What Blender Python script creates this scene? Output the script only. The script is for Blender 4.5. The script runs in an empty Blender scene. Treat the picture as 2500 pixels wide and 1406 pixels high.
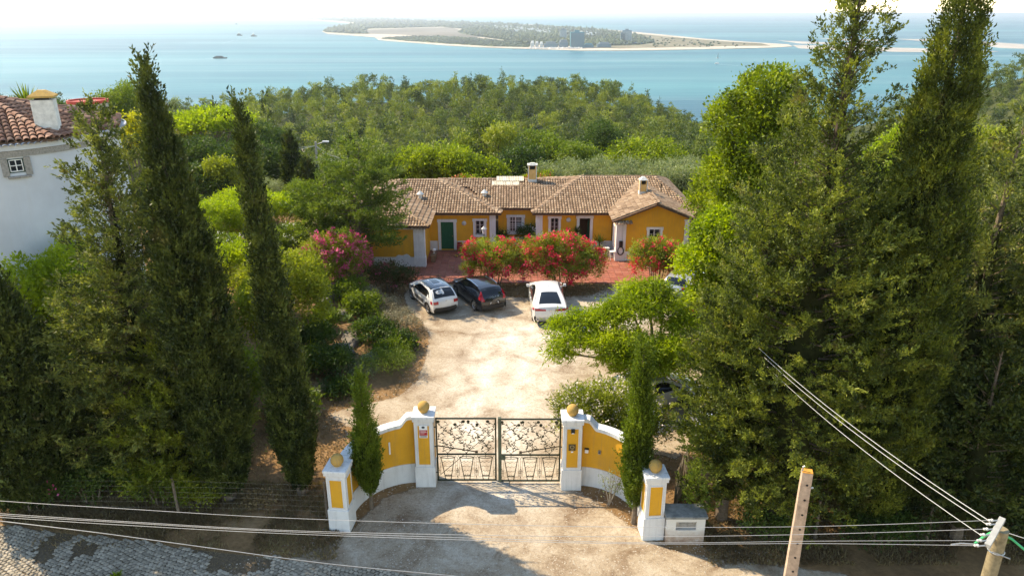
import bpy, math, random
import numpy as np
from mathutils import Vector, Matrix

PI = math.pi
R = math.radians
rng = np.random.default_rng(7)
random.seed(7)
C = bpy.context.scene.collection
SC = bpy.context.scene

# ------------------------------------------------------------------ camera, sky, sun, exposure
F = 1800.0; CX, CY = 1250.0, 703.0; CAMZ = 16.2
PITCH = math.atan(670.0 / F)
cam = bpy.data.cameras.new('camera')
cam.sensor_width = 36.0
cam.lens = F / 2500.0 * 36.0
cam.clip_start = 0.1
cam.clip_end = 150000.0
camo = bpy.data.objects.new('camera', cam)
C.objects.link(camo)
camo.location = (0, 0, CAMZ)
camo.rotation_euler = (PI / 2 - PITCH, 0, 0)
SC.camera = camo

SUN_EL = R(42)
SUN_DIR = Vector((-0.88, 0.475, 0)).normalized()
world = bpy.data.worlds.new("World")
SC.world = world
world.use_nodes = True
wn = world.node_tree
bg = wn.nodes['Background']
sky = wn.nodes.new('ShaderNodeTexSky')
sky.sky_type = 'NISHITA'
sky.sun_disc = False
sky.sun_elevation = SUN_EL
sky.sun_rotation = math.atan2(SUN_DIR.x, SUN_DIR.y)
sky.altitude = 300
sky.air_density = 1.0
sky.dust_density = 0.05
sky.ozone_density = 2.0
wn.links.new(sky.outputs[0], bg.inputs[0])
bg.inputs[1].default_value = 0.15
sun = bpy.data.lights.new('sun', 'SUN')
sun.energy = 3.0
sun.angle = R(0.53)
sun.color = (1.0, 0.93, 0.80)
suno = bpy.data.objects.new('sun', sun)
C.objects.link(suno)
suno.location = (-60, 30, 60)
d = Vector((SUN_DIR.x * math.cos(SUN_EL), SUN_DIR.y * math.cos(SUN_EL), math.sin(SUN_EL)))
suno.rotation_euler = d.to_track_quat('Z', 'Y').to_euler()
SC.view_settings.view_transform = 'Standard'
SC.view_settings.look = 'None'
SC.view_settings.gamma = 1
SC.view_settings.use_curve_mapping = False
SC.view_settings.exposure = 1.48
SC.view_settings.use_white_balance = True
SC.view_settings.white_balance_temperature = 8000
SC.view_settings.white_balance_tint = 10
SC.cycles.max_bounces = 6
SC.cycles.diffuse_bounces = 3
SC.cycles.glossy_bounces = 2
SC.cycles.transmission_bounces = 4
SC.cycles.transparent_max_bounces = 6
SC.cycles.volume_bounces = 0
SC.cycles.caustics_reflective = False
SC.cycles.caustics_refractive = False
SC.cycles.use_denoising = True

# ------------------------------------------------------------------ survey helpers: sight line of a photo point to a real place
_cp, _sp = math.cos(PITCH), math.sin(PITCH)
def ray(px, py):
    u = (px - CX) / F; v = (CY - py) / F
    return Vector((u, _cp + v * _sp, -_sp + v * _cp))
def at(px, py, z=0.0):
    r = ray(px, py)
    t = (z - CAMZ) / r.z
    return Vector((r.x * t, r.y * t, z))
def onY(px, py, Y):
    r = ray(px, py)
    t = Y / r.y
    return Vector((r.x * t, Y, CAMZ + r.z * t))

# ------------------------------------------------------------------ noise
_perm = rng.random((256, 256))
def vnoise(x, y):
    x = np.asarray(x, float); y = np.asarray(y, float)
    xi = np.floor(x).astype(int); yi = np.floor(y).astype(int)
    fx = x - xi; fy = y - yi
    fx = fx * fx * (3 - 2 * fx); fy = fy * fy * (3 - 2 * fy)
    g = lambda a, b: _perm[a & 255, b & 255]
    return (g(xi, yi) * (1 - fx) * (1 - fy) + g(xi + 1, yi) * fx * (1 - fy) + g(xi, yi + 1) * (1 - fx) * fy + g(xi + 1, yi + 1) * fx * fy)
def fbm(x, y, o=4):
    s = 0; a = 0.5; t = 0
    for i in range(o):
        s = s + a * vnoise(x * 2 ** i + 17 * i, y * 2 ** i + 31 * i); t += a; a *= 0.5
    return s / t
def sm(a, b, x):
    t = np.clip((np.asarray(x, float) - a) / (b - a), 0, 1)
    return t * t * (3 - 2 * t)

# ------------------------------------------------------------------ terrain height
SEA = -84.0
def ground(x, y):
    x = np.asarray(x, float); y = np.asarray(y, float)
    h = -20.0 * sm(60, 122, y) - 3 * sm(120, 200, y) + 5.0 * sm(200, 300, y)
    # ridge falls away on the right, and a little on the left
    h = h - 22 * sm(28, 100, x - (300 - y) * 0.05) * sm(110, 260, y) * (1 - sm(150, 230, x))
    h = h - 7 * sm(60, 120, -x) * sm(140, 280, y)
    h = h + 14 * sm(95, 165, x) * sm(120, 190, y)
    h = h + 5 * (fbm(x / 40 + 5, y / 40 + 9) - 0.5) * sm(80, 140, y)
    h = h - 75 * sm(325, 420, y + 0.10 * np.abs(x - 20))
    # garden bank on the left of the drive
    h = h + 1.0 * sm(-8.5, -13, x) * sm(27, 33, y) * (1 - sm(58, 70, y))
    return h
def gz(x, y): return float(ground(x, y))

# ------------------------------------------------------------------ mesh helpers
def new_mesh(name, V, Fc, mat=None, smooth=False):
    me = bpy.data.meshes.new(name)
    me.from_pydata([tuple(v) for v in V], [], Fc)
    if mat: me.materials.append(mat)
    if smooth: me.polygons.foreach_set('use_smooth', [True] * len(me.polygons))
    me.update()
    return me
def link(name, me, parent=None):
    o = bpy.data.objects.new(name, me)
    C.objects.link(o)
    if parent is not None: o.parent = parent
    return o
LABELS = set()
def tag(o, label=None, cat=None, group=None, kind=None):
    if label: o['label'] = label; LABELS.add(label)
    if cat: o['category'] = cat
    if group: o['group'] = group
    if kind: o['kind'] = kind
    return o
def thing(name, label, cat, loc=(0, 0, 0), rz=0, group=None):
    o = bpy.data.objects.new(name, None)
    C.objects.link(o)
    o.location = loc; o.rotation_euler = (0, 0, rz); o.empty_display_size = 0.3
    return tag(o, label, cat, group)

class MB:
    """collects shapes into one mesh"""
    def __init__(s): s.V = []; s.F = []; s.M = []; s.mi = 0
    def add(s, V, Fc):
        n = len(s.V); s.V += [tuple(v) for v in V]
        for f in Fc: s.F.append([i + n for i in f]); s.M.append(s.mi)
        return s
    def box(s, x0, x1, y0, y1, z0, z1, rz=0, c=None, jit=0):
        P = [(x0, y0, z0), (x1, y0, z0), (x1, y1, z0), (x0, y1, z0), (x0, y0, z1), (x1, y0, z1), (x1, y1, z1), (x0, y1, z1)]
        if jit: P = [(a + random.uniform(-jit, jit), b + random.uniform(-jit, jit), c_ + random.uniform(-jit, jit)) for a, b, c_ in P]
        if rz:
            cc = c or ((x0 + x1) / 2, (y0 + y1) / 2)
            ca, sa = math.cos(rz), math.sin(rz)
            P = [(cc[0] + (a - cc[0]) * ca - (b - cc[1]) * sa, cc[1] + (a - cc[0]) * sa + (b - cc[1]) * ca, z) for a, b, z in P]
        return s.add(P, [(0, 3, 2, 1), (4, 5, 6, 7), (0, 1, 5, 4), (1, 2, 6, 5), (2, 3, 7, 6), (3, 0, 4, 7)])
    def prism(s, poly, z0, z1):
        n = len(poly)
        V = [(p[0], p[1], z0) for p in poly] + [(p[0], p[1], z1) for p in poly]
        return s.add(V, [list(range(n))[::-1], list(range(n, 2 * n))] + [(i, (i + 1) % n, n + (i + 1) % n, n + i) for i in range(n)])
    def vprism(s, poly, y0, y1):
        """poly in x,z extruded along y"""
        n = len(poly)
        V = [(p[0], y0, p[1]) for p in poly] + [(p[0], y1, p[1]) for p in poly]
        return s.add(V, [list(range(n)), list(range(n, 2 * n))[::-1]] + [((i + 1) % n, i, n + i, n + (i + 1) % n) for i in range(n)])
    def tube(s, P, r, n=6, cap=True):
        P = [Vector(p) for p in P]
        rs = r if isinstance(r, (list, tuple)) else [r] * len(P)
        base = len(s.V); V = []; Fc = []
        up = None
        for i, p in enumerate(P):
            t = (P[min(i + 1, len(P) - 1)] - P[max(i - 1, 0)])
            if t.length < 1e-9: t = Vector((0, 0, 1))
            t.normalize()
            if up is None: up = t.orthogonal().normalized()
            up = (up - t * up.dot(t))
            if up.length < 1e-6: up = t.orthogonal()
            up.normalize(); b = t.cross(up)
            for k in range(n):
                a = 2 * PI * k / n
                V.append(p + (up * math.cos(a) + b * math.sin(a)) * rs[i])
        for i in range(len(P) - 1):
            for k in range(n):
                Fc.append((i * n + k, i * n + (k + 1) % n, (i + 1) * n + (k + 1) % n, (i + 1) * n + k))
        if cap: Fc.append(list(range(n))[::-1]); Fc.append([(len(P) - 1) * n + k for k in range(n)])
        return s.add(V, Fc)
    def lathe(s, prof, c=(0, 0, 0), n=16):
        V = []; Fc = []
        for (r, z) in prof:
            for k in range(n):
                a = 2 * PI * k / n
                V.append((c[0] + r * math.cos(a), c[1] + r * math.sin(a), c[2] + z))
        for i in range(len(prof) - 1):
            for k in range(n):
                Fc.append((i * n + k, i * n + (k + 1) % n, (i + 1) * n + (k + 1) % n, (i + 1) * n + k))
        Fc.append(list(range(n))[::-1]); Fc.append([(len(prof) - 1) * n + k for k in range(n)])
        return s.add(V, Fc)
    def sphere(s, c, r, nu=16, nv=10, sz=1):
        return s.lathe([(max(1e-4, r * math.sin(PI * i / nv)), -r * sz * math.cos(PI * i / nv)) for i in range(nv + 1)], c, nu)
    def build(s, name, mat, parent=None, smooth=False, bevel=0):
        mats = mat if isinstance(mat, (list, tuple)) else [mat]
        me = new_mesh(name, s.V, s.F, None, smooth)
        for m in mats: me.materials.append(m)
        if len(mats) > 1: me.polygons.foreach_set('material_index', s.M)
        if smooth:
            try: me.set_sharp_from_angle(angle=R(35))
            except Exception: pass
        o = link(name, me, parent)
        if bevel:
            b = o.modifiers.new('edge', 'BEVEL'); b.width = bevel; b.segments = 2; b.limit_method = 'ANGLE'
        return o

def fast_mesh(name, V, quads, mat, tris=None):
    """numpy vertices (n,3) and quads (m,4) -> mesh"""
    me = bpy.data.meshes.new(name)
    V = np.ascontiguousarray(V, dtype=np.float32)
    q = np.ascontiguousarray(quads, dtype=np.int32)
    me.vertices.add(len(V)); me.vertices.foreach_set('co', V.ravel())
    me.loops.add(q.size); me.loops.foreach_set('vertex_index', q.ravel())
    me.polygons.add(len(q))
    me.polygons.foreach_set('loop_start', np.arange(len(q), dtype=np.int32) * q.shape[1])
    me.polygons.foreach_set('loop_total', np.full(len(q), q.shape[1], dtype=np.int32))
    if mat: me.materials.append(mat)
    me.update(calc_edges=True)
    return me

# ------------------------------------------------------------------ materials
def srgb(r, g, b):
    f = lambda c: (c / 255 / 12.92) if c / 255 <= 0.04045 else ((c / 255 + 0.055) / 1.055) ** 2.4
    return (f(r), f(g), f(b), 1)
MATS = {}
def nodes(name):
    m = bpy.data.materials.new(name); m.use_nodes = True
    nt = m.node_tree; b = nt.nodes['Principled BSDF']
    MATS[name] = m
    return m, nt, b
def N(nt, t, **kw):
    n = nt.nodes.new(t)
    for k, v in kw.items():
        if k in n.inputs.keys(): n.inputs[k].default_value = v
        else: setattr(n, k, v)
    return n
def ramp(nt, src, stops):
    r = nt.nodes.new('ShaderNodeValToRGB')
    e = r.color_ramp.elements
    while len(e) < len(stops): e.new(0.5)
    for i, (p, c) in enumerate(stops):
        e[i].position = p; e[i].color = c if len(c) == 4 else (*c, 1)
    nt.links.new(src, r.inputs[0])
    return r
def mixc(nt, fac, a, b, mode='MIX'):
    m = nt.nodes.new('ShaderNodeMix'); m.data_type = 'RGBA'; m.blend_type = mode
    for i, v in ((0, fac), (6, a), (7, b)):
        if hasattr(v, 'is_output') or isinstance(v, bpy.types.NodeSocket): nt.links.new(v, m.inputs[i])
        else: m.inputs[i].default_value = v
    return m.outputs[2]
def noise(nt, scale, detail=4, rough=0.6, vec=None, dist=0):
    n = N(nt, 'ShaderNodeTexNoise')
    n.inputs['Scale'].default_value = scale; n.inputs['Detail'].default_value = detail
    n.inputs['Roughness'].default_value = rough; n.inputs['Distortion'].default_value = dist
    if vec is None:
        g = nt.nodes.get('geo') or nt.nodes.new('ShaderNodeNewGeometry'); g.name = 'geo'
        vec = g.outputs['Position']
    nt.links.new(vec, n.inputs['Vector'])
    return n
def bump(nt, b, src, strength=0.3, dist=0.02):
    bn = nt.nodes.new('ShaderNodeBump'); bn.inputs['Strength'].default_value = strength; bn.inputs['Distance'].default_value = dist
    nt.links.new(src, bn.inputs['Height']); nt.links.new(bn.outputs[0], b.inputs['Normal'])
    return bn
def plain(name, col, rough=0.6, metal=0, var=0.12, scale=6, spec=0.3, bumps=0, coat=0):
    m, nt, b = nodes(name)
    c = (*col[:3], 1)
    b.inputs['Roughness'].default_value = rough; b.inputs['Metallic'].default_value = metal
    b.inputs['Specular IOR Level'].default_value = spec
    if coat: b.inputs['Coat Weight'].default_value = coat; b.inputs['Coat Roughness'].default_value = 0.06
    if var:
        n = noise(nt, scale, 5)
        r = ramp(nt, n.outputs[0], [(0.3, tuple(x * (1 - var) for x in col[:3])), (0.7, tuple(min(1, x * (1 + var)) for x in col[:3]))])
        nt.links.new(r.outputs[0], b.inputs['Base Color'])
        if bumps: bump(nt, b, n.outputs[0], bumps, 0.01)
    else: b.inputs['Base Color'].default_value = c
    return m
def leafmat(name, cols, trans=0.35, cscale=0.9, rough=0.55, objrand=0.0, attr=None, amp=1.5, brown=0.0):
    """cols: dark, mid, light leaf colours; clumps vary by noise, leaves vary one by one"""
    m, nt, b = nodes(name)
    n = noise(nt, cscale, 2, 0.5)
    g = nt.nodes['geo']
    ma = N(nt, 'ShaderNodeMath', operation='MULTIPLY_ADD'); nt.links.new(g.outputs['Random Per Island'], ma.inputs[0])
    ma.inputs[1].default_value = 0.42; 
    ma2 = N(nt, 'ShaderNodeMath', operation='MULTIPLY_ADD'); nt.links.new(n.outputs[0], ma2.inputs[0]); ma2.inputs[1].default_value = amp; ma2.inputs[2].default_value = 0.30 - amp / 2
    nt.links.new(ma2.outputs[0], ma.inputs[2])
    src = ma.outputs[0]
    if objrand:
        oi = N(nt, 'ShaderNodeObjectInfo')
        m3 = N(nt, 'ShaderNodeMath', operation='MULTIPLY_ADD'); nt.links.new(oi.outputs['Random'], m3.inputs[0]); m3.inputs[1].default_value = objrand
        m4 = N(nt, 'ShaderNodeMath', operation='ADD'); nt.links.new(src, m4.inputs[0]); m4.inputs[1].default_value = -objrand / 2
        nt.links.new(m4.outputs[0], m3.inputs[2]); src = m3.outputs[0]
    if attr:
        an = N(nt, 'ShaderNodeAttribute'); an.attribute_name = attr
        m3 = N(nt, 'ShaderNodeMath', operation='MULTIPLY_ADD'); nt.links.new(an.outputs['Fac'], m3.inputs[0]); m3.inputs[1].default_value = 0.75
        m4 = N(nt, 'ShaderNodeMath', operation='MULTIPLY_ADD'); nt.links.new(src, m4.inputs[0]); m4.inputs[1].default_value = 0.6; m4.inputs[2].default_value = -0.15
        nt.links.new(m4.outputs[0], m3.inputs[2]); src = m3.outputs[0]
    r = ramp(nt, src, [(0.1, cols[0]), (0.5, cols[1]), (0.95, cols[2])])
    nt.links.new(r.outputs[0], b.inputs['Base Color'])
    b.inputs['Roughness'].default_value = rough; b.inputs['Specular IOR Level'].default_value = 0.25
    col = r.outputs[0]
    if brown:
        nb_ = noise(nt, 1.1, 3, 0.6); rb = ramp(nt, nb_.outputs[0], [(0.62, (0, 0, 0)), (0.70, (1, 1, 1))])
        fb = N(nt, 'ShaderNodeMath', operation='MULTIPLY'); nt.links.new(rb.outputs[0], fb.inputs[0]); fb.inputs[1].default_value = brown
        col = mixc(nt, fb.outputs[0], r.outputs[0], (0.17, 0.115, 0.045, 1)); nt.links.new(col, b.inputs['Base Color'])
    tr = N(nt, 'ShaderNodeBsdfTranslucent')
    tc = mixc(nt, 1.0, col, (1.5, 1.6, 0.7, 1), 'MULTIPLY')
    nt.links.new(tc, tr.inputs['Color'])
    mx = N(nt, 'ShaderNodeMixShader'); mx.inputs[0].default_value = trans
    nt.links.new(b.outputs[0], mx.inputs[1]); nt.links.new(tr.outputs[0], mx.inputs[2])
    nt.links.new(mx.outputs[0], nt.nodes['Material Output'].inputs['Surface'])
    return m
def plaster(name, col, stain=(0.25, 0.2, 0.14), stain_amt=0.25, sc=1.5):
    m, nt, b = nodes(name)
    n1 = noise(nt, sc, 6, 0.65); n2 = noise(nt, 26, 4); n3 = noise(nt, 0.5, 4)
    r1 = ramp(nt, n1.outputs[0], [(0.25, tuple(c * 0.86 for c in col[:3])), (0.75, tuple(min(1, c * 1.08) for c in col[:3]))])
    r2 = ramp(nt, n3.outputs[0], [(0.55, (0, 0, 0)), (0.8, (1, 1, 1))])
    f = N(nt, 'ShaderNodeMath', operation='MULTIPLY'); nt.links.new(r2.outputs[0], f.inputs[0]); f.inputs[1].default_value = stain_amt
    o = mixc(nt, f.outputs[0], r1.outputs[0], (*stain, 1))
    mp = N(nt, 'ShaderNodeMapping'); mp.inputs['Scale'].default_value = (9, 9, 0.55); nt.links.new(nt.nodes['geo'].outputs['Position'], mp.inputs['Vector'])
    ns = noise(nt, 1.0, 5, 0.7, mp.outputs[0]); rs_ = ramp(nt, ns.outputs[0], [(0.50, (0, 0, 0)), (0.78, (1, 1, 1))])
    f2 = N(nt, 'ShaderNodeMath', operation='MULTIPLY'); nt.links.new(rs_.outputs[0], f2.inputs[0]); f2.inputs[1].default_value = stain_amt * 1.1
    o = mixc(nt, f2.outputs[0], o, (*stain, 1))
    nt.links.new(o, b.inputs['Base Color']); b.inputs['Roughness'].default_value = 0.85
    b.inputs['Specular IOR Level'].default_value = 0.15
    bump(nt, b, n2.outputs[0], 0.35, 0.01)
    return m

M = {}
M['yellow'] = plaster('ochre_yellow_plaster', (0.72, 0.355, 0.035), (0.48, 0.26, 0.08), 0.6)
M['white'] = plaster('white_plaster', (0.70, 0.68, 0.65), (0.36, 0.33, 0.28), 0.42)
M['towerwhite'] = plaster('limewashed_plaster', (0.56, 0.58, 0.60), (0.5, 0.48, 0.44), 0.25, 0.6)
M['coping'] = plaster('weathered_white_coping', (0.72, 0.72, 0.70), (0.2, 0.22, 0.22), 0.6, 3)
M['ballochre'] = plaster('ochre_stone_ball', (0.48, 0.29, 0.085), (0.26, 0.20, 0.11), 0.8, 5)
M['iron'] = plain('dark_green_iron', (0.03, 0.035, 0.018), 0.5, 0.3, 0.3, 20)
M['ironrust'] = plain('rusty_dark_iron', (0.055, 0.035, 0.015), 0.6, 0.2, 0.3, 20)
M['post'] = plain('grey_green_painted_steel', (0.10, 0.11, 0.07), 0.5, 0.2, 0.2, 8)
M['doorgreen'] = plain('green_painted_wood', (0.012, 0.10, 0.045), 0.45, 0, 0.2, 10)
M['darkgreen'] = plain('dark_green_frame', (0.01, 0.05, 0.03), 0.45, 0, 0.1)
M['stone'] = plain('grey_granite', (0.28, 0.26, 0.23), 0.85, 0, 0.3, 14, bumps=0.3)
M['concrete'] = plain('weathered_concrete', (0.36, 0.33, 0.28), 0.9, 0, 0.25, 5, bumps=0.3)
M['conctop'] = plain('grey_cement_slab', (0.22, 0.22, 0.20), 0.9, 0, 0.35, 6, bumps=0.3)
M['glass'] = plain('dark_window_glass', (0.02, 0.025, 0.03), 0.08, 0, 0, spec=0.6)
M['carglass'] = plain('car_glass', (0.008, 0.01, 0.012), 0.06, 0, 0, spec=0.6)
M['whitewood'] = plain('white_painted_wood', (0.78, 0.76, 0.72), 0.5, 0, 0.06)
M['cement'] = plain('white_limewash_chimney', (0.62, 0.60, 0.55), 0.9, 0, 0.2, 5)
M['peach'] = plain('pale_ochre_render', (0.62, 0.38, 0.14), 0.9, 0, 0.15, 4)
M['woodpole'] = plain('weathered_pole_wood', (0.24, 0.19, 0.11), 0.85, 0, 0.35, 9, bumps=0.4)
M['galv'] = plain('galvanised_steel', (0.42, 0.42, 0.40), 0.45, 0.6, 0.15, 9)
M['cable'] = plain('aluminium_cable', (0.45, 0.44, 0.42), 0.5, 0.3, 0)
M['darkcable'] = plain('dark_cable', (0.04, 0.04, 0.04), 0.6, 0, 0)
M['greenhose'] = plain('green_cable_sleeve', (0.05, 0.42, 0.16), 0.4, 0, 0.05)
M['porcelain'] = plain('porcelain', (0.55, 0.52, 0.48), 0.2, 0, 0.05)
M['bark'] = plain('grey_brown_bark', (0.16, 0.12, 0.085), 0.95, 0, 0.4, 14, bumps=0.6)
M['palebark'] = plain('pale_bark', (0.30, 0.25, 0.19), 0.95, 0, 0.35, 14, bumps=0.5)
M['darkbark'] = plain('dark_bark', (0.075, 0.055, 0.04), 0.95, 0, 0.4, 14, bumps=0.6)
M['rock'] = plain('grey_rock', (0.17, 0.145, 0.115), 0.9, 0, 0.45, 3, bumps=0.8)
M['red'] = plain('red_paint', (0.45, 0.02, 0.02), 0.5, 0, 0.1)
M['redplastic'] = plain('dark_red_plastic', (0.30, 0.01, 0.02), 0.4, 0, 0.1)
M['blue'] = plain('dark_blue_enamel', (0.012, 0.02, 0.10), 0.35, 0, 0.1)
M['blacksteel'] = plain('black_steel', (0.02, 0.02, 0.02), 0.5, 0, 0)
M['brownwood'] = plain('brown_weathered_wood', (0.22, 0.13, 0.07), 0.8, 0, 0.3, 10)
M['terracotta'] = plain('terracotta_pot', (0.42, 0.15, 0.07), 0.8, 0, 0.2)
M['white_paint'] = plain('white_print', (0.8, 0.8, 0.78), 0.6, 0, 0)
M['bronze'] = plain('dark_bronze_plaque', (0.10, 0.075, 0.04), 0.5, 0.4, 0.2, 30)
M['brass'] = plain('pale_brass_relief', (0.45, 0.33, 0.14), 0.5, 0.3, 0.1, 30)
# leaves (dark, mid, light)
M['cypress'] = leafmat('cypress_leaves', [(0.018, 0.030, 0.008), (0.046, 0.064, 0.013), (0.12, 0.145, 0.028)], 0.2, 1.8, amp=2.2, brown=0.35)
M['cypressgreen'] = leafmat('green_cypress_leaves', [(0.045, 0.07, 0.008), (0.10, 0.145, 0.012), (0.18, 0.225, 0.02)], 0.3, 0.9)
M['conifer'] = leafmat('olive_conifer_leaves', [(0.030, 0.042, 0.009), (0.085, 0.110, 0.018), (0.23, 0.25, 0.035)], 0.3, 1.5, amp=2.4, brown=0.55)  # light end raised: highlights of lit tips put into the leaf colour
M['conifer2'] = leafmat('grey_green_conifer_leaves', [(0.035, 0.046, 0.014), (0.095, 0.118, 0.026), (0.25, 0.26, 0.06)], 0.3, 1.5, amp=2.4, brown=0.6)  # same here, lit-tip highlights carried by the pale end of the colours
M['juniper'] = leafmat('juniper_leaves', [(0.046, 0.0747, 0.0138), (0.115, 0.161, 0.023), (0.2185, 0.2645, 0.0403)], 0.32, 0.9)
PINEC = [(0.035, 0.055, 0.016), (0.12, 0.155, 0.024), (0.27, 0.29, 0.035)]
M['pine'] = leafmat('pine_needles', PINEC, 0.25, 0.12, objrand=0.75)
M['pinefar'] = leafmat('far_pine_needles', PINEC, 0.25, 0.12, attr='tint')
M['bright'] = leafmat('bright_green_leaves', [(0.06, 0.085, 0.006), (0.165, 0.215, 0.012), (0.32, 0.36, 0.025)], 0.42, 1.0, amp=2.0)
M['lime'] = leafmat('yellow_green_leaves', [(0.1008, 0.1456, 0.009), (0.2352, 0.3024, 0.0134), (0.4032, 0.448, 0.0336)], 0.45, 0.6)
M['yellowleaf'] = leafmat('yellow_leaves', [(0.16, 0.15, 0.01), (0.32, 0.30, 0.015), (0.50, 0.42, 0.03)], 0.45, 0.5)
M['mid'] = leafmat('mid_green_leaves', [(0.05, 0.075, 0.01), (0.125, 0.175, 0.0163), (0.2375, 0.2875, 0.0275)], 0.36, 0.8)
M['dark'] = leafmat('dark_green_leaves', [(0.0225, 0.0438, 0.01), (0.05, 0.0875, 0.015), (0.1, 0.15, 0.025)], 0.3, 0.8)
M['olive'] = leafmat('silver_olive_leaves', [(0.099, 0.1265, 0.055), (0.209, 0.242, 0.11), (0.352, 0.374, 0.198)], 0.25, 0.6)
M['oliveyellow'] = leafmat('olive_yellow_leaves', [(0.098, 0.119, 0.0112), (0.21, 0.238, 0.0196), (0.35, 0.364, 0.042)], 0.38, 0.8)
M['lavender'] = leafmat('grey_lavender_leaves', [(0.17, 0.15, 0.08), (0.30, 0.27, 0.16), (0.42, 0.38, 0.25)], 0.2, 1.5)
M['oleander'] = leafmat('oleander_leaves', [(0.09, 0.11, 0.014), (0.22, 0.25, 0.03), (0.38, 0.40, 0.06)], 0.4, 1.0)
M['crimsonleaf'] = leafmat('crimson_green_leaves', [(0.03, 0.04, 0.012), (0.06, 0.08, 0.02), (0.16, 0.04, 0.035)], 0.3, 1.6)
M['litconifer'] = leafmat('sunlit_conifer_leaves', [(0.06, 0.075, 0.010), (0.15, 0.18, 0.018), (0.28, 0.30, 0.035)], 0.35, 0.8)  # paler leaf colours put the sunlit look of the low boughs into the material
M['agave'] = leafmat('agave_leaves', [(0.10, 0.17, 0.05), (0.20, 0.28, 0.09), (0.36, 0.40, 0.17)], 0.15, 2)
M['dry'] = leafmat('dry_grass', [(0.12, 0.085, 0.035), (0.26, 0.18, 0.08), (0.40, 0.30, 0.15)], 0.3, 0.9)
M['weed'] = leafmat('verge_weeds', [(0.09, 0.06, 0.03), (0.19, 0.135, 0.07), (0.30, 0.23, 0.12)], 0.3, 0.9)
M['redflower'] = leafmat('red_oleander_petals', [(0.62, 0.012, 0.04), (0.85, 0.04, 0.09), (0.92, 0.14, 0.20)], 0.35, 2)
M['pinkflower'] = leafmat('pink_oleander_petals', [(0.55, 0.05, 0.16), (0.75, 0.10, 0.26), (0.88, 0.28, 0.42)], 0.35, 2)
M['whiteflower'] = leafmat('white_petals', [(0.62, 0.60, 0.48), (0.75, 0.73, 0.62), (0.85, 0.83, 0.74)], 0.3, 2)
M['creamflower'] = leafmat('cream_oleander_petals', [(0.70, 0.60, 0.48), (0.80, 0.70, 0.60), (0.86, 0.78, 0.68)], 0.3, 2)
M['coralflower'] = leafmat('coral_petals', [(0.70, 0.16, 0.06), (0.80, 0.24, 0.12), (0.86, 0.34, 0.2)], 0.35, 2)
for _k in ('redflower', 'pinkflower', 'whiteflower', 'creamflower', 'coralflower', 'lavender', 'dry', 'agave'):
    for _n in M[_k].node_tree.nodes:
        if _n.type == 'MIX' : _n.inputs[7].default_value = (1, 1, 1, 1)
# ------------------------------------------------------------------ foliage: real leaf-sized faces
def unit(A): return A / np.maximum(np.linalg.norm(A, axis=-1, keepdims=True), 1e-9)
def leafV(P, D, L, W, side=None, bend=0.0):
    n = len(P)
    D = unit(D)
    if side is None: side = rng.normal(size=(n, 3))
    S = unit(np.cross(D, side))
    L = np.broadcast_to(np.asarray(L, float).reshape(-1, 1), (n, 1)); W = np.broadcast_to(np.asarray(W, float).reshape(-1, 1), (n, 1))
    Nn = np.cross(D, S)
    V = np.empty((n, 4, 3))
    V[:, 0] = P
    V[:, 1] = P + D * L * 0.45 + S * W * 0.5
    V[:, 2] = P + D * L + Nn * L * bend
    V[:, 3] = P + D * L * 0.45 - S * W * 0.5
    return V.reshape(-1, 3)
def leaf_mesh(name, Vs, mat):
    V = np.concatenate(Vs) if isinstance(Vs, list) else Vs
    q = np.arange(len(V)).reshape(-1, 4)
    return fast_mesh(name, V, q, mat)

JIT = 0.045
def cypress_leaves(H, prof, nplume, lean=(0, 0), z0=0.3, ll=0.11, lw=0.038, m=18, seed=1, stick=0.5, rough=0.22):
    r = np.random.default_rng(seed)
    tt = np.linspace(0, 1, 200); rad = np.interp(tt, [p[0] for p in prof], [p[1] for p in prof])
    cdf = np.cumsum(rad + 0.05); cdf /= cdf[-1]
    t = np.interp(r.random(nplume), cdf, tt)
    th = r.random(nplume) * 2 * PI
    R_ = np.interp(t, tt, rad)
    lump = 1 + rough * (fbm(th * 1.6 + seed, t * H * 0.9, 3) - 0.5) * 2 + 0.13 * (vnoise(th * 5 + seed, t * H * 0.5) - 0.5)
    Rr = R_ * lump
    out = np.stack([np.cos(th), np.sin(th), np.zeros(nplume)], 1)
    z = z0 + t * (H - z0 - 0.35)
    depth = 1 - 0.35 * r.random(nplume) ** 1.5
    base = out * (Rr * depth)[:, None]
    base[:, 2] = z - 0.15
    base[:, 0] += lean[0] * t ** 1.2; base[:, 1] += lean[1] * t ** 1.2
    el = 0.25 + 0.5 * r.random(nplume) ** 2 * stick
    pd = unit(out * el[:, None] + np.array([0, 0, 1.0]) + r.normal(size=(nplume, 3)) * 0.13)
    pl = 0.35 + 0.45 * r.random(nplume)
    s = r.random((nplume, m)) * pl[:, None]
    taper = (1 - s / pl[:, None] * 0.8)
    P = base[:, None, :] + pd[:, None, :] * s[..., None] + r.normal(size=(nplume, m, 3)) * JIT * taper[..., None]
    D = unit(pd[:, None, :] + r.normal(size=(nplume, m, 3)) * 0.45)
    n = nplume * m
    return leafV(P.reshape(-1, 3), D.reshape(-1, 3), ll * (0.6 + 0.8 * r.random(n)), lw * (0.7 + 0.6 * r.random(n)), r.normal(size=(n, 3)))

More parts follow.
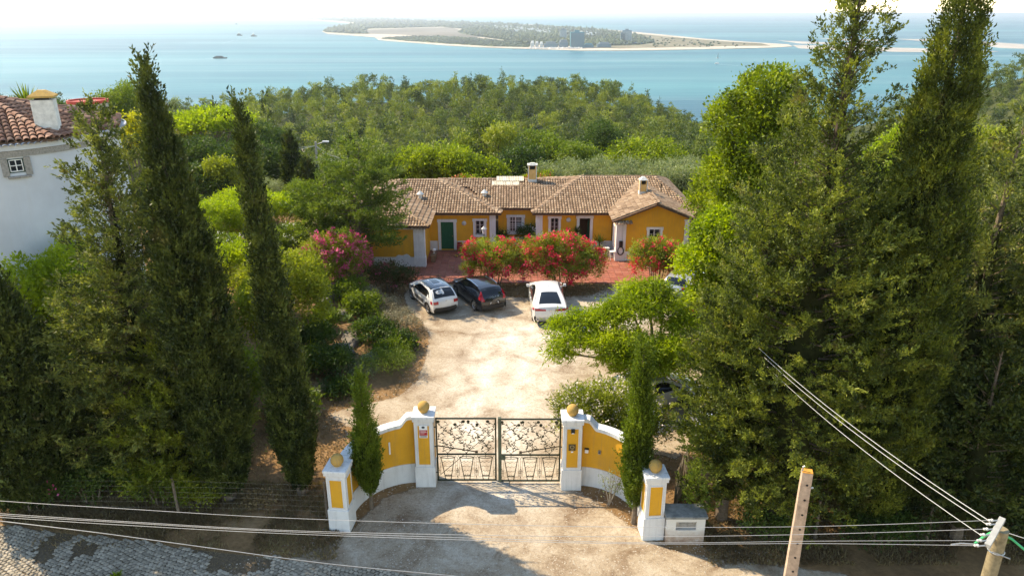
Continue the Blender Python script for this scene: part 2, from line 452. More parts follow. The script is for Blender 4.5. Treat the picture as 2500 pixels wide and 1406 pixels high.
def cypress_core(H, prof, z0, lean, k=0.72, seed=0):
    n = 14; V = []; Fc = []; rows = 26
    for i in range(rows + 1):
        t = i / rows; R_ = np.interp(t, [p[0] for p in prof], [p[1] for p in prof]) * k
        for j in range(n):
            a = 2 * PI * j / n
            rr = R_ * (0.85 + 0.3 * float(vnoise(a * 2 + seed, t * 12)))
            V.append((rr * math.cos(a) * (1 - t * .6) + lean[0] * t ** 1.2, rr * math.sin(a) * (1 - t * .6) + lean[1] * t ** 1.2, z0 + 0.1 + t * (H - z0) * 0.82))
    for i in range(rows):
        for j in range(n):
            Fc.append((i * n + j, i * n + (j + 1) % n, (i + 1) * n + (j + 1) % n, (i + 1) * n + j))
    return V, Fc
M['core'] = plain('shade_dark_crown_core', (0.030, 0.032, 0.012), 1.0, 0, 0.4, 9, spec=0.0)  # shade inside the crown put into the colour of a solid, light-blocking core

def cypress(loc, H, prof, nplume, label, mat='cypress', lean=(0, 0), z0=0.5, seed=1, group=None, m=12, ll=0.17, lw=0.055, stick=0.5, rough=0.22, name='cypress_tree', trunk=0.16, bark='bark'):
    o = thing(name, label, 'cypress tree', loc, 0, group)
    V = cypress_leaves(H, prof, nplume, lean, z0, ll, lw, m, seed, stick, rough)
    link('crown', leaf_mesh('crown', V, M[mat]), o)
    cV, cF = cypress_core(H, prof, z0, lean, seed=seed)
    tb = MB()
    tb.tube([(0, 0, -0.3), (0.02, 0, z0 * 0.6), (lean[0] * 0.3, lean[1] * .3, H * 0.4), (lean[0], lean[1], H * 0.93)], [trunk * 1.15, trunk, trunk * 0.6, 0.02], 8)
    tb.build('trunk', M[bark], o, smooth=True)
    cm = new_mesh('crown_core', cV, cF, M['core'], True)
    link('crown_core', cm, o)
    return o

def conifer_leaves(H, Rmax, nb, z0, prof, seed, spray=0.55, ll=0.11, lw=0.04, m=12, updir=0.25, lean=(0, 0), density=1.0, flat=0.5, az=None, wt=0.06):
    r = np.random.default_rng(seed)
    tt = np.linspace(0, 1, 100); rad = np.interp(tt, [p[0] for p in prof], [p[1] for p in prof])
    cdf = np.cumsum(rad ** 1.3 + wt); cdf /= cdf[-1]
    Ps = []; Ds = []; limbs = []
    for i in range(nb):
        t = float(np.interp((i + r.random()) / nb, cdf, tt)); th = r.random() * 2 * PI
        if az is not None: th = az(th, r)
        Lb = Rmax * float(np.interp(t, tt, rad)) * (0.72 + 0.42 * r.random())
        elv = updir + 0.5 * t + r.normal() * 0.1
        d = np.array([math.cos(th) * math.cos(elv), math.sin(th) * math.cos(elv), math.sin(elv)])
        o = np.array([lean[0] * t, lean[1] * t, z0 + t * (H - z0 - 0.25)])
        ns = max(2, int(Lb / 0.30 * density))
        k = np.linspace(0.08, 1.0, ns) ** 0.8
        curve = -0.18 * Lb * k ** 2 * (1 - t) + 0.16 * Lb * k ** 3
        pts = o + d * (Lb * k)[:, None]; pts[:, 2] += curve
        limbs.append((o, o + d * Lb * 0.55 + np.array([0, 0, curve[ns // 2]]), 0.02 + 0.035 * Lb * (1 - t) * 0.35))
        for p, kk in zip(pts, k):
            nsp = 3 if kk > 0.5 else 2
            for q in range(nsp):
                sd = unit(d * 0.8 + np.array([0, 0, 0.42]) + r.normal(size=3) * np.array([0.55, 0.55, flat * 0.7]))
                sl = spray * (0.6 + 0.7 * r.random()) * (1.1 - 0.35 * kk)
                s = r.random(m) * sl
                P = p + sd * s[:, None] + r.normal(size=(m, 3)) * 0.05 * (1.15 - s / sl)[:, None] * ll / 0.11
                D = sd + r.normal(size=(m, 3)) * 0.5
                Ps.append(P); Ds.append(D)
    P = np.concatenate(Ps); D = np.concatenate(Ds); n = len(P)
    return leafV(P, D, ll * (0.6 + 0.8 * r.random(n)), lw * (0.7 + 0.6 * r.random(n)), r.normal(size=(n, 3))), limbs

def conifer(loc, H, Rmax, nb, label, mat='conifer', z0=1.2, prof=None, seed=1, lean=(0, 0), trunk=0.28, name='conifer_tree', cat='conifer tree', group=None, bark='bark', core=0.45, **kw):
    prof = prof or [(0, 0.75), (0.12, 1.0), (0.4, 0.85), (0.75, 0.42), (1, 0.05)]
    o = thing(name, label, cat, loc, 0, group)
    V, limbs = conifer_leaves(H, Rmax, nb, z0, prof, seed, lean=lean, **kw)
    link('crown', leaf_mesh('crown', V, M[mat]), o)
    tb = MB()
    tb.tube([(0, 0, -0.3), (0, 0, z0), (lean[0] * 0.5, lean[1] * .5, z0 + (H - z0) * 0.5), (lean[0], lean[1], H * 0.96)], [trunk * 1.2, trunk, trunk * 0.55, 0.015], 8)
    for a, b, w in limbs: tb.tube([a, (a + b) / 2 + np.array([0, 0, -0.03]), b], [max(0.012, w), max(0.01, w * 0.7), 0.006], 4, cap=False)
    tb.build('trunk', M[bark], o, smooth=True)
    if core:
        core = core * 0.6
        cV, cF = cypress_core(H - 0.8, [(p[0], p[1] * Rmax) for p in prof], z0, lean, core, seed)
        link('crown_core', new_mesh('crown_core', cV, cF, M['core'], True), o)
    return o

def lobe_leaves(lobes, nclump, per, ll, lw, seed, spread=0.22, droop=0.0, shell=0.7, jit=1.0, bottom=-0.35):
    """lobes: (x,y,z,rx,ry,rz); returns leaf vertices, clump points, outward directions"""
    r = np.random.default_rng(seed)
    A = np.array([l[3] * l[4] + l[4] * l[5] + l[3] * l[5] for l in lobes]); A = A / A.sum()
    which = r.choice(len(lobes), nclump, p=A)
    Lb = np.array(lobes)[which]
    u = r.normal(size=(nclump * 1, 3)); u = unit(u)
    flip = u[:, 2] < bottom
    u[flip, 2] *= -0.6; u = unit(u)
    rr = shell + (1 - shell) * r.random(nclump) ** 0.6
    lump = 0.86 + 0.3 * fbm(u[:, 0] * 2.3 + seed + which * 3.1, u[:, 1] * 2.3 + u[:, 2] * 2.9, 3)
    c = Lb[:, :3] + u * Lb[:, 3:] * (rr * lump)[:, None]
    sp = spread * (0.7 + 0.6 * r.random(nclump))
    P = c[:, None, :] + r.normal(size=(nclump, per, 3)) * sp[:, None, None] * np.array([1, 1, 0.75])
    D = u[:, None, :] * 0.7 + r.normal(size=(nclump, per, 3)) * 0.8 * jit + np.array([0, 0, 0.25 - droop])
    n = nclump * per
    V = leafV(P.reshape(-1, 3), D.reshape(-1, 3), ll * (0.6 + 0.8 * r.random(n)), lw * (0.7 + 0.6 * r.random(n)), r.normal(size=(n, 3)), 0.1)
    return V, c, u

def dome(w, dpt, h, n, seed, z0=0.0, var=0.35):
    """shrub outline: one broad lobe with smaller ones set round it"""
    r = np.random.default_rng(seed)
    L = [(0, 0, z0 + h * 0.42, w * 0.40, dpt * 0.40, h * 0.50)]
    for i in range(n):
        a = 2 * PI * (i + r.random() * 0.7) / n; k = 0.22 + 0.12 * r.random()
        s = 0.20 + 0.10 * r.random()
        hz = h * (0.30 + var * r.random())
        L.append((math.cos(a) * w * k, math.sin(a) * dpt * k, z0 + hz, w * s, dpt * s, h * (0.26 + 0.12 * r.random())))
    return L
def blossoms(c, u, frac, seed, per=9, size=0.09, spread=0.10, out=0.1, zmin=None):
    r = np.random.default_rng(seed)
    idx = np.where(r.random(len(c)) < frac)[0]
    if zmin is not None: idx = idx[c[idx, 2] > zmin]
    cc = c[idx] + u[idx] * out
    k = len(idx)
    P = cc[:, None, :] + r.normal(size=(k, per, 3)) * spread
    D = u[idx][:, None, :] + r.normal(size=(k, per, 3)) * 0.9
    n = k * per
    return leafV(P.reshape(-1, 3), D.reshape(-1, 3), size * (0.7 + 0.6 * r.random(n)), size * (0.8 + 0.4 * r.random(n)), r.normal(size=(n, 3)))

def shrub(px, py, w, h, label, mat='mid', dpt=None, nclump=None, per=14, ll=0.13, lw=0.06, seed=None, spread=None, flowers=None, name='shrub', cat='shrub', group=None, lobes=6, z=None, frac=0.3, fsize=0.09, fper=9, droop=0, loc=None, stems=True, zm=None, **kw):
    """px,py: the photo point of the foot of the shrub"""
    if loc is None:
        p = at(px, py, 0.0)
        for _ in range(6): p = at(px, py, gz(p.x, p.y))
        loc = (p.x, p.y, gz(p.x, p.y) - 0.05)
    seed = seed if seed is not None else (abs(hash((round(loc[0], 2), round(loc[1], 2)))) % 9999)
    dpt = dpt or w
    o = thing(name, label, cat, loc, 0, group)
    area = w * h * 2 + w * dpt
    nclump = nclump or int(area * 20)
    spread = spread or 0.14
    V, c, u = lobe_leaves(dome(w, dpt, h, lobes, seed), nclump, per, ll, lw, seed, spread, droop, shell=0.62, **kw)
    V[:, 2] = np.maximum(V[:, 2], 0.02 + 0.1 * np.abs(np.sin(V[:, 0] * 37)))
    link('foliage', leaf_mesh('foliage', V, M[mat]), o)
    if stems:
        s = MB(); rr = random.Random(seed)
        for i in range(7):
            a = 2 * PI * i / 7; k = rr.uniform(0.15, 0.3)
            s.tube([(math.cos(a) * 0.08 * w, math.sin(a) * 0.08 * w, 0), (math.cos(a) * k * w * .6, math.sin(a) * k * dpt * .6, h * 0.3), (math.cos(a) * k * w, math.sin(a) * k * dpt, h * 0.62)], [0.035, 0.025, 0.01], 5)
        s.build('stem', M['bark'], o, smooth=True)
    if flowers:
        link('blossoms', leaf_mesh('blossoms', blossoms(c, u, frac, seed + 1, fper, fsize, zmin=zm), M[flowers]), o)
    return o

def tree(loc, H, lobes, label, mat='bright', nclump=900, per=16, ll=0.2, lw=0.1, spread=0.28, seed=1, trunk=0.2, bark='bark', name='broadleaf_tree', cat='tree', group=None, droop=0.1, flowers=None, frac=0.1, limbs=True, z0=None, **kw):
    o = thing(name, label, cat, loc, 0, group)
    V, c, u = lobe_leaves(lobes, nclump, per, ll, lw, seed, spread, droop, **kw)
    link('crown', leaf_mesh('crown', V, M[mat]), o)
    tb = MB(); rr = random.Random(seed)
    fork = z0 or H * 0.25
    tb.tube([(0, 0, -0.4), (rr.uniform(-.05, .05), 0, fork * 0.5), (0, 0, fork)], [trunk * 1.25, trunk, trunk * 0.85], 9)
    if limbs:
        for l in lobes:
            e = Vector(l[:3]); mid = Vector((e.x * 0.45, e.y * 0.45, fork + (e.z - fork) * 0.45)) + Vector((rr.uniform(-.15, .15), rr.uniform(-.15, .15), rr.uniform(-.1, .2)))
            tb.tube([(0, 0, fork - 0.05), mid, e], [trunk * 0.55, trunk * 0.38, trunk * 0.15], 6)
            for q in range(3):
                a = rr.uniform(0, 2 * PI)
                tb.tube([mid.lerp(e, 0.5), e + Vector((math.cos(a) * l[3] * 0.6, math.sin(a) * l[4] * 0.6, rr.uniform(-0.1, 0.6) * l[5]))], [trunk * 0.2, 0.012], 5)
    tb.build('trunk', M[bark], o, smooth=True)
    if flowers: link('blossoms', leaf_mesh('blossoms', blossoms(c, u, frac, seed + 1), M[flowers]), o)
    return o
# ------------------------------------------------------------------ SETTING: sea, haze, ground
def mat_sea():
    m, nt, b = nodes('sea_water')
    geo = nt.nodes.new('ShaderNodeNewGeometry'); geo.name = 'geo'
    mp = N(nt, 'ShaderNodeMapping'); mp.inputs['Scale'].default_value = (0.25, 1, 1); nt.links.new(geo.outputs['Position'], mp.inputs['Vector'])
    n1 = noise(nt, 0.0012, 5, 0.55, mp.outputs[0], 0.8); n2 = noise(nt, 0.006, 4, 0.6, mp.outputs[0])
    s = N(nt, 'ShaderNodeMath', operation='MULTIPLY_ADD'); nt.links.new(n2.outputs[0], s.inputs[0]); s.inputs[1].default_value = 0.35; nt.links.new(n1.outputs[0], s.inputs[2])
    r = ramp(nt, s.outputs[0], [(0.50, (0.004, 0.058, 0.098)), (0.66, (0.010, 0.112, 0.140)), (0.84, (0.040, 0.185, 0.200))])
    mp2 = N(nt, 'ShaderNodeMapping'); mp2.inputs['Scale'].default_value = (0.10, 1, 1); mp2.inputs['Rotation'].default_value = (0, 0, 0.12); nt.links.new(geo.outputs['Position'], mp2.inputs['Vector'])
    n3 = noise(nt, 0.0035, 5, 0.6, mp2.outputs[0], 1.2); r3 = ramp(nt, n3.outputs[0], [(0.52, (0, 0, 0)), (0.70, (0.55, 0.55, 0.55))])  # pale glitter streaks of the water, painted into the base colour
    nt.links.new(mixc(nt, r3.outputs[0], r.outputs[0], (0.17, 0.27, 0.28, 1)), b.inputs['Base Color'])
    b.inputs['Roughness'].default_value = 0.42; b.inputs['IOR'].default_value = 1.33
    b.inputs['Specular IOR Level'].default_value = 0.22
    w = noise(nt, 0.05, 5, 0.65, mp.outputs[0]); bump(nt, b, w.outputs[0], 0.5, 2.0)
    return m
M['sea'] = mat_sea()
XS = [-90000, -30000, -10000, -4000, -1500, 0, 1500, 4000, 10000, 30000, 90000]
YS = [180, 600, 1500, 3500, 8000, 20000, 50000, 110000]
V = [(x, y, SEA) for y in YS for x in XS]
Fq = [(j * 11 + i, j * 11 + i + 1, (j + 1) * 11 + i + 1, (j + 1) * 11 + i) for j in range(7) for i in range(10)]
tag(link('sea', new_mesh('sea', V, Fq, M['sea'])), kind='structure')

m, nt, b = nodes('haze_air'); nt.nodes.remove(b)
pv = N(nt, 'ShaderNodeVolumePrincipled'); pv.inputs['Color'].default_value = (0.86, 0.93, 1.0, 1)
pv.inputs['Density'].default_value = 0.00009; pv.inputs['Anisotropy'].default_value = 0.5
nt.links.new(pv.outputs[0], nt.nodes['Material Output'].inputs['Volume'])
M['haze'] = m
hz = MB(); hz.box(-95000, 95000, -400, 115000, SEA - 1.5, 30)
tag(hz.build('haze', M['haze']), kind='stuff')

# near and middle ground: one sheet, finer where it is near
xs = np.concatenate([np.linspace(-420, -30, 66), np.linspace(-29.4, 24, 90), np.linspace(25, 420, 66)])
ys = np.concatenate([np.linspace(-12, 2, 6), np.linspace(2.5, 66, 128), np.linspace(68, 560, 150)])
GX, GY = np.meshgrid(xs, ys)
GZ = ground(GX, GY)
near = (1 - sm(60, 90, GY))
GZ = GZ + near * (0.05 * (fbm(GX * 0.9, GY * 0.9, 3) - 0.5)) * sm(3.5, 7, np.abs(GX - 0)) + (1 - near) * 1.2 * (fbm(GX / 9, GY / 9) - 0.5)
nx, ny = len(xs), len(ys)
idx = np.arange(nx * ny).reshape(ny, nx)
quads = np.stack([idx[:-1, :-1], idx[:-1, 1:], idx[1:, 1:], idx[1:, :-1]], -1).reshape(-1, 4)
def mat_ground():
    m, nt, b = nodes('dry_soil')
    n1 = noise(nt, 0.35, 6, 0.62); n2 = noise(nt, 5, 6, 0.7); n3 = noise(nt, 30, 3)
    r1 = ramp(nt, n1.outputs[0], [(0.3, (0.16, 0.105, 0.055)), (0.55, (0.30, 0.185, 0.09)), (0.75, (0.40, 0.29, 0.17))])
    r2 = ramp(nt, n2.outputs[0], [(0.3, (0.55, 0.5, 0.45)), (0.7, (1.15, 1.1, 1.05))])
    c = mixc(nt, 0.8, r1.outputs[0], r2.outputs[0], 'MULTIPLY')
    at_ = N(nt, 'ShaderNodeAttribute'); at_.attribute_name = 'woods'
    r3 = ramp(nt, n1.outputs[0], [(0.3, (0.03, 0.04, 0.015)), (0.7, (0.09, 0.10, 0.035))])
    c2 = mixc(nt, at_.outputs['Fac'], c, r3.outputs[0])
    nt.links.new(c2, b.inputs['Base Color']); b.inputs['Roughness'].default_value = 0.95; b.inputs['Specular IOR Level'].default_value = 0.1
    bump(nt, b, n2.outputs[0], 0.6, 0.06)
    return m
M['ground'] = mat_ground()
gm = fast_mesh('ground', np.stack([GX, GY, GZ], -1).reshape(-1, 3), quads, M['ground'])
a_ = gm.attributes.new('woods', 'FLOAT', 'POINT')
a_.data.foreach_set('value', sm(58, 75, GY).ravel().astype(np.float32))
gm.polygons.foreach_set('use_smooth', [True] * len(gm.polygons))
tag(link('ground', gm), kind='structure')

# driveway sheet, gravel thinning out to soil at its edges
def poly_sd(px, py, poly):
    P = np.array(poly); n = len(P)
    dmin = np.full(px.shape, 1e9); inside = np.zeros(px.shape, bool)
    for i in range(n):
        a = P[i]; b = P[(i + 1) % n]
        e = b - a; w0 = px - a[0]; w1 = py - a[1]
        t = np.clip((w0 * e[0] + w1 * e[1]) / (e @ e), 0, 1)
        dmin = np.minimum(dmin, np.hypot(w0 - e[0] * t, w1 - e[1] * t))
        c = ((a[1] <= py) & (b[1] > py)) | ((b[1] <= py) & (a[1] > py))
        xx = a[0] + (py - a[1]) / (b[1] - a[1] + 1e-12) * e[0]
        inside ^= c & (px < xx)
    return np.where(inside, dmin, -dmin)
drive_px = [(1050, 1186), (1000, 1130), (930, 1080), (850, 1040), (800, 1010), (880, 990), (970, 970), (1020, 930), (1040, 870), (1050, 820), (1030, 785), (1000, 760), (985, 720), (1010, 695), (1110, 695), (1150, 715), (1280, 728), (1440, 722), (1490, 700), (1540, 694), (1580, 715), (1650, 712), (1720, 760), (1740, 900), (1740, 1060), (1650, 1120), (1480, 1080), (1375, 1186)]
drive = [tuple(at(*p)[:2]) for p in drive_px]
apron = [tuple(at(*p)[:2]) for p in [(1062, 1176), (1000, 1195), (940, 1215), (880, 1270), (855, 1300), (800, 1330), (560, 1420), (380, 1560), (2500, 1560), (2050, 1400), (1800, 1370), (1640, 1345), (1560, 1300), (1500, 1255), (1440, 1215), (1372, 1180)]]
gx, gy = np.meshgrid(np.arange(-15, 17, 0.22), np.arange(11, 45.4, 0.22))
sd = np.maximum(poly_sd(gx, gy, drive), poly_sd(gx, gy, apron))
mask = sm(-0.5, 0.7, sd)
lane = np.array([at(*p)[:2] for p in [(1217, 1176), (1200, 1090), (1210, 1000), (1235, 900), (1290, 820), (1440, 780), (1530, 740)]])
dl = np.full(gx.shape, 1e9)
for i in range(len(lane) - 1):
    a, b_ = lane[i], lane[i + 1]; e = b_ - a
    t = np.clip(((gx - a[0]) * e[0] + (gy - a[1]) * e[1]) / (e @ e), 0, 1)
    dl = np.minimum(dl, np.hypot(gx - a[0] - e[0] * t, gy - a[1] - e[1] * t))
worn = 1 - sm(0.8, 4.2, dl + 1.6 * (fbm(gx * 0.5, gy * 0.5) - 0.5))
wob = 0.25 * (fbm(gx * 0.4 + 9, gy * 0.4) - 0.5)
worn = worn * (0.72 + 0.28 * np.exp(-((dl + wob - 0.85) / 0.28) ** 2)) - 0.22 * np.exp(-((dl + wob) / 0.35) ** 2)
worn = worn * (0.5 + 0.5 * sm(21.5, 27.5, gy + 1.5 * (fbm(gx * .6, gy * .6) - .5)))
k = gx.shape
idx = np.arange(k[0] * k[1]).reshape(k)
q = np.stack([idx[:-1, :-1], idx[:-1, 1:], idx[1:, 1:], idx[1:, :-1]], -1).reshape(-1, 4)
q = q[(mask.ravel()[q] > 0.01).any(1)]
gzz = ground(gx, gy) + 0.012 + 0.05 * (fbm(gx * 0.9, gy * 0.9, 3) - 0.5) * sm(3.5, 7, np.abs(gx))
dm = fast_mesh('driveway', np.stack([gx, gy, gzz], -1).reshape(-1, 3), q, None)
for nm, arr in (('cover', mask), ('worn', worn)):
    a_ = dm.attributes.new(nm, 'FLOAT', 'POINT'); a_.data.foreach_set('value', arr.ravel().astype(np.float32))
def mat_drive():
    m, nt, b = nodes('sandy_gravel')
    n1 = noise(nt, 0.7, 7, 0.68, dist=0.6); n2 = noise(nt, 9, 6, 0.75); n3 = noise(nt, 45, 3, 0.7); n4 = noise(nt, 0.22, 4)
    w = N(nt, 'ShaderNodeAttribute'); w.attribute_name = 'worn'
    r1 = ramp(nt, n1.outputs[0], [(0.34, (0.22, 0.15, 0.095)), (0.5, (0.38, 0.30, 0.21)), (0.68, (0.50, 0.42, 0.32))])
    r1b = ramp(nt, n1.outputs[0], [(0.32, (0.40, 0.32, 0.24)), (0.46, (0.58, 0.51, 0.42)), (0.62, (0.74, 0.69, 0.61))])
    c = mixc(nt, w.outputs['Fac'], r1.outputs[0], r1b.outputs[0])
    r2 = ramp(nt, n2.outputs[0], [(0.30, (0.52, 0.47, 0.42)), (0.5, (1, 1, 1)), (0.72, (1.2, 1.2, 1.2))])
    c = mixc(nt, 0.75, c, r2.outputs[0], 'MULTIPLY')
    r3 = ramp(nt, n3.outputs[0], [(0.34, (0.42, 0.37, 0.32)), (0.5, (1, 1, 1)), (0.8, (1.25, 1.25, 1.25))])
    c = mixc(nt, 0.6, c, r3.outputs[0], 'MULTIPLY')
    nt.links.new(c, b.inputs['Base Color']); b.inputs['Roughness'].default_value = 0.95; b.inputs['Specular IOR Level'].default_value = 0.08
    bump(nt, b, n2.outputs[0], 0.7, 0.03)
    cv = N(nt, 'ShaderNodeAttribute'); cv.attribute_name = 'cover'
    e = noise(nt, 2.2, 6, 0.75)
    s = N(nt, 'ShaderNodeMath', operation='MULTIPLY_ADD'); nt.links.new(e.outputs[0], s.inputs[0]); s.inputs[1].default_value = 1.6
    s2 = N(nt, 'ShaderNodeMath', operation='MULTIPLY_ADD'); nt.links.new(cv.outputs['Fac'], s2.inputs[0]); s2.inputs[1].default_value = 2.6; s2.inputs[2].default_value = -1.6
    nt.links.new(s2.outputs[0], s.inputs[2])
    cl = N(nt, 'ShaderNodeMapRange'); nt.links.new(s.outputs[0], cl.inputs[0]); cl.inputs[1].default_value = 0.0; cl.inputs[2].default_value = 0.35
    t = N(nt, 'ShaderNodeBsdfTransparent'); mx = N(nt, 'ShaderNodeMixShader')
    nt.links.new(cl.outputs[0], mx.inputs[0]); nt.links.new(t.outputs[0], mx.inputs[1]); nt.links.new(b.outputs[0], mx.inputs[2])
    nt.links.new(mx.outputs[0], nt.nodes['Material Output'].inputs['Surface'])
    return m
M['drive'] = mat_drive(); dm.materials.append(M['drive'])
tag(link('driveway', dm), kind='structure')

# loose stones on the drive and its edges
def scatter_stones(name, n, fx, size, mat, seed):
    r = np.random.default_rng(seed); pts = []
    x, y = fx(r, n)
    s = size * (0.4 + r.random(len(x)) ** 2 * 1.3)
    base = np.array([(1, 0, 0), (0.2, 0.9, 0), (-0.9, 0.3, 0), (-0.3, -1, 0), (0.1, 0, 0.8)], float)
    a = r.random(len(x)) * 2 * PI
    B = base[None] * s[:, None, None]; ca, sa = np.cos(a), np.sin(a)
    X = B[..., 0] * ca[:, None] - B[..., 1] * sa[:, None] + x[:, None]; Y = B[..., 0] * sa[:, None] + B[..., 1] * ca[:, None] + y[:, None]
    Z = B[..., 2] * 0.8 + (ground(x, y) + 0.012)[:, None]
    n5 = np.arange(len(x))[:, None] * 5
    T = np.concatenate([n5 + np.array([0, 1, 4]), n5 + np.array([1, 2, 4]), n5 + np.array([2, 3, 4]), n5 + np.array([3, 0, 4])])
    return tag(link(name, fast_mesh(name, np.stack([X, Y, Z], -1).reshape(-1, 3), T, mat)), kind='stuff')
M['pebble'] = plain('pale_pebbles', (0.42, 0.36, 0.28), 0.9, 0, 0.4, 40)
def _near(r, n):
    x = r.uniform(-9, 9, n); y = 16 + 29 * r.random(n) ** 1.5; ok = np.maximum(poly_sd(x, y, drive), poly_sd(x, y, apron)) > -0.8
    return x[ok], y[ok]
scatter_stones('gravel', 34000, _near, 0.021, M['pebble'], 3)

ROAD0 = [tuple(at(*p)[:2]) for p in [(-900, 1235), (0, 1283), (180, 1305), (420, 1335), (700, 1368), (930, 1392), (1120, 1425), (1300, 1600), (-1400, 1600), (-1400, 1250)]]
# dry grass and leaf litter along the verge, under the trees and on the banks
def blades(name, n, fx, h, w, mat, seed, flop=0.5):
    r = np.random.default_rng(seed); x, y = fx(r, n); n = len(x)
    P = np.stack([x, y, ground(x, y)], 1)
    D = np.stack([r.normal(size=n) * flop, r.normal(size=n) * flop, np.ones(n)], 1)
    V = leafV(P, D, h * (0.4 + r.random(n)), w * (0.6 + 0.8 * r.random(n)), None, 0.15)
    return tag(link(name, leaf_mesh(name, V, mat)), kind='stuff')
def _verge(r, n):
    x = r.uniform(-19, 22, n); y = r.uniform(17.5, 30, n)
    edge = np.minimum(-poly_sd(x, y, drive), -poly_sd(x, y, apron))
    dens = fbm(x * 0.8, y * 0.8); yr = 19.6 + 0.02 * x
    ok = (edge > 0.15) & (dens > 0.42) & (y > yr + (x > -6) * (x < 6) * 0.5) & ~((np.abs(x + 0.5) < 5) & (y > 19) & (y < 23))
    return x[ok], y[ok]
blades('dry_grass', 60000, _verge, 0.16, 0.022, M['dry'], 11, 0.8)
def _verge2(r, n):
    x = np.concatenate([r.uniform(-20, -5.6, n // 2), r.uniform(6.2, 22, n // 2)]); y = r.uniform(18.6, 23.0, len(x))
    ok = (fbm(x * 0.9 + 50, y * 0.9) > 0.36) & (poly_sd(x, y, ROAD0) < -0.15)
    return x[ok], y[ok]
blades('undergrowth', 70000, _verge2, 0.16, 0.026, M['weed'], 12, 0.7)
def _bank(r, n):
    x = r.uniform(-20, -3.5, n); y = r.uniform(24, 50, n); ok = (poly_sd(x, y, drive) < -0.1) & (fbm(x * .6, y * .6) > 0.5)
    return x[ok], y[ok]
blades('bank_dry_grass', 30000, _bank, 0.2, 0.035, M['dry'], 13, 0.8)
def _island(r, n):
    x = r.uniform(-3.5, 6.2, n); y = r.uniform(41.8, 44.3, n); return x, y
blades('leaf_litter', 9000, _island, 0.08, 0.05, M['dry'], 14, 2.5)

# ------------------------------------------------------------------ cobbled road
def mat_cobble():
    m, nt, b = nodes('granite_cobble')
    n1 = noise(nt, 18, 4); g = nt.nodes['geo']
    oi = N(nt, 'ShaderNodeObjectInfo')
    s = N(nt, 'ShaderNodeMath', operation='ADD'); nt.links.new(g.outputs['Random Per Island'], s.inputs[0]); nt.links.new(oi.outputs['Random'], s.inputs[1])
    f = N(nt, 'ShaderNodeMath', operation='FRACT'); nt.links.new(s.outputs[0], f.inputs[0])
    r = ramp(nt, f.outputs[0], [(0, (0.25, 0.21, 0.155)), (0.5, (0.35, 0.30, 0.225)), (1, (0.46, 0.39, 0.295))])
    r2 = ramp(nt, n1.outputs[0], [(0.3, (0.7, 0.7, 0.7)), (0.7, (1.1, 1.1, 1.1))])
    nt.links.new(mixc(nt, 0.8, r.outputs[0], r2.outputs[0], 'MULTIPLY'), b.inputs['Base Color'])
    b.inputs['Roughness'].default_value = 0.75; b.inputs['Specular IOR Level'].default_value = 0.2
    bump(nt, b, n1.outputs[0], 0.3, 0.01)
    return m
M['cobble'] = mat_cobble()
M['joint'] = plain('earth_between_cobbles', (0.13, 0.095, 0.058), 0.95, 0, 0.3, 12, bumps=0.4)
road_px = [(-900, 1235), (0, 1283), (180, 1305), (420, 1335), (700, 1368), (930, 1392), (1120, 1425), (1300, 1600), (-1400, 1600), (-1400, 1250)]
road = [tuple(at(*p)[:2]) for p in road_px]
rp = MB(); rp.add([(x, y, 0.014) for x, y in road], [list(range(len(road)))])
ro = tag(rp.build('road', M['joint']), kind='structure')
def cobble_mesh(seed, s=1.0):
    r = random.Random(seed); n = 5 if seed % 3 == 0 else 4
    V = []; a0 = PI / 4
    for ring, (k, z) in enumerate(((0.50, 0.0), (0.50, 0.018), (0.38, 0.034))):
        for i in range(n):
            a = a0 + 2 * PI * i / n
            if ring == 0: r.seed(seed * 10 + i)
            rr = k * 1.38 * (0.92 + 0.14 * random.Random(seed * 10 + i).random())
            V.append((rr * math.cos(a) * 0.138, rr * math.sin(a) * 0.118, z))
    V.append((0, 0, 0.038))
    Fc = []
    for l in range(2):
        for i in range(n): Fc.append((l * n + i, l * n + (i + 1) % n, (l + 1) * n + (i + 1) % n, (l + 1) * n + i))
    for i in range(n): Fc.append((2 * n + i, 2 * n + (i + 1) % n, 3 * n))
    return V, Fc
cobs = [cobble_mesh(i) for i in range(8)]
cmesh = [new_mesh('cobble', v, f, M['cobble']) for v, f in cobs]
spots = []
ang = R(-24); ca, sa = math.cos(ang), math.sin(ang)
for i in range(-110, 110):
    for j in range(-40, 60):
        u = i * 0.150 + (0.07 if j % 2 else 0) + random.uniform(-.012, .012); v = j * 0.130 + 0.05 * math.sin(i * 0.35) + random.uniform(-.01, .01)
        x = -8 + u * ca - v * sa; y = 18.5 + u * sa + v * ca
        if -17.5 < x < 2 and 17.0 < y < 21.5: spots.append((x, y))
sp = np.array(spots)
ok = poly_sd(sp[:, 0], sp[:, 1], road) > -0.08 + 0.5 * (fbm(sp[:, 0] * 1.2, sp[:, 1] * 1.2) - 0.35)
px_ = CX + F * sp[:, 0] / (sp[:, 1] * _cp + CAMZ * _sp)
row_ = CY - F * (sp[:, 1] * _sp - CAMZ * _cp) / (sp[:, 1] * _cp + CAMZ * _sp)
ok &= (row_ < 1440) & (px_ > -60)
bare = fbm(sp[:, 0] * 0.7 + 3, sp[:, 1] * 0.7 + 8) > 0.70
ok &= ~bare
sp = sp[ok]; row_ = row_[ok]; px_ = px_[ok]
order = np.argsort(-(row_ * 1.0) + 1000 * ((row_ > 1406) | (px_ < 0)))
rest = MB()
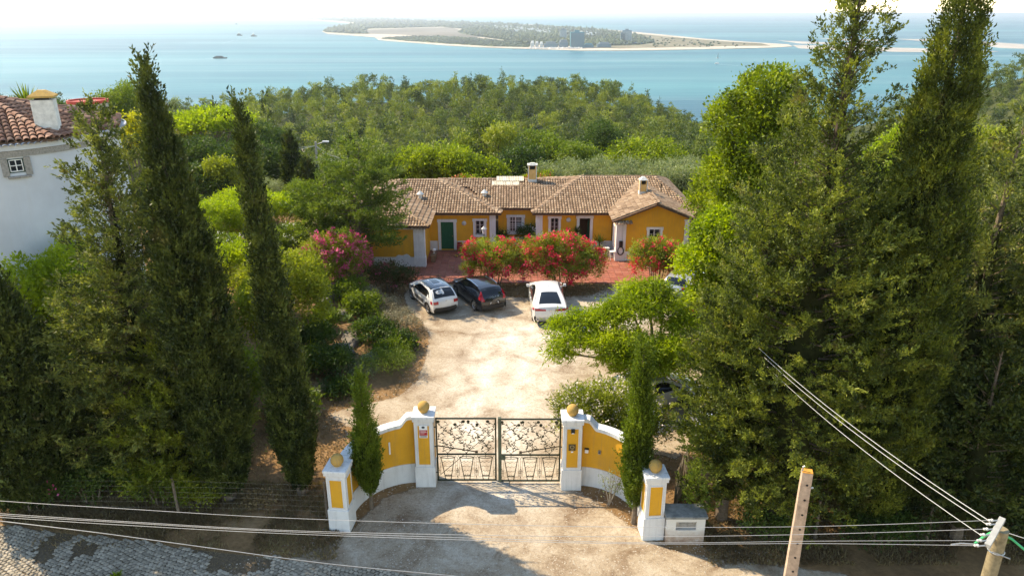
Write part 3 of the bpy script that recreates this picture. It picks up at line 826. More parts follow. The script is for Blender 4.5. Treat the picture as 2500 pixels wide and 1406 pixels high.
for c_, i in enumerate(order):
    x, y = sp[i]; kk = random.randrange(8); rz = ang + random.uniform(-.12, .12) + (PI if random.random() < .5 else 0); s = random.uniform(.9, 1.04)
    if c_ < 300:
        o = bpy.data.objects.new('cobble', cmesh[kk]); C.objects.link(o); o.parent = ro
        o.location = (x, y, 0.016 + random.uniform(0, .006)); o.rotation_euler = (random.uniform(-.04, .04), random.uniform(-.04, .04), rz); o.scale = (s, s, 1)
    else:
        v, f = cobs[kk]; c2, s2 = math.cos(rz), math.sin(rz); zz = 0.016 + random.uniform(0, .006)
        rest.add([(x + (a * c2 - b * s2) * s, y + (a * s2 + b * c2) * s, z + zz) for a, b, z in v], f)
if rest.V: tag(rest.build('cobbles', M['cobble'], ro), kind='stuff')
def _roadgrass(r, n):
    x = r.uniform(-17, 0, n); y = r.uniform(17.3, 20.8, n)
    ok = (fbm(x * 0.7 + 3, y * 0.7 + 8) > 0.58) & (poly_sd(x, y, road) > -0.3)
    return x[ok], y[ok]
blades('road_dry_grass', 14000, _roadgrass, 0.07, 0.02, M['dry'], 15, 1.2)

# ------------------------------------------------------------------ tiled terrace in front of the house
TX0, TX1, TY0, TY1 = -9.6, 9.4, 44.35, 51.4
def mat_tile(name, cols, rough=0.6):
    m, nt, b = nodes(name)
    n1 = noise(nt, 6, 5); g = nt.nodes['geo']; oi = N(nt, 'ShaderNodeObjectInfo')
    s = N(nt, 'ShaderNodeMath', operation='ADD'); nt.links.new(g.outputs['Random Per Island'], s.inputs[0]); nt.links.new(oi.outputs['Random'], s.inputs[1])
    f = N(nt, 'ShaderNodeMath', operation='FRACT'); nt.links.new(s.outputs[0], f.inputs[0])
    r = ramp(nt, f.outputs[0], [(i / (len(cols) - 1), c) for i, c in enumerate(cols)])
    r2 = ramp(nt, n1.outputs[0], [(0.3, (0.65, 0.65, 0.65)), (0.7, (1.15, 1.15, 1.15))])
    nt.links.new(mixc(nt, 0.8, r.outputs[0], r2.outputs[0], 'MULTIPLY'), b.inputs['Base Color'])
    b.inputs['Roughness'].default_value = rough; b.inputs['Specular IOR Level'].default_value = 0.2
    return m
M['floortile'] = mat_tile('red_clay_floor_tile', [(0.30, 0.095, 0.06), (0.38, 0.13, 0.08), (0.34, 0.12, 0.085), (0.42, 0.16, 0.10)])
M['grout'] = plain('dark_grout', (0.20, 0.10, 0.07), 0.9, 0, 0.2)
tb = MB(); tb.box(TX0, TX1, TY0, TY1, -0.1, 0.025)
ter = tag(tb.build('terrace', M['grout']), kind='structure')
ts = 0.47
tm = MB(); tm.box(-ts / 2 + .014, ts / 2 - .014, -ts / 2 + .014, ts / 2 - .014, 0, .02)
tmesh = new_mesh('floor_tile', tm.V, tm.F, M['floortile'])
hid = MB(); cnt = 0
nxt = int((TX1 - TX0) / ts); nyt = int((TY1 - TY0) / ts)
for i in range(nxt):
    for j in range(nyt):
        x = TX0 + (i + .5) * ts; y = TY0 + (j + .5) * ts
        p = 1250 + 1800 * x / (y * _cp + 16.2 * _sp)
        vis = (985 < p < 1150 or 1440 < p < 1560)
        if vis and cnt < 300:
            o = bpy.data.objects.new('floor_tile', tmesh); C.objects.link(o); o.parent = ter; cnt += 1
            o.location = (x, y, 0.025 + random.uniform(0, .004)); o.rotation_euler = (0, 0, random.choice((0, PI / 2)) + random.uniform(-.01, .01))
        else:
            hid.box(x - ts / 2 + .014, x + ts / 2 - .014, y - ts / 2 + .014, y + ts / 2 - .014, .025, .045)
tag(hid.build('floor_tiles', M['floortile'], ter), kind='stuff')
# ------------------------------------------------------------------ clay tile roofs
M['rooftile'] = mat_tile('old_clay_roof_tile', [(0.16, 0.10, 0.06), (0.37, 0.25, 0.155), (0.25, 0.16, 0.10), (0.46, 0.33, 0.22), (0.33, 0.21, 0.13)], 0.85)
M['redrooftile'] = mat_tile('red_clay_roof_tile', [(0.24, 0.115, 0.075), (0.33, 0.18, 0.12), (0.19, 0.10, 0.075), (0.38, 0.23, 0.16)], 0.85)
M['channel'] = plain('roof_channel_clay', (0.13, 0.075, 0.045), 0.95, 0, 0.4, 8)
def in_poly(u, v, P):
    c = False; n = len(P)
    for i in range(n):
        a = P[i]; b = P[(i + 1) % n]
        if (a[1] <= v < b[1]) or (b[1] <= v < a[1]):
            if u < a[0] + (v - a[1]) / (b[1] - a[1]) * (b[0] - a[0]): c = not c
    return c
def half_tile(o, u, v, n, L, r0, r1, lift, seg=6, th=0.0):
    """barrel tile from o up the slope v; returns verts, faces"""
    V = []
    for k, (rr, s, lf) in enumerate(((r0, 0, lift), (r1, L, 0.0))):
        for i in range(seg + 1):
            a = PI * i / seg
            V.append(o + v * s + u * (rr * math.cos(a)) + n * (rr * math.sin(a) * 0.85 + lf))
    F_ = [(i, i + 1, seg + 2 + i, seg + 1 + i) for i in range(seg)]
    if th:
        b = len(V)
        for i in range(seg + 1):
            a = PI * i / seg
            V.append(o + u * ((r0 - th) * math.cos(a)) + n * ((r0 - th) * math.sin(a) * 0.85 + lift))
        F_ += [(i + 1, i, b + i, b + i + 1) for i in range(seg)]
    return V, F_
def tile_plane(poly, mb, col=0.2, row=0.34, r0=0.098, lift=0.03, off=0.0):
    P = [Vector(p) for p in poly]
    u = (P[1] - P[0]).normalized(); n = (P[1] - P[0]).cross(P[2] - P[0]).normalized()
    if n.z < 0: n = -n
    v = n.cross(u).normalized()
    if v.z < 0: v = -v
    Q = [((p - P[0]).dot(u), (p - P[0]).dot(v)) for p in P]
    u0 = min(q[0] for q in Q); u1 = max(q[0] for q in Q); v1 = max(q[1] for q in Q); v0 = min(q[1] for q in Q)
    k = int((u1 - u0) / col)
    for i in range(k):
        uc = u0 + (i + .5) * col
        vv = v0 - 0.06
        while vv < v1:
            if in_poly(uc, max(vv + row * 0.5, v0 + 0.01), Q):
                o = P[0] + u * (uc + random.uniform(-.008, .008)) + v * (vv + random.uniform(-.015, .015)) + n * (0.015 + off)
                V_, F_ = half_tile(o, u, v, n, row + 0.07, r0, r0 * 0.82, lift + random.uniform(-.006, .01), 5)
                mb.add(V_, F_)
            vv += row
def ridge_tiles(a, b, mb, r=0.12, L=0.38):
    a = Vector(a); b = Vector(b); d = (b - a); n = max(1, int(d.length / L)); v = d.normalized()
    u = v.cross(Vector((0, 0, 1))).normalized(); nn = u.cross(v).normalized()
    if nn.z < 0: nn = -nn
    for i in range(n):
        V_, F_ = half_tile(a + d * (i / n), u, v, nn, L + 0.06, r, r * 0.85, 0.03, 6); mb.add(V_, F_)

YF = 51.4; YL = 47.6; YR = 48.9; YM = 52.4
house = thing('house', 'long low ochre yellow house with white trim and brown tiled hipped roofs', 'house', (0, YF, 0))
house_inv = Matrix.Translation((0, -YF, 0))
def hp(mb, name, mat, parent=None, smooth=False, bevel=0):
    o = mb.build(name, mat, None, smooth, bevel)
    o.data.transform(house_inv)
    o.parent = parent or house
    return o
RZ = 0.03
roofs = {
 'R1f': [(-13.6, 51.02, 2.84), (-0.75, 51.02, 2.84), (-5.8, 56.2, 4.15), (-8.6, 56.2, 4.15)],
 'R1r': [(-0.75, 51.02, 2.84), (-0.75, 61.2, 2.84), (-5.8, 56.2, 4.15)],
 'R1l': [(-13.6, 61.2, 2.84), (-13.6, 51.02, 2.84), (-8.6, 56.2, 4.15)],
 'R1b': [(-0.75, 61.2, 2.84), (-13.6, 61.2, 2.84), (-8.6, 56.2, 4.15), (-5.8, 56.2, 4.15)],
 'R2f': [(-1.6, 52.02, 2.95), (2.2, 52.02, 2.95), (4.3, 55.5, 3.78), (-3.4, 55.5, 3.78)],
 'R2b': [(-4.9, 55.62, 3.70), (5.0, 55.62, 3.70), (5.6, 57.2, 3.98), (-5.8, 57.2, 3.98)],
 'R3f': [(1.45, 51.02, 2.84), (13.3, 51.02, 2.84), (11.1, 57.0, 4.24), (5.4, 57.0, 4.24)],
 'R3l': [(1.45, 62.9, 2.84), (1.45, 51.02, 2.84), (5.4, 57.0, 4.24)],
 'R3r': [(13.3, 51.02, 2.84), (13.3, 62.9, 2.84), (11.1, 57.0, 4.24)],
 'R3b': [(13.3, 62.9, 2.84), (1.45, 62.9, 2.84), (5.4, 57.0, 4.24), (11.1, 57.0, 4.24)],
 'R4l': [(6.9, 52.6, 2.93), (6.9, 48.62, 2.93), (9.85, 48.62, 4.12), (9.85, 56.8, 4.12), (6.9, 51.2, 2.93)],
 'R4r': [(12.35, 48.62, 3.1), (12.35, 54.6, 3.1), (9.85, 56.8, 4.12), (9.85, 48.62, 4.12)],
 'R5r': [(-5.5, 47.28, 2.93), (-5.5, 51.3, 2.93), (-9.4, 55.6, 4.08), (-9.4, 51.2, 4.08)],
 'R5f': [(-13.3, 47.28, 2.93), (-5.5, 47.28, 2.93), (-9.4, 51.2, 4.08)],
 'R5l': [(-13.3, 52.0, 2.93), (-13.3, 47.28, 2.93), (-9.4, 51.2, 4.08), (-9.4, 55.6, 4.08)],
}
del roofs['R4l']
roofs['R4l'] = [(6.9, 51.3, 2.93), (6.9, 48.62, 2.93), (9.85, 48.62, 4.12), (9.85, 56.6, 4.12)]
ridges = {'R1f': [((-8.6, 56.2, 4.15), (-5.8, 56.2, 4.15)), ((-0.75, 51.02, 2.84), (-5.8, 56.2, 4.15)), ((-13.6, 51.02, 2.84), (-8.6, 56.2, 4.15))],
 'R2f': [((-3.4, 55.55, 3.80), (4.3, 55.55, 3.80))], 'R2b': [((-5.8, 57.2, 4.0), (5.6, 57.2, 4.0))],
 'R3f': [((5.4, 57.0, 4.25), (11.1, 57.0, 4.25)), ((1.45, 51.02, 2.84), (5.4, 57.0, 4.24))], 'R3r': [((13.3, 51.02, 2.84), (11.1, 57.0, 4.24))],
 'R4l': [((9.85, 48.62, 4.13), (9.85, 56.6, 4.13))], 'R5f': [((-5.5, 47.28, 2.93), (-9.4, 51.2, 4.08)), ((-13.3, 47.28, 2.93), (-9.4, 51.2, 4.08))], 'R5r': [((-9.4, 51.2, 4.08), (-9.4, 55.6, 4.08))]}
for k_, poly in roofs.items():
    mb = MB(); P = [Vector(p) for p in poly]
    nn = len(P); mb.add([p + Vector((0, 0, -0.0)) for p in P] + [p - Vector((0, 0, 0.12)) for p in P], [list(range(nn)), list(range(nn, 2 * nn))[::-1]] + [((i + 1) % nn, i, nn + i, nn + (i + 1) % nn) for i in range(nn)])
    ro_ = hp(mb, 'roof', M['channel'])
    if k_ in ('R1b', 'R3b'): continue
    t_ = MB(); tile_plane(poly, t_)
    for a, b_ in ridges.get(k_, []): ridge_tiles(a, b_, t_)
    ot = hp(t_, 'roof_tiles', M['rooftile'], ro_, smooth=True); tag(ot, kind='stuff')

def wall_holes(mb, x0, x1, z0, z1, y, holes, th=0.3):
    xs_ = sorted({x0, x1, *[h[0] for h in holes], *[h[1] for h in holes]}); zs_ = sorted({z0, z1, *[h[2] for h in holes], *[h[3] for h in holes]})
    for i in range(len(xs_) - 1):
        for j in range(len(zs_) - 1):
            cx_, cz_ = (xs_[i] + xs_[i + 1]) / 2, (zs_[j] + zs_[j + 1]) / 2
            if any(h[0] < cx_ < h[1] and h[2] < cz_ < h[3] for h in holes): continue
            a, b_, c_, d_ = xs_[i], xs_[i + 1], zs_[j], zs_[j + 1]
            mb.add([(a, y, c_), (b_, y, c_), (b_, y, d_), (a, y, d_)], [(0, 1, 2, 3)])
    for h in holes:
        a, b_, c_, d_ = h
        mb.add([(a, y, c_), (b_, y, c_), (b_, y, d_), (a, y, d_), (a, y + th, c_), (b_, y + th, c_), (b_, y + th, d_), (a, y + th, d_)], [(0, 4, 5, 1), (1, 5, 6, 2), (2, 6, 7, 3), (3, 7, 4, 0)])
def rect(px0, px1, r0, r1, Y):
    a = onY(px0, r1, Y); b_ = onY(px1, r0, Y); return (round(a.x, 3), round(b_.x, 3), round(a.z, 3), round(b_.z, 3))
H = {'door1': rect(1078, 1107, 542, 612, YF), 'win1': rect(1161, 1182, 539, 573, YF), 'win2': rect(1243, 1275, 530, 567, YM), 'win3': rect(1344, 1364, 533, 566, YF), 'door2': rect(1413, 1441, 533, 601, YF), 'winr': rect(1583, 1612, 560, 598, YR)}
H['door1'] = (H['door1'][0], H['door1'][1], 0.07, H['door1'][3]); H['door2'] = (H['door2'][0], H['door2'][1], 0.07, H['door2'][3])
BASE = 0.72
def facade(x0, x1, y, holes, ztop):
    w = MB(); wall_holes(w, x0, x1, 0.0, ztop, y, holes); hp(w, 'wall', M['yellow'])
    # plinth, split round the doors, and eave moulding
    cuts = sorted([(h[0] - .26, h[1] + .26) for h in holes if h[2] < 0.2]); xa = x0
    for c0, c1 in cuts + [(x1, x1)]:
        if c0 - xa > 0.05: p = MB(); p.box(xa, c0, y - 0.035, y + 0.02, 0.02, BASE); hp(p, 'plinth', M['white'])
        xa = c1
    c = MB(); c.box(x0, x1, y - 0.10, y + 0.02, ztop - 0.22, ztop - 0.005); c.box(x0, x1, y - 0.17, y - 0.098, ztop - 0.13, ztop - 0.006)
    hp(c, 'eave_moulding', M['white'])
facade(-5.95, -1.3, YF, [H['door1'], H['win1']], 2.86)
facade(-1.0, 1.75, YM, [H['win2']], 2.98)
facade(1.95, 7.2, YF, [H['win3'], H['door2']], 2.86)
facade(-12.9, -5.95, YL, [rect(886, 905, 575, 640, YL)], 2.9)
# right wing front under the gable
w = MB(); h = H['winr']; wall_holes(w, 7.25, 12.1, 0, 2.9, YR, [h])
w.add([(7.25, YR, 2.9), (12.1, YR, 2.9), (12.1, YR, 3.08), (9.85, YR, 4.0), (7.25, YR, 2.96)], [(0, 1, 2, 3, 4)])
hp(w, 'wall', M['yellow'])
w = MB(); w.box(7.75, 12.1, YR - .03, YR + .02, 0.02, BASE); hp(w, 'plinth', M['white'])
# side walls
def side(x, y0, y1, z1, sgn, holes=()):
    w = MB(); ys_ = sorted({y0, y1, *[q for h_ in holes for q in h_[:2]]}); zs_ = sorted({0, z1, *[q for h_ in holes for q in h_[2:]]})
    for i in range(len(ys_) - 1):
        for j in range(len(zs_) - 1):
            cy, cz = (ys_[i] + ys_[i + 1]) / 2, (zs_[j] + zs_[j + 1]) / 2
            if any(q[0] < cy < q[1] and q[2] < cz < q[3] for q in holes): continue
            w.add([(x, ys_[i], zs_[j]), (x, ys_[i + 1], zs_[j]), (x, ys_[i + 1], zs_[j + 1]), (x, ys_[i], zs_[j + 1])], [(0, 1, 2, 3)])
    hp(w, 'wall', M['yellow'])
side(-5.95, YL, YF, 2.93, 1)
side(7.25, YR, YF, 2.93, -1, [(49.9, 50.7, 0.07, 2.2)])
side(-1.3, YF, YM, 2.9, 1); side(1.78, YF, YM, 2.9, 1)
side(12.1, YR, 62.5, 3.0, 1); side(-12.9, YL, 60.8, 2.9, 1); 
w = MB(); w.add([(-12.9, 60.8, 0), (12.1, 62.5, 0), (12.1, 62.5, 2.85), (-12.9, 60.8, 2.85)], [(3, 2, 1, 0)]); hp(w, 'wall', M['yellow'])
# pilasters
for (x0, x1, y0, y1, zt) in ((-1.62, -1.18, YF - .06, YF + .3, 2.75), (1.72, 2.2, YF - .06, YF + .3, 2.75), (-6.62, -5.88, YL - .07, YL + .45, 2.78), (7.18, 7.85, YR - .07, YR + .4, 2.8), (11.85, 12.18, YR - .05, YR + .3, 2.9)):
    p = MB(); p.box(x0, x1, y0, y1, 0.02, zt); p.box(x0 - .05, x1 + .05, y0 - .05, y1, zt, zt + .1); p.box(x0 - .03, x1 + .03, y0 - .03, y1, 0.02, BASE)
    hp(p, 'pilaster', M['white'], bevel=0.012)
# scrolled shoulders of the plinth beside the corner pilasters
for cx_, y, s in ((-6.62, YL, -1), (7.85, YR, 1)):
    p = MB(); poly = [(cx_, BASE), (cx_ + s * 1.25, BASE)] + [(cx_ + s * (1.25 - 1.25 * t), BASE + 0.30 * math.sin(PI * min(1, t * 1.25)) ** 0.7 * (0.7 + 0.3 * math.cos(9 * t))) for t in np.linspace(0.06, 0.97, 12)]
    if s > 0: poly = poly[::-1]
    p.vprism(poly, y - .033, y + .02); hp(p, 'plinth_scroll', M['white'])
# little cut corner roofs at the two wing corners
for cx_, y, s in ((-6.1, YL, 1), (7.4, YR, -1)):
    t_ = MB()
    for i in range(6):
        x = cx_ - s * (0.75 - i * 0.21) if s > 0 else cx_ - 0.3 + i * 0.21
        V_, F_ = half_tile(Vector((x, y - 0.42, 2.72)), Vector((1, 0, 0)), Vector((0, .94, .34)), Vector((0, -.34, .94)), .5, .1, .085, .02, 6, 0.02); t_.add(V_, F_)
    hp(t_, 'corner_eave_tiles', M['rooftile'], smooth=True)
def surround(h, y, wd=0.16, sill=True, door=False):
    a, b_, c_, d_ = h; p = MB()
    c0 = 0.05 if door else c_ - wd
    p.box(a - wd, a - .001, y - .05, y + .12, c0, d_ + wd); p.box(b_ + .001, b_ + wd, y - .05, y + .12, c0, d_ + wd)
    p.box(a - .001, b_ + .001, y - .05, y + .12, d_, d_ + wd)
    p.box(a - wd - .05, a - wd, y - .05, y + .02, d_ + wd - .22, d_ + wd); p.box(b_ + wd, b_ + wd + .05, y - .05, y + .02, d_ + wd - .22, d_ + wd)
    if not door: p.box(a - .001, b_ + .001, y - .06, y + .12, c_ - wd, c_)
    return hp(p, 'window_surround' if not door else 'door_surround', M['white'])
def casement(h, y, nx, nz, bars=True, cage=False, frame='whitewood'):
    a, b_, c_, d_ = h
    surround(h, y)
    w = MB(); f = .05; yy = y + .13
    w.box(a, a + f, yy, yy + .05, c_, d_); w.box(b_ - f, b_, yy, yy + .05, c_, d_); w.box(a + f, b_ - f, yy, yy + .05, c_, c_ + f); w.box(a + f, b_ - f, yy, yy + .05, d_ - f, d_)
    m_ = (a + b_) / 2; w.box(m_ - .04, m_ + .04, yy - .003, yy + .047, c_ + f, d_ - f)
    win = hp(w, 'window', M[frame])
    g = MB(); g.box(a + f, b_ - f, yy + .03, yy + .04, c_ + f, d_ - f); hp(g, 'pane', M['glass'], win)
    def mub(*a_): mu = MB(); mu.box(*a_); hp(mu, 'muntin', M[frame], win)
    for s0, s1 in ((a + f, m_ - .04), (m_ + .04, b_ - f)):
        for i in range(1, nx): x = s0 + (s1 - s0) * i / nx; mub(x - .01, x + .01, yy + .01, yy + .029, c_ + f, d_ - f)
        for j in range(1, nz): z = c_ + f + (d_ - c_ - 2 * f) * j / nz; mub(s0, s1, yy + .012, yy + .027, z - .01, z + .01)
    gr = MB()
    if bars:
        for i in range(5): x = a + (b_ - a) * (i + .5) / 5; gr.tube([(x, y + .05, c_), (x, y + .05, d_)], .011, 5)
        for z in (c_ + .12, d_ - .12): gr.tube([(a, y + .05, z), (b_, y + .05, z)], .011, 5)
        hp(gr, 'window_bars', M['blacksteel'], win)
    if cage:
        x0, x1, z0, z1, q = a - .14, b_ + .14, c_ - .12, d_ + .1, y - .24
        for i in range(11):
            x = x0 + (x1 - x0) * i / 10
            gr.tube([(x, y - .02, z1), (x, q, z1), (x, q, z0 + .2), (x, q - .05, z0 + .05), (x, y - .02, z0)], .009, 5)
        for z in (z1, (z0 + z1) / 2, z0 + .2): gr.tube([(x0, y - .02, z), (x0, q, z), (x1, q, z), (x1, y - .02, z)], .011, 5)
        hp(gr, 'window_grille', M['whitewood'], win)
casement(H['win1'], YF, 1, 3); casement(H['win3'], YF, 1, 3); casement(H['win2'], YM, 2, 4, False, True); casement(H['winr'], YR, 1, 3)
# doors
surround(H['door1'], YF, .2, door=True); a, b_, c_, d_ = H['door1']
w = MB(); w.box(a, b_, YF + .12, YF + .17, c_, d_ - .0)
for i in range(9):
    x = a + (b_ - a) * (i + .5) / 9; w.box(x - .042, x + .042, YF + .105, YF + .119, c_ + .05, d_ - .05)
dr = hp(w, 'door', M['doorgreen']); q = MB(); q.sphere((b_ - .1, YF + .08, 1.05), .03, 8, 6); hp(q, 'door_handle', M['brass'], dr)
surround(H['door2'], YF, .2, door=True); a, b_, c_, d_ = H['door2']
w = MB(); w.box(a, b_, YF + 1.6, YF + 1.7, c_, d_); w.box(a - .1, a, YF + .3, YF + 1.7, c_, d_); w.box(b_, b_ + .1, YF + .3, YF + 1.7, c_, d_); w.box(a, b_, YF + .3, YF + 1.6, d_, d_ + .05); hp(w, 'dark_hallway', M['brownwood'])
w = MB(); w.box(b_ - .07, b_ - .02, YF + .15, YF + 1.05, c_, d_ - .01); w.box(b_ - .10, b_ - .07, YF + .25, YF + .5, c_ + .2, d_ - .3); w.box(b_ - .10, b_ - .07, YF + .6, YF + .95, c_ + .2, d_ - .3)
hp(w, 'door', M['doorgreen'])
w = MB(); w.box(a - .1, b_ + .1, YF - .3, YF + .1, .071, .12); hp(w, 'door_step', M['white'])
# side door and shutter in the lit flank of the right wing
w = MB(); w.box(7.25 + .08, 7.25 + .12, 49.9, 50.7, .07, 2.2); w.box(7.2, 7.32, 49.78, 49.9, .05, 2.3); w.box(7.2, 7.32, 50.7, 50.82, .05, 2.3); w.box(7.2, 7.32, 49.9, 50.7, 2.2, 2.3); hp(w, 'side_door', M['whitewood'])
w = MB(); w.box(7.21, 7.26, YR + .4, YF, .02, BASE); hp(w, 'plinth', M['white'])
# round porcelain wall lamps
for px_c, r_c in ((1133, 545), (1388, 537)):
    c = onY(px_c, r_c, YF)
    w = MB(); w.lathe([(.02, 0), (.15, .0), (.17, .03), (.13, .06), (.08, .10), (.001, .12)], (0, 0, 0), 14)
    o = w.build('wall_lamp', M['porcelain'], None, True); o.data.transform(Matrix.Translation(c - Vector((0, .0, 0))) @ Matrix.Rotation(PI / 2, 4, 'X')); o.data.transform(house_inv); o.parent = house
# chimneys
def chimney(x, y, w_, d_, z0, z1, cap):
    c = MB(); c.box(x - w_ / 2, x + w_ / 2, y - d_ / 2, y + d_ / 2, z0, z1 - .32)
    for sx in (-1, 1):
        c.box(x + sx * w_ / 2 - (.1 if sx > 0 else 0), x + sx * w_ / 2 + (.1 if sx < 0 else 0), y - d_ / 2, y + d_ / 2, z1 - .32, z1)
    c.box(x - w_ / 2 + .1, x + w_ / 2 - .1, y + d_ / 2 - .08, y + d_ / 2, z1 - .32, z1)
    ch = hp(c, 'chimney', M['peach'])
    b2 = MB(); b2.box(x - w_ / 2 - .03, x + w_ / 2 + .03, y - d_ / 2 - .03, y + d_ / 2 + .03, z0, z0 + .42)
    for sx in (-1, 1): b2.box(x + sx * w_ / 2 - .03, x + sx * w_ / 2 + .03, y - d_ / 2 - .012, y - d_ / 2 + .06, z0 + .42, z1)
    hp(b2, 'chimney_base', M['cement'], ch)
    c2 = MB()
    if cap == 'flat':
        c2.box(x - w_ / 2 - .08, x + w_ / 2 + .08, y - d_ / 2 - .08, y + d_ / 2 + .08, z1, z1 + .08); c2.box(x - .2, x + .2, y - .15, y + .15, z1 + .08, z1 + .16)
    else:
        e = .05; zt = z1
        c2.add([(x - w_ / 2 - e, y - d_ / 2 - e, zt), (x + w_ / 2 + e, y - d_ / 2 - e, zt), (x + w_ / 2 + e, y + d_ / 2 + e, zt), (x - w_ / 2 - e, y + d_ / 2 + e, zt), (x - .08, y - .08, zt + .22), (x + .08, y - .08, zt + .22), (x + .08, y + .08, zt + .22), (x - .08, y + .08, zt + .22)], [(3, 2, 1, 0), (4, 5, 6, 7), (0, 1, 5, 4), (1, 2, 6, 5), (2, 3, 7, 6), (3, 0, 4, 7)])
    hp(c2, 'chimney_cap', M['cement'], ch)
    f_ = MB(); f_.box(x - w_ / 2 + .1, x + w_ / 2 - .1, y - .05, y - .02, z1 - .30, z1 - .02); hp(f_, 'flue', M['blacksteel'], ch)
chimney(1.58, 56.8, .62, .5, 3.7, 5.2, 'flat'); chimney(9.45, 52.4, .52, .5, 3.75, 5.0, 'hip')
for x, y, z in ((-6.75, 53.2, 3.3), (-2.05, 53.9, 3.25)):
    w = MB(); w.tube([(x, y, z), (x, y, z + .42)], .14, 10); w.lathe([(.25, .42), (.27, .46), (.05, .68), (.01, .70)], (x, y, z), 12); hp(w, 'roof_vent', M['cement'], smooth=True)
w = MB(); w.tube([(11.1, 54.0, 3.4), (11.1, 54.0, 4.25)], .04, 6); w.tube([(11.1, 54.0, 4.25), (11.1, 54.0, 4.33)], .07, 6); hp(w, 'stove_pipe', M['ironrust'])
# pale corrugated sheets lying over the back roof
w = MB()
for (x0, x1, y0, y1, z0, z1) in ((-1.55, .55, 55.75, 56.6, 3.86, 4.0), (-1.2, .9, 56.5, 57.5, 4.03, 4.18)):
    n_ = 34; V_ = []; 
    for i in range(n_ + 1):
        x = x0 + (x1 - x0) * i / n_; dz = .03 * math.sin(i * PI * .9)
        V_ += [(x, y0, z0 + dz), (x, y1, z1 + dz), (x, y0, z0 + dz - .012), (x, y1, z1 + dz - .012)]
    w.add(V_, [(4 * i, 4 * i + 4, 4 * i + 5, 4 * i + 1) for i in range(n_)] + [(4 * i + 2, 4 * i + 3, 4 * i + 7, 4 * i + 6) for i in range(n_)] + [(4 * i, 4 * i + 2, 4 * i + 6, 4 * i + 4) for i in range(n_)])
M['sheet'] = plain('pale_fibre_sheet', (0.58, 0.52, 0.40), 0.9, 0, 0.25, 3)
hp(w, 'corrugated_sheet', M['sheet'])
# EV charger and cable on the corner pilaster
cc = Vector((7.52, YR - .07, 0))
w = MB(); w.box(7.40, 7.64, YR - .22, YR - .075, 1.05, 1.5); o = w.build('car_charger', M['blacksteel'], bevel=.02); tag(o, 'dark wall charger box with coiled cable on the white corner of the right wing', 'charger')
w = MB()
for k_ in range(4): w.tube([(7.52 + math.cos(a_) * (.17 + .02 * k_), YR - .13 - .012 * k_, .78 + math.sin(a_) * (.26 + .015 * k_)) for a_ in np.linspace(0, 2 * PI, 18)], .011, 5, False)
c2 = w.build('charging_cable', M['darkcable'], o)
w = MB(); w.tube([(7.62, YR - .085, 1.5), (7.62, YR - .085, 2.6), (7.42, YR - .085, 2.6)], .012, 5); w.build('conduit', M['galv'], o)
# ------------------------------------------------------------------ entrance: curved walls, pillars, iron gate
def pillar(x, y, w, h, rz, label_parent, panels=('f', 'l', 'r'), plinth_h=0.86):
    """square pillar with framed ochre panels; built round its own centre then turned"""
    root = label_parent
    mt = Matrix.Translation((x, y, 0)) @ Matrix.Rotation(rz, 4, 'Z')
    def put(mb, name, mat, parent=root, **k):
        o = mb.build(name, mat, None, **k); o.data.transform(mt); o.parent = parent; return o
    hw = w / 2; b = MB()
    b.box(-hw, hw, -hw, hw, 0.84, h)
    p = put(b, 'pillar', M['white'], bevel=.012)
    b = MB(); b.box(-hw - .035, hw + .035, -hw - .035, hw + .035, -.1, plinth_h); b.box(-hw - .05, hw + .05, -hw - .05, hw + .05, h - .14, h - .02)
    put(b, 'pillar_plinth', M['white'], p, bevel=.015)
    b = MB(); b.box(-hw - .07, hw + .07, -hw - .07, hw + .07, h - .02, h + .07); put(b, 'pillar_cap', M['coping'], p, bevel=.015)
    b = MB(); pw = hw * .62; z0, z1 = plinth_h + .1, h - .3
    for s in panels:
        if s == 'f': b.box(-pw, pw, -hw - .006, -hw + .02, z0, z1)
        if s == 'r': b.box(hw - .02, hw + .006, -pw, pw, z0, z1)
        if s == 'l': b.box(-hw - .006, -hw + .02, -pw, pw, z0, z1)
    pn = put(b, 'pillar_panel', M['yellow'], p)
    fr = MB(); t = .028
    for s in panels:
        for (a0, a1, c0, c1) in ((-pw - t, -pw, z0 - t, z1 + t), (pw, pw + t, z0 - t, z1 + t), (-pw, pw, z0 - t, z0), (-pw, pw, z1, z1 + t)):
            if s == 'f': fr.box(a0, a1, -hw - .022, -hw - .0015, c0, c1)
            if s == 'r': fr.box(hw + .0015, hw + .022, a0, a1, c0, c1)
            if s == 'l': fr.box(-hw - .022, -hw - .0015, a0, a1, c0, c1)
    put(fr, 'panel_frame', M['white'], p)
    b = MB(); b.sphere((0, 0, h + .07 + .20), .215, 24, 14); b.lathe([(.13, 0), (.13, .03), (.1, .05)], (0, 0, h + .07), 16)
    put(b, 'pillar_ball', M['ballochre'], p, smooth=True)
    return p
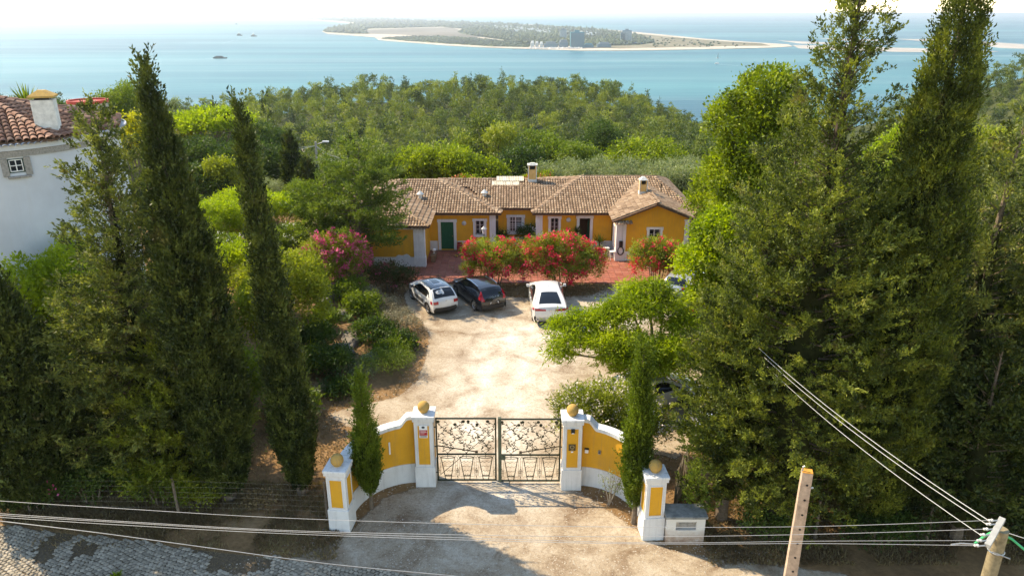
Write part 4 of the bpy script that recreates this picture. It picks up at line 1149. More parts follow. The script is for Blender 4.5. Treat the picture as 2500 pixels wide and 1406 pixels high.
def curved_wall(path, top, thick, root):
    """path: list of (x,y) from the gate outwards; top: heights"""
    n = len(path); L = []; Rr = []
    for i in range(n):
        a = Vector((*path[max(i - 1, 0)], 0)); b = Vector((*path[min(i + 1, n - 1)], 0)); t = (b - a).normalized(); nn = Vector((-t.y, t.x, 0))
        p = Vector((*path[i], 0)); L.append((p, nn))
    def strip(name, off0, off1, z0f, z1f, mat, bevel=0):
        V = []; 
        for i, (p, nn) in enumerate(L):
            a = p + nn * off0; b = p + nn * off1
            V += [(a.x, a.y, z0f(i)), (a.x, a.y, z1f(i)), (b.x, b.y, z1f(i)), (b.x, b.y, z0f(i))]
        Fc = []
        for i in range(n - 1):
            for k in range(4): Fc.append((4 * i + k, 4 * i + (k + 1) % 4, 4 * i + 4 + (k + 1) % 4, 4 * i + 4 + k))
        Fc.append([0, 3, 2, 1]); Fc.append([4 * n - 4 + k for k in range(4)])
        mb = MB(); mb.add(V, Fc); o = mb.build(name, mat, root)
        m_ = o.data; m_.update(); return o
    h = thick / 2
    strip('wall', -h, h, lambda i: -.1, lambda i: top[i] - .10, M['yellow'])
    strip('wall_plinth', -h - .03, h + .03, lambda i: -.1, lambda i: 0.80, M['white'])
    strip('coping', -h - .055, h + .055, lambda i: top[i] - .13, lambda i: top[i], M['coping'])
def wall_path(x0, y0, x1, y1, n=40):
    """quarter ellipse leaving the gate line sideways and ending towards the road"""
    P = []; T = []
    for i in range(n):
        a = (i / (n - 1)) * PI / 2
        P.append((x0 + (x1 - x0) * math.sin(a), y1 + (y0 - y1) * math.cos(a)))
    s = 0; prev = P[0]
    for p in P:
        s += math.hypot(p[0] - prev[0], p[1] - prev[1]); prev = p
        T.append(2.36 + .30 * (1 - float(sm(.28, .62, s))) + .12 * (1 - float(sm(0, 3.2, s))))
    return P, T
LW = thing('entrance_wall', 'curved ochre entrance wall left of the gate with two ball-topped pillars', 'wall', (0, 0, 0))
RW = thing('entrance_wall', 'curved ochre entrance wall right of the gate beside the meter box', 'wall', (0, 0, 0))
pillar(-3.14, 23.05, .66, 2.86, 0, LW); pillar(2.14, 22.86, .66, 2.84, 0, RW)
pillar(-5.70, 20.55, .64, 2.32, R(-6), LW); pillar(4.60, 20.15, .64, 2.36, R(4), RW)
P_, T_ = wall_path(-3.45, 23.15, -5.62, 20.85); curved_wall(P_, T_, .26, LW)
P2_, T2_ = wall_path(2.45, 22.95, 4.55, 20.45); curved_wall(P2_, T2_, .26, RW)

def gate_leaf(x0, x1, y, label, seed, hinge):
    W = x1 - x0; Z0, Z1, ZM = .10, 2.72, 1.22
    root = thing('gate_leaf', label, 'gate', (x0 if hinge < 0 else x1, y, 0), 0, 'iron leaves of the entrance gate')
    off = 0 if hinge < 0 else -W
    r = random.Random(seed)
    def put(mb, name, mat='iron', **k):
        o = mb.build(name, M[mat], None, **k); o.data.transform(Matrix.Translation((off, 0, 0))); o.parent = root; return o
    f = MB(); t = .028
    f.box(0, 2 * t, -t, t, Z0, Z1); f.box(W - 2 * t, W, -t, t, Z0, Z1); f.box(2 * t, W - 2 * t, -t, t, Z1 - 1.6 * t, Z1); f.box(2 * t, W - 2 * t, -t, t, Z0, Z0 + 1.6 * t)
    put(f, 'gate_frame')
    f = MB(); f.box(2 * t, W - 2 * t, -t * .9, t * .9, ZM - .025, ZM + .025); put(f, 'mid_rail')
    nb = 3; bw = (W - 4 * t) / nb
    for i in range(nb):
        cx = 2 * t + bw * (i + .5); m_ = MB()
        zt, zb = ZM - .12, Z0 + .05; wt, wb = bw * .36, bw * .14
        for s in (-1, 1): m_.tube([(cx + s * wt, 0, zt), (cx + s * wb, 0, zb)], .016, 6)
        for zz, ww, rr in ((zt, wt * 1.04, .014), (zb + .16, wb * 1.35, .012)):
            m_.tube([(cx + ww * math.cos(a), -.012, zz + .038 * (ww / wt) * math.sin(a)) for a in np.linspace(0, 2 * PI, 15)], rr, 5, False)
        m_.tube([(cx, 0, zt - .04), (cx, 0, ZM - .02)], .009, 5)
        for k in range(4):
            z = zt - .20 - k * .19; ww = wt - (wt - wb) * (zt - z) / (zt - zb)
            m_.tube([(cx + ww * u_, 0, z + .022 * math.sin(u_ * 3 * PI)) for u_ in np.linspace(-1, 1, 13)], .008, 4, False)
        put(m_, 'iron_basket')
        m_ = MB()
        for s in (-1, 1):
            xx = cx + s * bw * .40
            m_.tube([(xx, 0, zt + .05), (xx, 0, zb + .13), (cx + s * wb * 1.3, 0, zb + .13)], .007, 4)
            m_.tube([(cx + s * bw * (.5 - .07 * math.sin(a * 1.0)) , 0, zb + .08 + .42 * a / PI) for a in np.linspace(0, PI, 9)] , .007, 4)
            m_.tube([(cx + s * (bw * .46 - .05 * math.cos(a)), 0, zb + .34 + .05 * math.sin(a)) for a in np.linspace(0, 1.6 * PI, 9)], .006, 4)
            m_.tube([(cx + s * bw * .5, 0, Z0 + .04), (cx + s * bw * .5, 0, ZM - .2), (cx + s * bw * .47, 0, ZM - .11), (cx + s * bw * .4, 0, zt + .05)], .007, 4)
        put(m_, 'basket_scroll')
    # vines with leaves and rosettes
    def leaf(mb, x, z, a, L):
        d = Vector((math.cos(a), 0, math.sin(a))); s = Vector((-math.sin(a), 0, math.cos(a)))
        o = Vector((x, 0, z)); V = []
        pts = [o, o + d * L * .35 + s * L * .17, o + d * L * .7 + s * L * .13, o + d * L, o + d * L * .7 - s * L * .13, o + d * L * .35 - s * L * .17]
        mb.add([p + Vector((0, -.006, 0)) for p in pts] + [p + Vector((0, .006, 0)) for p in pts], [list(range(6)), list(range(6, 12))[::-1]] + [(i, 6 + i, 6 + (i + 1) % 6, (i + 1) % 6) for i in range(6)])
    nv = 6
    for i in range(nv):
        bx = 2 * t + bw * (i // 2 + .5); x0_ = bx; tx = 2 * t + (W - 4 * t) * (i + .5) / nv + r.uniform(-.05, .05)
        m_ = MB(); pts = []; amp = .10 + r.random() * .05; ph = (1 if i % 2 else -1) * 1.0; fr_ = 2.1 + r.random() * .7
        ztop = Z1 - .16 - (.12 if i % 3 == 1 else 0)
        for k in range(34):
            u_ = k / 33; x = x0_ + (tx - x0_) * float(sm(0, .35, u_)) + ph * amp * math.sin(u_ * fr_ * 2 * PI) * min(1, u_ * 5)
            pts.append((min(max(x, 3 * t), W - 3 * t), 0, ZM + .02 + (ztop - ZM) * u_))
        m_.tube(pts, .0095, 5)
        for k in range(3, 33, 2):
            p = Vector(pts[k]); q = Vector(pts[k + 1 if k < 33 else k]); a = math.atan2(q.z - p.z, q.x - p.x) + (0.85 if (k // 2) % 2 else -0.85) + r.uniform(-.3, .3)
            leaf(m_, p.x, p.z, a, .085 + r.random() * .04)
            if k % 6 == 3:
                # side tendril
                s = 1 if (k // 2) % 2 else -1; T = [(p.x, 0, p.z)]
                for j in range(1, 8): T.append((p.x + s * .16 * math.sin(j / 7 * 2.2), 0, p.z + .19 * j / 7 + .02 * math.sin(j)))
                if 3 * t < T[-1][0] < W - 3 * t:
                    m_.tube(T, .007, 4); leaf(m_, T[-1][0], T[-1][2], 1.2 * s + 1.5, .09); leaf(m_, T[4][0], T[4][2], .3 if s > 0 else 2.8, .08)
        ro = MB(); c = pts[-1]
        def rosette(c, rad):
            n_ = 16; V = [(c[0], -.028, c[2])] + [(c[0] + rad * (1 if k % 2 else .8) * math.cos(2 * PI * k / n_), -.014, c[2] + rad * (1 if k % 2 else .8) * math.sin(2 * PI * k / n_)) for k in range(n_)] + [(c[0], .028, c[2])]
            ro.add(V, [(0, 1 + (k + 1) % n_, 1 + k) for k in range(n_)] + [(n_ + 1, 1 + k, 1 + (k + 1) % n_) for k in range(n_)])
        rosette(c, .068)
        vo = put(m_, 'iron_vine'); put(ro, 'iron_flower').parent = vo; ro = MB()
        if i in (0, 1, 3, 4):
            k = r.randrange(14, 26); p = pts[k]; rosette((p[0] + r.choice((-1, 1)) * .07, 0, p[2] + .03), .042)
        if ro.V: put(ro, 'iron_flower').parent = vo
    # opener arm
    m_ = MB(); s = 1 if hinge < 0 else -1; hx = 0 if hinge < 0 else W
    m_.tube([(hx + s * .05, .09, 1.52), (hx + s * 1.42, .09, 1.27)], .022, 8); m_.box(*sorted((hx + s * 1.40, hx + s * 1.50)), .05, .13, 1.235, 1.30); put(m_, 'opener_arm', 'ironrust')
    if hinge < 0:
        m_ = MB(); m_.tube([(.12, .05, Z0 + .22), (W - .06, .05, 2.25)], .012, 6); put(m_, 'brace_bar', 'ironrust')
    m_ = MB()
    for z in (.45, 1.55, 2.35): m_.tube([(hx - s * .09, 0, z), (hx + s * .02, 0, z)], .022, 6)
    put(m_, 'hinge')
    if hinge > 0:
        m_ = MB(); m_.box(-.06, .06, -.06, .06, .05, 2.76); put(m_, 'closing_post', 'post', bevel=.006)
        m_ = MB(); m_.box(.03, .2, -.075, -.061, 1.05, 1.28); m_.tube([(.12, -.08, 1.16), (.12, -.13, 1.16), (.2, -.13, 1.16)], .012, 6); put(m_, 'lock', 'post')
gate_leaf(-2.74, -.56, 22.98, 'left iron gate leaf with a long diagonal brace bar behind its vines', 3, -1)
gate_leaf(-.44, 1.76, 22.93, 'right iron gate leaf carrying the thick closing post and lock', 8, 1)
b = MB(); b.box(-.75, -.1, 22.7, 23.1, 0.0, .045); b.box(-.58, -.36, 22.8, 23.0, .045, .10, jit=.01); tag(b.build('gate_stop', M['concrete'], bevel=.01), 'low concrete gate stop set in the ground under the closing post', 'gate stop')

# signs and boxes on the pillars and walls
def plate(name, label, cat, x, y, z, w, h, rz, mat, d=.02):
    o = thing(name, label, cat, (x, y, z), rz)
    b = MB(); b.box(-w / 2, w / 2, -d, 0, -h / 2, h / 2); b.build('plate', M[mat], o, bevel=.003); return o
y_ = 23.05 - .33 - .012
s = plate('warning_sign', 'small white and red warning notice at the top of the left gate pillar', 'sign', -3.14, y_, 2.33, .29, .50, 0, 'white_paint')
b = MB(); b.box(-.135, .135, -.0235, -.0205, -.15, .07); b.build('red_panel', M['red'], s)
b = MB(); b.lathe([(.001, 0), (.045, 0), (.045, .004), (.001, .004)], (0, 0, 0), 12); o = b.build('camera_symbol', M['blacksteel'], s); o.data.transform(Matrix.Translation((0, -.0205, .175)) @ Matrix.Rotation(PI / 2, 4, 'X') @ Matrix.Scale(1.3, 4, (1, 0, 0)))
b = MB()
for i, wd in enumerate((.20, .22, .15)): b.box(-.11, -.11 + wd, -.0265, -.0238, .03 - i * .055, .045 - i * .055)
b.build('white_lines', M['white_paint'], s)
b = MB(); b.box(-.12, .12, -.0235, -.0205, -.225, -.165); b.build('grey_band', M['stone'], s)
y_ = 22.86 - .33 - .012
s = plate('bronze_plaque', 'square dark bronze plaque with a raised flower on the right gate pillar', 'plaque', 2.13, y_, 1.80, .25, .25, 0, 'bronze')
b = MB(); b.tube([(.07 * math.cos(a), -.03, .03 + .06 * math.sin(a)) for a in np.linspace(0, 2 * PI, 14)], .012, 6, False); b.tube([(0, -.03, -.03), (0, -.03, -.09)], .010, 6); b.tube([(-.05, -.03, -.085), (.06, -.03, -.075)], .009, 6)
b.build('flower_relief', M['brass'], s, smooth=True)
b = MB(); b.box(-.04, .04, -.03, 0, -.2, -.15); b.build('bell_push', M['whitewood'], s)
s = plate('entry_lamp', 'small dark box with a white lens at the top of the right gate pillar', 'lamp', 2.14, y_, 2.48, .13, .15, 0, 'blacksteel', .08)
b = MB(); b.box(-.045, .045, -.082, -.02, -.085, -.055); b.build('lens', M['white_paint'], s)
def on_wall(P, frac, z, name, label, cat, w, h, d, mat, side=1):
    i = int(frac * (len(P) - 1)); a = Vector((*P[i - 1], 0)); b_ = Vector((*P[i + 1], 0)); t = (b_ - a).normalized(); nn = Vector((-t.y, t.x, 0)) * side
    p = Vector((*P[i], z)) + nn * .134
    rz = math.atan2(nn.y, nn.x) + PI / 2
    o = thing(name, label, cat, p, rz)
    m_ = MB(); m_.box(-w / 2, w / 2, -d, 0, -h / 2, h / 2); m_.build('casing' if d > .03 else 'plate', M[mat], o, bevel=.005)
    return o
o = on_wall(P2_, .09, 1.50, 'intercom', 'white intercom box on the curved wall close to the right gate pillar', 'intercom', .13, .16, .07, 'whitewood', -1)
b = MB(); b.box(-.08, .08, -.10, 0, .08, .10); b.build('rain_hood', M['blacksteel'], o)
o = on_wall(P2_, .24, 1.52, 'photocell', 'small grey sensor box in the middle of the right curved wall', 'sensor', .09, .13, .07, 'stone', -1)
b = MB(); b.box(-.03, .03, -.072, -.069, -.03, .04); b.build('lens', M['glass'], o)
o = on_wall(P_, .93, 1.80, 'street_name_sign', 'dark blue enamel sign with a white emblem on the left curved wall', 'sign', .62, .30, .015, 'blue', 1)
b = MB(); b.lathe([(.001, 0), (.07, 0), (.07, .003), (.001, .003)], (0, 0, 0), 8); e = b.build('emblem', M['white_paint'], o); e.data.transform(Matrix.Translation((.18, -.016, .03)) @ Matrix.Rotation(PI / 2, 4, 'X'))
b = MB()
for zz, ww in ((.05, .22), (-.03, .3)):
    for k in range(5): b.box(-.24 + k * ww / 5, -.24 + (k + .7) * ww / 5, -.018, -.0155, zz - .02, zz + .02)
for k in range(4): b.box(.08 + k * .05, .115 + k * .05, -.018, -.0155, -.1, -.08)
b.build('white_letters', M['white_paint'], o)
o = on_wall(P_, .33, 1.6, 'wall_fitting', 'narrow white letter plate behind the small cypress on the left curved wall', 'letter plate', .06, .5, .02, 'whitewood', 1)

# meter box
mbx = thing('meter_box', 'low stained white meter box with grey slab top beside the right outer pillar', 'meter box', (5.62, 19.95, 0))
b = MB()
for (x0, x1, z0, z1) in ((-.62, -.32, 0, .98), (.34, .62, 0, .98), (-.32, .34, 0, .52), (-.32, .34, .84, .98)): b.box(x0, x1, -.3, .3, z0 - .05 if z0 == 0 else z0, z1)
def mat_stained():
    m, nt, bb = nodes('stained_render')
    n1 = noise(nt, 5, 6, .7); g = nt.nodes['geo']; sx = N(nt, 'ShaderNodeSeparateXYZ'); nt.links.new(g.outputs['Position'], sx.inputs[0])
    mr = N(nt, 'ShaderNodeMapRange'); nt.links.new(sx.outputs[2], mr.inputs[0]); mr.inputs[1].default_value = .75; mr.inputs[2].default_value = -.1
    a_ = N(nt, 'ShaderNodeMath', operation='MULTIPLY'); nt.links.new(mr.outputs[0], a_.inputs[0]); nt.links.new(n1.outputs[0], a_.inputs[1])
    r = ramp(nt, a_.outputs[0], [(.1, (.66, .63, .57)), (.35, (.42, .30, .22)), (.55, (.2, .10, .06))]); nt.links.new(r.outputs[0], bb.inputs['Base Color']); bb.inputs['Roughness'].default_value = .9
    return m
M['stained'] = mat_stained()
b.build('box_body', M['stained'], mbx)
b = MB(); b.box(-.68, .68, -.36, .36, .985, 1.07); b.build('slab_top', M['conctop'], mbx, bevel=.01)
b = MB(); b.box(-.32, .34, -.2, -.18, .52, .84); b.build('meter_door', M['galv'], mbx)
b = MB(); b.box(-.2, .1, -.215, -.201, .56, .74); b.box(-.1, .25, -.21, -.201, .70, .82); b.build('door_label', M['stone'], mbx)

# ------------------------------------------------------------------ poles and overhead lines
ptop = at(1971, 1150, 8.0)
cp = thing('concrete_pole', 'tapered concrete pole with a column of bolt holes, standing free at the road edge', 'pole', (ptop.x, ptop.y, 0), R(-14))
b = MB(); n = 12
Z = [i / n * 8.0 for i in range(n + 1)]
for i in range(n):
    w0 = .15 - .0065 * Z[i]; w1 = .15 - .0065 * Z[i + 1]
    b.add([(-w0, -w0 * .8, Z[i]), (w0, -w0 * .8, Z[i]), (w0, w0 * .8, Z[i]), (-w0, w0 * .8, Z[i]), (-w1, -w1 * .8, Z[i + 1]), (w1, -w1 * .8, Z[i + 1]), (w1, w1 * .8, Z[i + 1]), (-w1, w1 * .8, Z[i + 1])],
          [(0, 1, 5, 4), (1, 2, 6, 5), (2, 3, 7, 6), (3, 0, 4, 7)] + ([(4, 5, 6, 7)] if i == n - 1 else []))
M['polecon'] = plain('lichen_spotted_concrete', (0.44, 0.31, 0.22), 0.9, 0, 0.3, 9, bumps=0.4)
b.build('shaft', M['polecon'], cp, bevel=.008)
for i in range(22):
    z = .6 + i * .34; w = .15 - .0065 * z; h = MB()
    h.tube([(.02, -w * .8 - .004, z), (.02, -w * .8 + .01, z)], .024, 8); h.build('bolt_hole', M['blacksteel'], cp)
M['lichen'] = plain('orange_lichen', (0.55, 0.24, 0.04), 0.9, 0, 0.3, 20)
b = MB(); b.box(-.097, .097, -.077, .077, 8.0, 8.012); b.build('pole_top', M['lichen'], cp)
b = MB(); b.tube([(-.09, -.02, 7.98), (-.09, -.02, 8.10), (-.06, -.02, 8.12)], .015, 6); b.tube([(.1, -.09, 7.7), (.13, -.1, 7.72)], .02, 6); b.build('pole_bracket', M['galv'], cp)

PT = at(2446, 1292, 7.7)
wp = thing('wooden_pole', 'stout weathered wooden utility pole with a steel crossarm in the bottom right corner', 'pole', (PT.x, PT.y, 0))
b = MB(); b.tube([(0.0, 0, 0), (.01, 0, 3.5), (0, 0, 7.7)], [.155, .14, .115], 14); b.build('shaft', M['woodpole'], wp, smooth=True)
A0 = at(2446, 1270, 7.86); A1 = at(2409, 1336, 7.58)
M['armgrey'] = plain('pale_galvanised_arm', (.34, .34, .32), .6, .2, .15, 9)
ax_ = (A0 - A1).normalized(); aw = Vector((ax_.y, -ax_.x, 0)).normalized() * .05; ah = Vector((0, 0, .07)); rel = Vector((PT.x, PT.y, 0))
ca = MB(); c8 = [A1 - aw - rel, A1 + aw - rel, A0 + aw - rel, A0 - aw - rel]
ca.add(c8 + [q_ + ah for q_ in c8], [(0, 3, 2, 1), (4, 5, 6, 7), (0, 1, 5, 4), (1, 2, 6, 5), (2, 3, 7, 6), (3, 0, 4, 7)])
arm = ca.build('crossarm', M['armgrey'], wp, bevel=.006)
b = MB(); b.tube([(.128 * math.cos(a), .128 * math.sin(a), 7.25) for a in np.linspace(0, 2 * PI, 14)], .014, 6, False); b.tube([(.16, -.16, 7.2), (-.14, -.10, 7.3)], .012, 5); b.build('band_clamp', M['galv'], wp)
ins = []
for k, yy in enumerate((.40, .28, .12, -.06, -.24, -.40)):
    tt_ = (yy + .42) / .86; pp_ = A1.lerp(A0, tt_) - rel; ax = pp_.x - .05; az = pp_.z + .03; yy = pp_.y
    p = Vector((-.33, yy, 7.47 + .02)); q = MB()
    q.tube([(ax, yy, az), (ax - .10, yy - .01, az)], .014, 6); o = q.build('insulator_pin', M['galv'], wp)
    q = MB(); q.sphere((ax - .12, yy, az), .03, 8, 6); q.sphere((ax - .165, yy, az), .024, 8, 6); q.build('insulator', M['porcelain'], o, smooth=True)
    ins.append(Vector((PT.x + ax - .18, PT.y + yy, az)))
b = MB(); pts = [at(2380, 1327, 7.45), at(2398, 1312, 7.55), at(2420, 1299, 7.62), at(2436, 1298, 7.6), at(2470, 1315, 7.52), at(2500, 1340, 7.4), at(2560, 1362, 7.3)]
cr = []
for i in range(len(pts) - 1):
    for k in range(5): cr.append(pts[i].lerp(pts[i + 1], k / 5))
b.tube(cr, .022, 8); o = b.build('cable_sleeve', M['greenhose'], None, True); tag(o, 'bright green cable sleeve looping round the top of the wooden pole', 'cable')
b = MB(); b.tube([at(2322, 1329, 7.45), at(2345, 1326, 7.46), at(2382, 1328, 7.46)], .016, 6); tag(b.build('cable_clamp', M['galv']), 'metal line clamp joining the green sleeve to the lowest wire', 'clamp')
def wire(px, Y, lab, r=.006, mat='cable', start=None, cat='wire', group='overhead wires crossing above the road'):
    r *= .75
    P = [onY(a, b_, Y) for a, b_ in px]
    if start is not None: P = [start] + P
    # smooth through the surveyed points
    Q = []
    for i in range(len(P) - 1):
        p0 = P[max(i - 1, 0)]; p1 = P[i]; p2 = P[i + 1]; p3 = P[min(i + 2, len(P) - 1)]
        for k in range(8):
            t = k / 8
            Q.append(0.5 * ((2 * p1) + (p2 - p0) * t + (2 * p0 - 5 * p1 + 4 * p2 - p3) * t * t + (3 * p1 - p0 - 3 * p2 + p3) * t ** 3))
    Q.append(P[-1])
    b = MB(); b.tube(Q, r, 5); return tag(b.build('overhead_wire', M[mat]), lab, cat, group)
Yp = PT.y
wire([(2000, 1284), (1600, 1286), (1200, 1280), (700, 1264), (300, 1241), (0, 1222), (-500, 1184)], Yp + .35, 'topmost of the wires running to the left above the road', start=ins[0])
wire([(2000, 1303), (1600, 1309), (1200, 1306), (700, 1294), (300, 1272), (0, 1253), (-500, 1219)], Yp + .2, 'second wire from the top running left above the road', start=ins[2])
wire([(2000, 1320), (1600, 1324), (1200, 1314), (700, 1297), (300, 1275), (0, 1257), (-500, 1224)], Yp, 'third wire from the top, close above the lowest pair', start=ins[4])
wire([(2000, 1326), (1600, 1327), (1200, 1319), (700, 1302), (300, 1281), (0, 1262), (-500, 1231)], Yp - .1, 'lowest wire running from the green sleeve clamp to the left', start=ins[5])
wire([(1300, 1423), (1100, 1404), (800, 1375), (500, 1335), (250, 1301), (0, 1271), (-300, 1236)], Yp - 1.2, 'twisted dark service cable dropping across the cobbled road', .009, 'galv')
for k, (a, e, s0) in enumerate(((ins[0], (1853, 850), 'upper'), (ins[1], (1866, 872), 'middle'), (ins[3], (1873, 895), 'lower'))):
    end = onY(*e, 19.0); P = []
    for i in range(13):
        t = i / 12; p = a.lerp(end, t); p.z -= .5 * 4 * t * (1 - t) * .35; P.append(p)
    b = MB(); b.tube(P, .0075, 5)
    tag(b.build('overhead_wire', M['cable']), s0 + ' of the three wires slanting up from the wooden pole into the conifers', 'wire', 'wires slanting into the conifers')
b = MB(); b.tube([at(2460, 1300, 7.5), at(2500, 1313, 7.5), at(2580, 1335, 7.5)], .008, 5); tag(b.build('overhead_wire', M['cable']), 'short wire leaving the wooden pole to the right edge', 'wire')

# ------------------------------------------------------------------ roadside wire fences
def fence(pts, h, label, post_every=3.2, step=.30):
    root = thing('wire_fence', label, 'fence', (pts[0][0], pts[0][1], 0)); o0 = Vector((pts[0][0], pts[0][1], 0))
    V = [Vector((*p, 0)) for p in pts]; L = sum((V[i + 1] - V[i]).length for i in range(len(V) - 1))
    def P(s):
        for i in range(len(V) - 1):
            l = (V[i + 1] - V[i]).length
            if s <= l or i == len(V) - 2: return V[i].lerp(V[i + 1], min(1, s / l))
            s -= l
    for i in range(int(L / post_every) + 1):
        p = P(i * post_every) - o0; m_ = MB(); a = random.uniform(-.05, .05)
        m_.tube([(p.x, p.y, -.2), (p.x + a * .5, p.y, h * .5), (p.x + a, p.y + .02, h + .12)], [.055, .05, .045], 7); m_.build('fence_post', M['bark'], root, smooth=True)
    m_ = MB(); n = int(L / step)
    for k in range(7):
        z = .08 + (h - .1) * k / 6
        m_.tube([P(i * .8) - o0 + Vector((0, 0, z + random.uniform(-.02, .02))) for i in range(int(L / .8) + 1)], .0013, 3, False)
    for i in range(n): p = P(i * step) - o0; m_.tube([(p.x, p.y, .06), (p.x + random.uniform(-.02, .02), p.y, h - .02)], .0011, 3, False)
    tag(m_.build('wire_mesh', M['galv'], root), kind='stuff')
fence([(-6.3, 20.9), (-9.5, 21.1), (-19.5, 21.3)], 1.35, 'wire mesh stock fence under the cypresses left of the gate', 5.2)
fence([(6.4, 20.3), (10, 19.9), (21, 19.4)], 1.35, 'wire mesh stock fence under the tall conifers right of the gate', 3.6)
rs = thing('brushwood_screen', 'weathered brushwood screen standing behind the right outer pillar', 'screen', (6.0, 22.1, 0), R(64))
for i in range(46):
    m_ = MB(); x = -.95 + i * .042; m_.tube([(x, random.uniform(-.03, .03), 0), (x + random.uniform(-.03, .03), random.uniform(-.03, .03), 1.0), (x + random.uniform(-.06, .06), random.uniform(-.04, .04), 1.65 + random.uniform(-.2, .15))], [.024, .02, .012], 5)
    m_.build('reed', M['palebark'] if i % 3 else M['woodpole'], rs)

# ------------------------------------------------------------------ round white tower house on the left
TC = Vector((-24.3, 35.0)); TR = 5.2; TZ = 11.15
tw = thing('tower_house', 'round whitewashed house with a many-sided red tiled roof at the left edge', 'house', (TC.x, TC.y, -.5))
def tput(mb, name, mat, parent=tw, **k):
    o = mb.build(name, mat, None, **k); o.data.transform(Matrix.Translation((-TC.x, -TC.y, .5))); o.parent = parent; return o
b = MB(); nseg = 96
zr = [-.5, 2, 5, 8, 9.2, 10.1, TZ - .1]
wang = math.atan2(at(40, 405, 9.7).y - TC.y, at(40, 405, 9.7).x - TC.x)
p = onY(40, 405, 31.0); wang = math.atan2(p.y - TC.y, p.x - TC.x); wz = p.z
# find where the sight line to the window meets the round wall
rr_ = ray(40, 405); best = None
for t in np.linspace(20, 50, 3000):
    q = Vector((rr_.x * t, rr_.y * t, CAMZ + rr_.z * t))
    if (q.xy - TC).length <= TR: best = q; break
wang = math.atan2(best.y - TC.y, best.x - TC.x); wz = best.z
hw_ = .29; hh_ = .30; da = hw_ / TR
angs = sorted(set([round(2 * PI * i / nseg - PI, 5) for i in range(nseg)] + [wang - da, wang + da])); angs = [a for a in angs if not (wang - da + 1e-4 < a < wang + da - 1e-4)]
zz_ = sorted(set([-.5, 4, 8, wz - hh_, wz + hh_, TZ - .1]))
rad_ = lambda z: TR + .10 * max(0, (9 - z) / 9)
for i in range(len(angs)):
    a0, a1 = angs[i], angs[(i + 1) % len(angs)]
    for j in range(len(zz_) - 1):
        if abs(a0 - (wang - da)) < 1e-6 and zz_[j] >= wz - hh_ - 1e-6 and zz_[j + 1] <= wz + hh_ + 1e-6: continue
        r0, r1 = rad_(zz_[j]), rad_(zz_[j + 1])
        b.add([(TC.x + r0 * math.cos(a0), TC.y + r0 * math.sin(a0), zz_[j]), (TC.x + r0 * math.cos(a1), TC.y + r0 * math.sin(a1), zz_[j]), (TC.x + r1 * math.cos(a1), TC.y + r1 * math.sin(a1), zz_[j + 1]), (TC.x + r1 * math.cos(a0), TC.y + r1 * math.sin(a0), zz_[j + 1])], [(0, 1, 2, 3)])
o = tput(b, 'wall', M['towerwhite'])
import bmesh
bm = bmesh.new(); bm.from_mesh(o.data); bmesh.ops.remove_doubles(bm, verts=bm.verts, dist=1e-4); bm.to_mesh(o.data); bm.free()
o.data.polygons.foreach_set('use_smooth', [True] * len(o.data.polygons))
def ringband(r0, r1, z0, z1, name, mat):
    m_ = MB(); m_.add([(TC.x + r * math.cos(2 * PI * i / 96), TC.y + r * math.sin(2 * PI * i / 96), z) for (r, z) in ((r0, z0), (r1, z0), (r1, z1), (r0, z1)) for i in range(96)],
        [(k * 96 + i, k * 96 + (i + 1) % 96, ((k + 1) % 4) * 96 + (i + 1) % 96, ((k + 1) % 4) * 96 + i) for k in range(4) for i in range(96)])
    return tput(m_, name, mat)
ringband(TR - .02, TR + .06, TZ - .62, TZ - .36, 'stone_band', M['stone']); ringband(TR - .02, TR + .12, TZ - .34, TZ - .1, 'eave_moulding', M['towerwhite'])
win = MB()
wx = Matrix.Translation((TC.x, TC.y, 0)) @ Matrix.Rotation(wang + PI / 2, 4, 'Z') @ Matrix.Translation((0, -TR, 0))
def wput(mb, name, mat, parent=tw, **k):
    o = mb.build(name, mat, None, **k); o.data.transform(Matrix.Translation((-TC.x, -TC.y, .5)) @ wx); o.parent = parent; return o
m_ = MB(); f = .045
for (x0, x1, z0, z1) in ((-hw_, -hw_ + f, wz - hh_, wz + hh_), (hw_ - f, hw_, wz - hh_, wz + hh_), (-hw_ + f, hw_ - f, wz - hh_, wz - hh_ + f), (-hw_ + f, hw_ - f, wz + hh_ - f, wz + hh_)): m_.box(x0, x1, .05, .10, z0, z1)
wf = wput(m_, 'window', M['darkgreen'])
m_ = MB(); i_ = hw_ - f; j_ = hh_ - f
for (x0, x1, z0, z1) in ((-i_, -i_ + .035, -j_, j_), (i_ - .035, i_, -j_, j_), (-i_, i_, -j_, -j_ + .035), (-i_, i_, j_ - .035, j_), (-.018, .018, -j_ + .035, j_ - .035), (-i_ + .035, -.018, -.015, .015), (.018, i_ - .035, -.015, .015)): m_.box(x0, x1, .04, .09, wz + z0, wz + z1)
wput(m_, 'window_frame', M['whitewood'], wf)
m_ = MB(); m_.box(-i_ + .02, i_ - .02, .095, .11, wz - j_, wz + j_); wput(m_, 'pane', M['glass'], wf)
for s in (-1, 1):
    m_ = MB(); m_.box(*sorted((s * (hw_ + .005), s * (hw_ + .25))), -.05, .12, wz - hh_ - .12, wz + hh_ + .04); wput(m_, 'stone_jamb', M['stone'], bevel=.008)
m_ = MB(); m_.box(-hw_ - .1, hw_ + .16, -.12, .1, wz - hh_ - .22, wz - hh_ - .125); wput(m_, 'window_sill', M['stone'], bevel=.01)
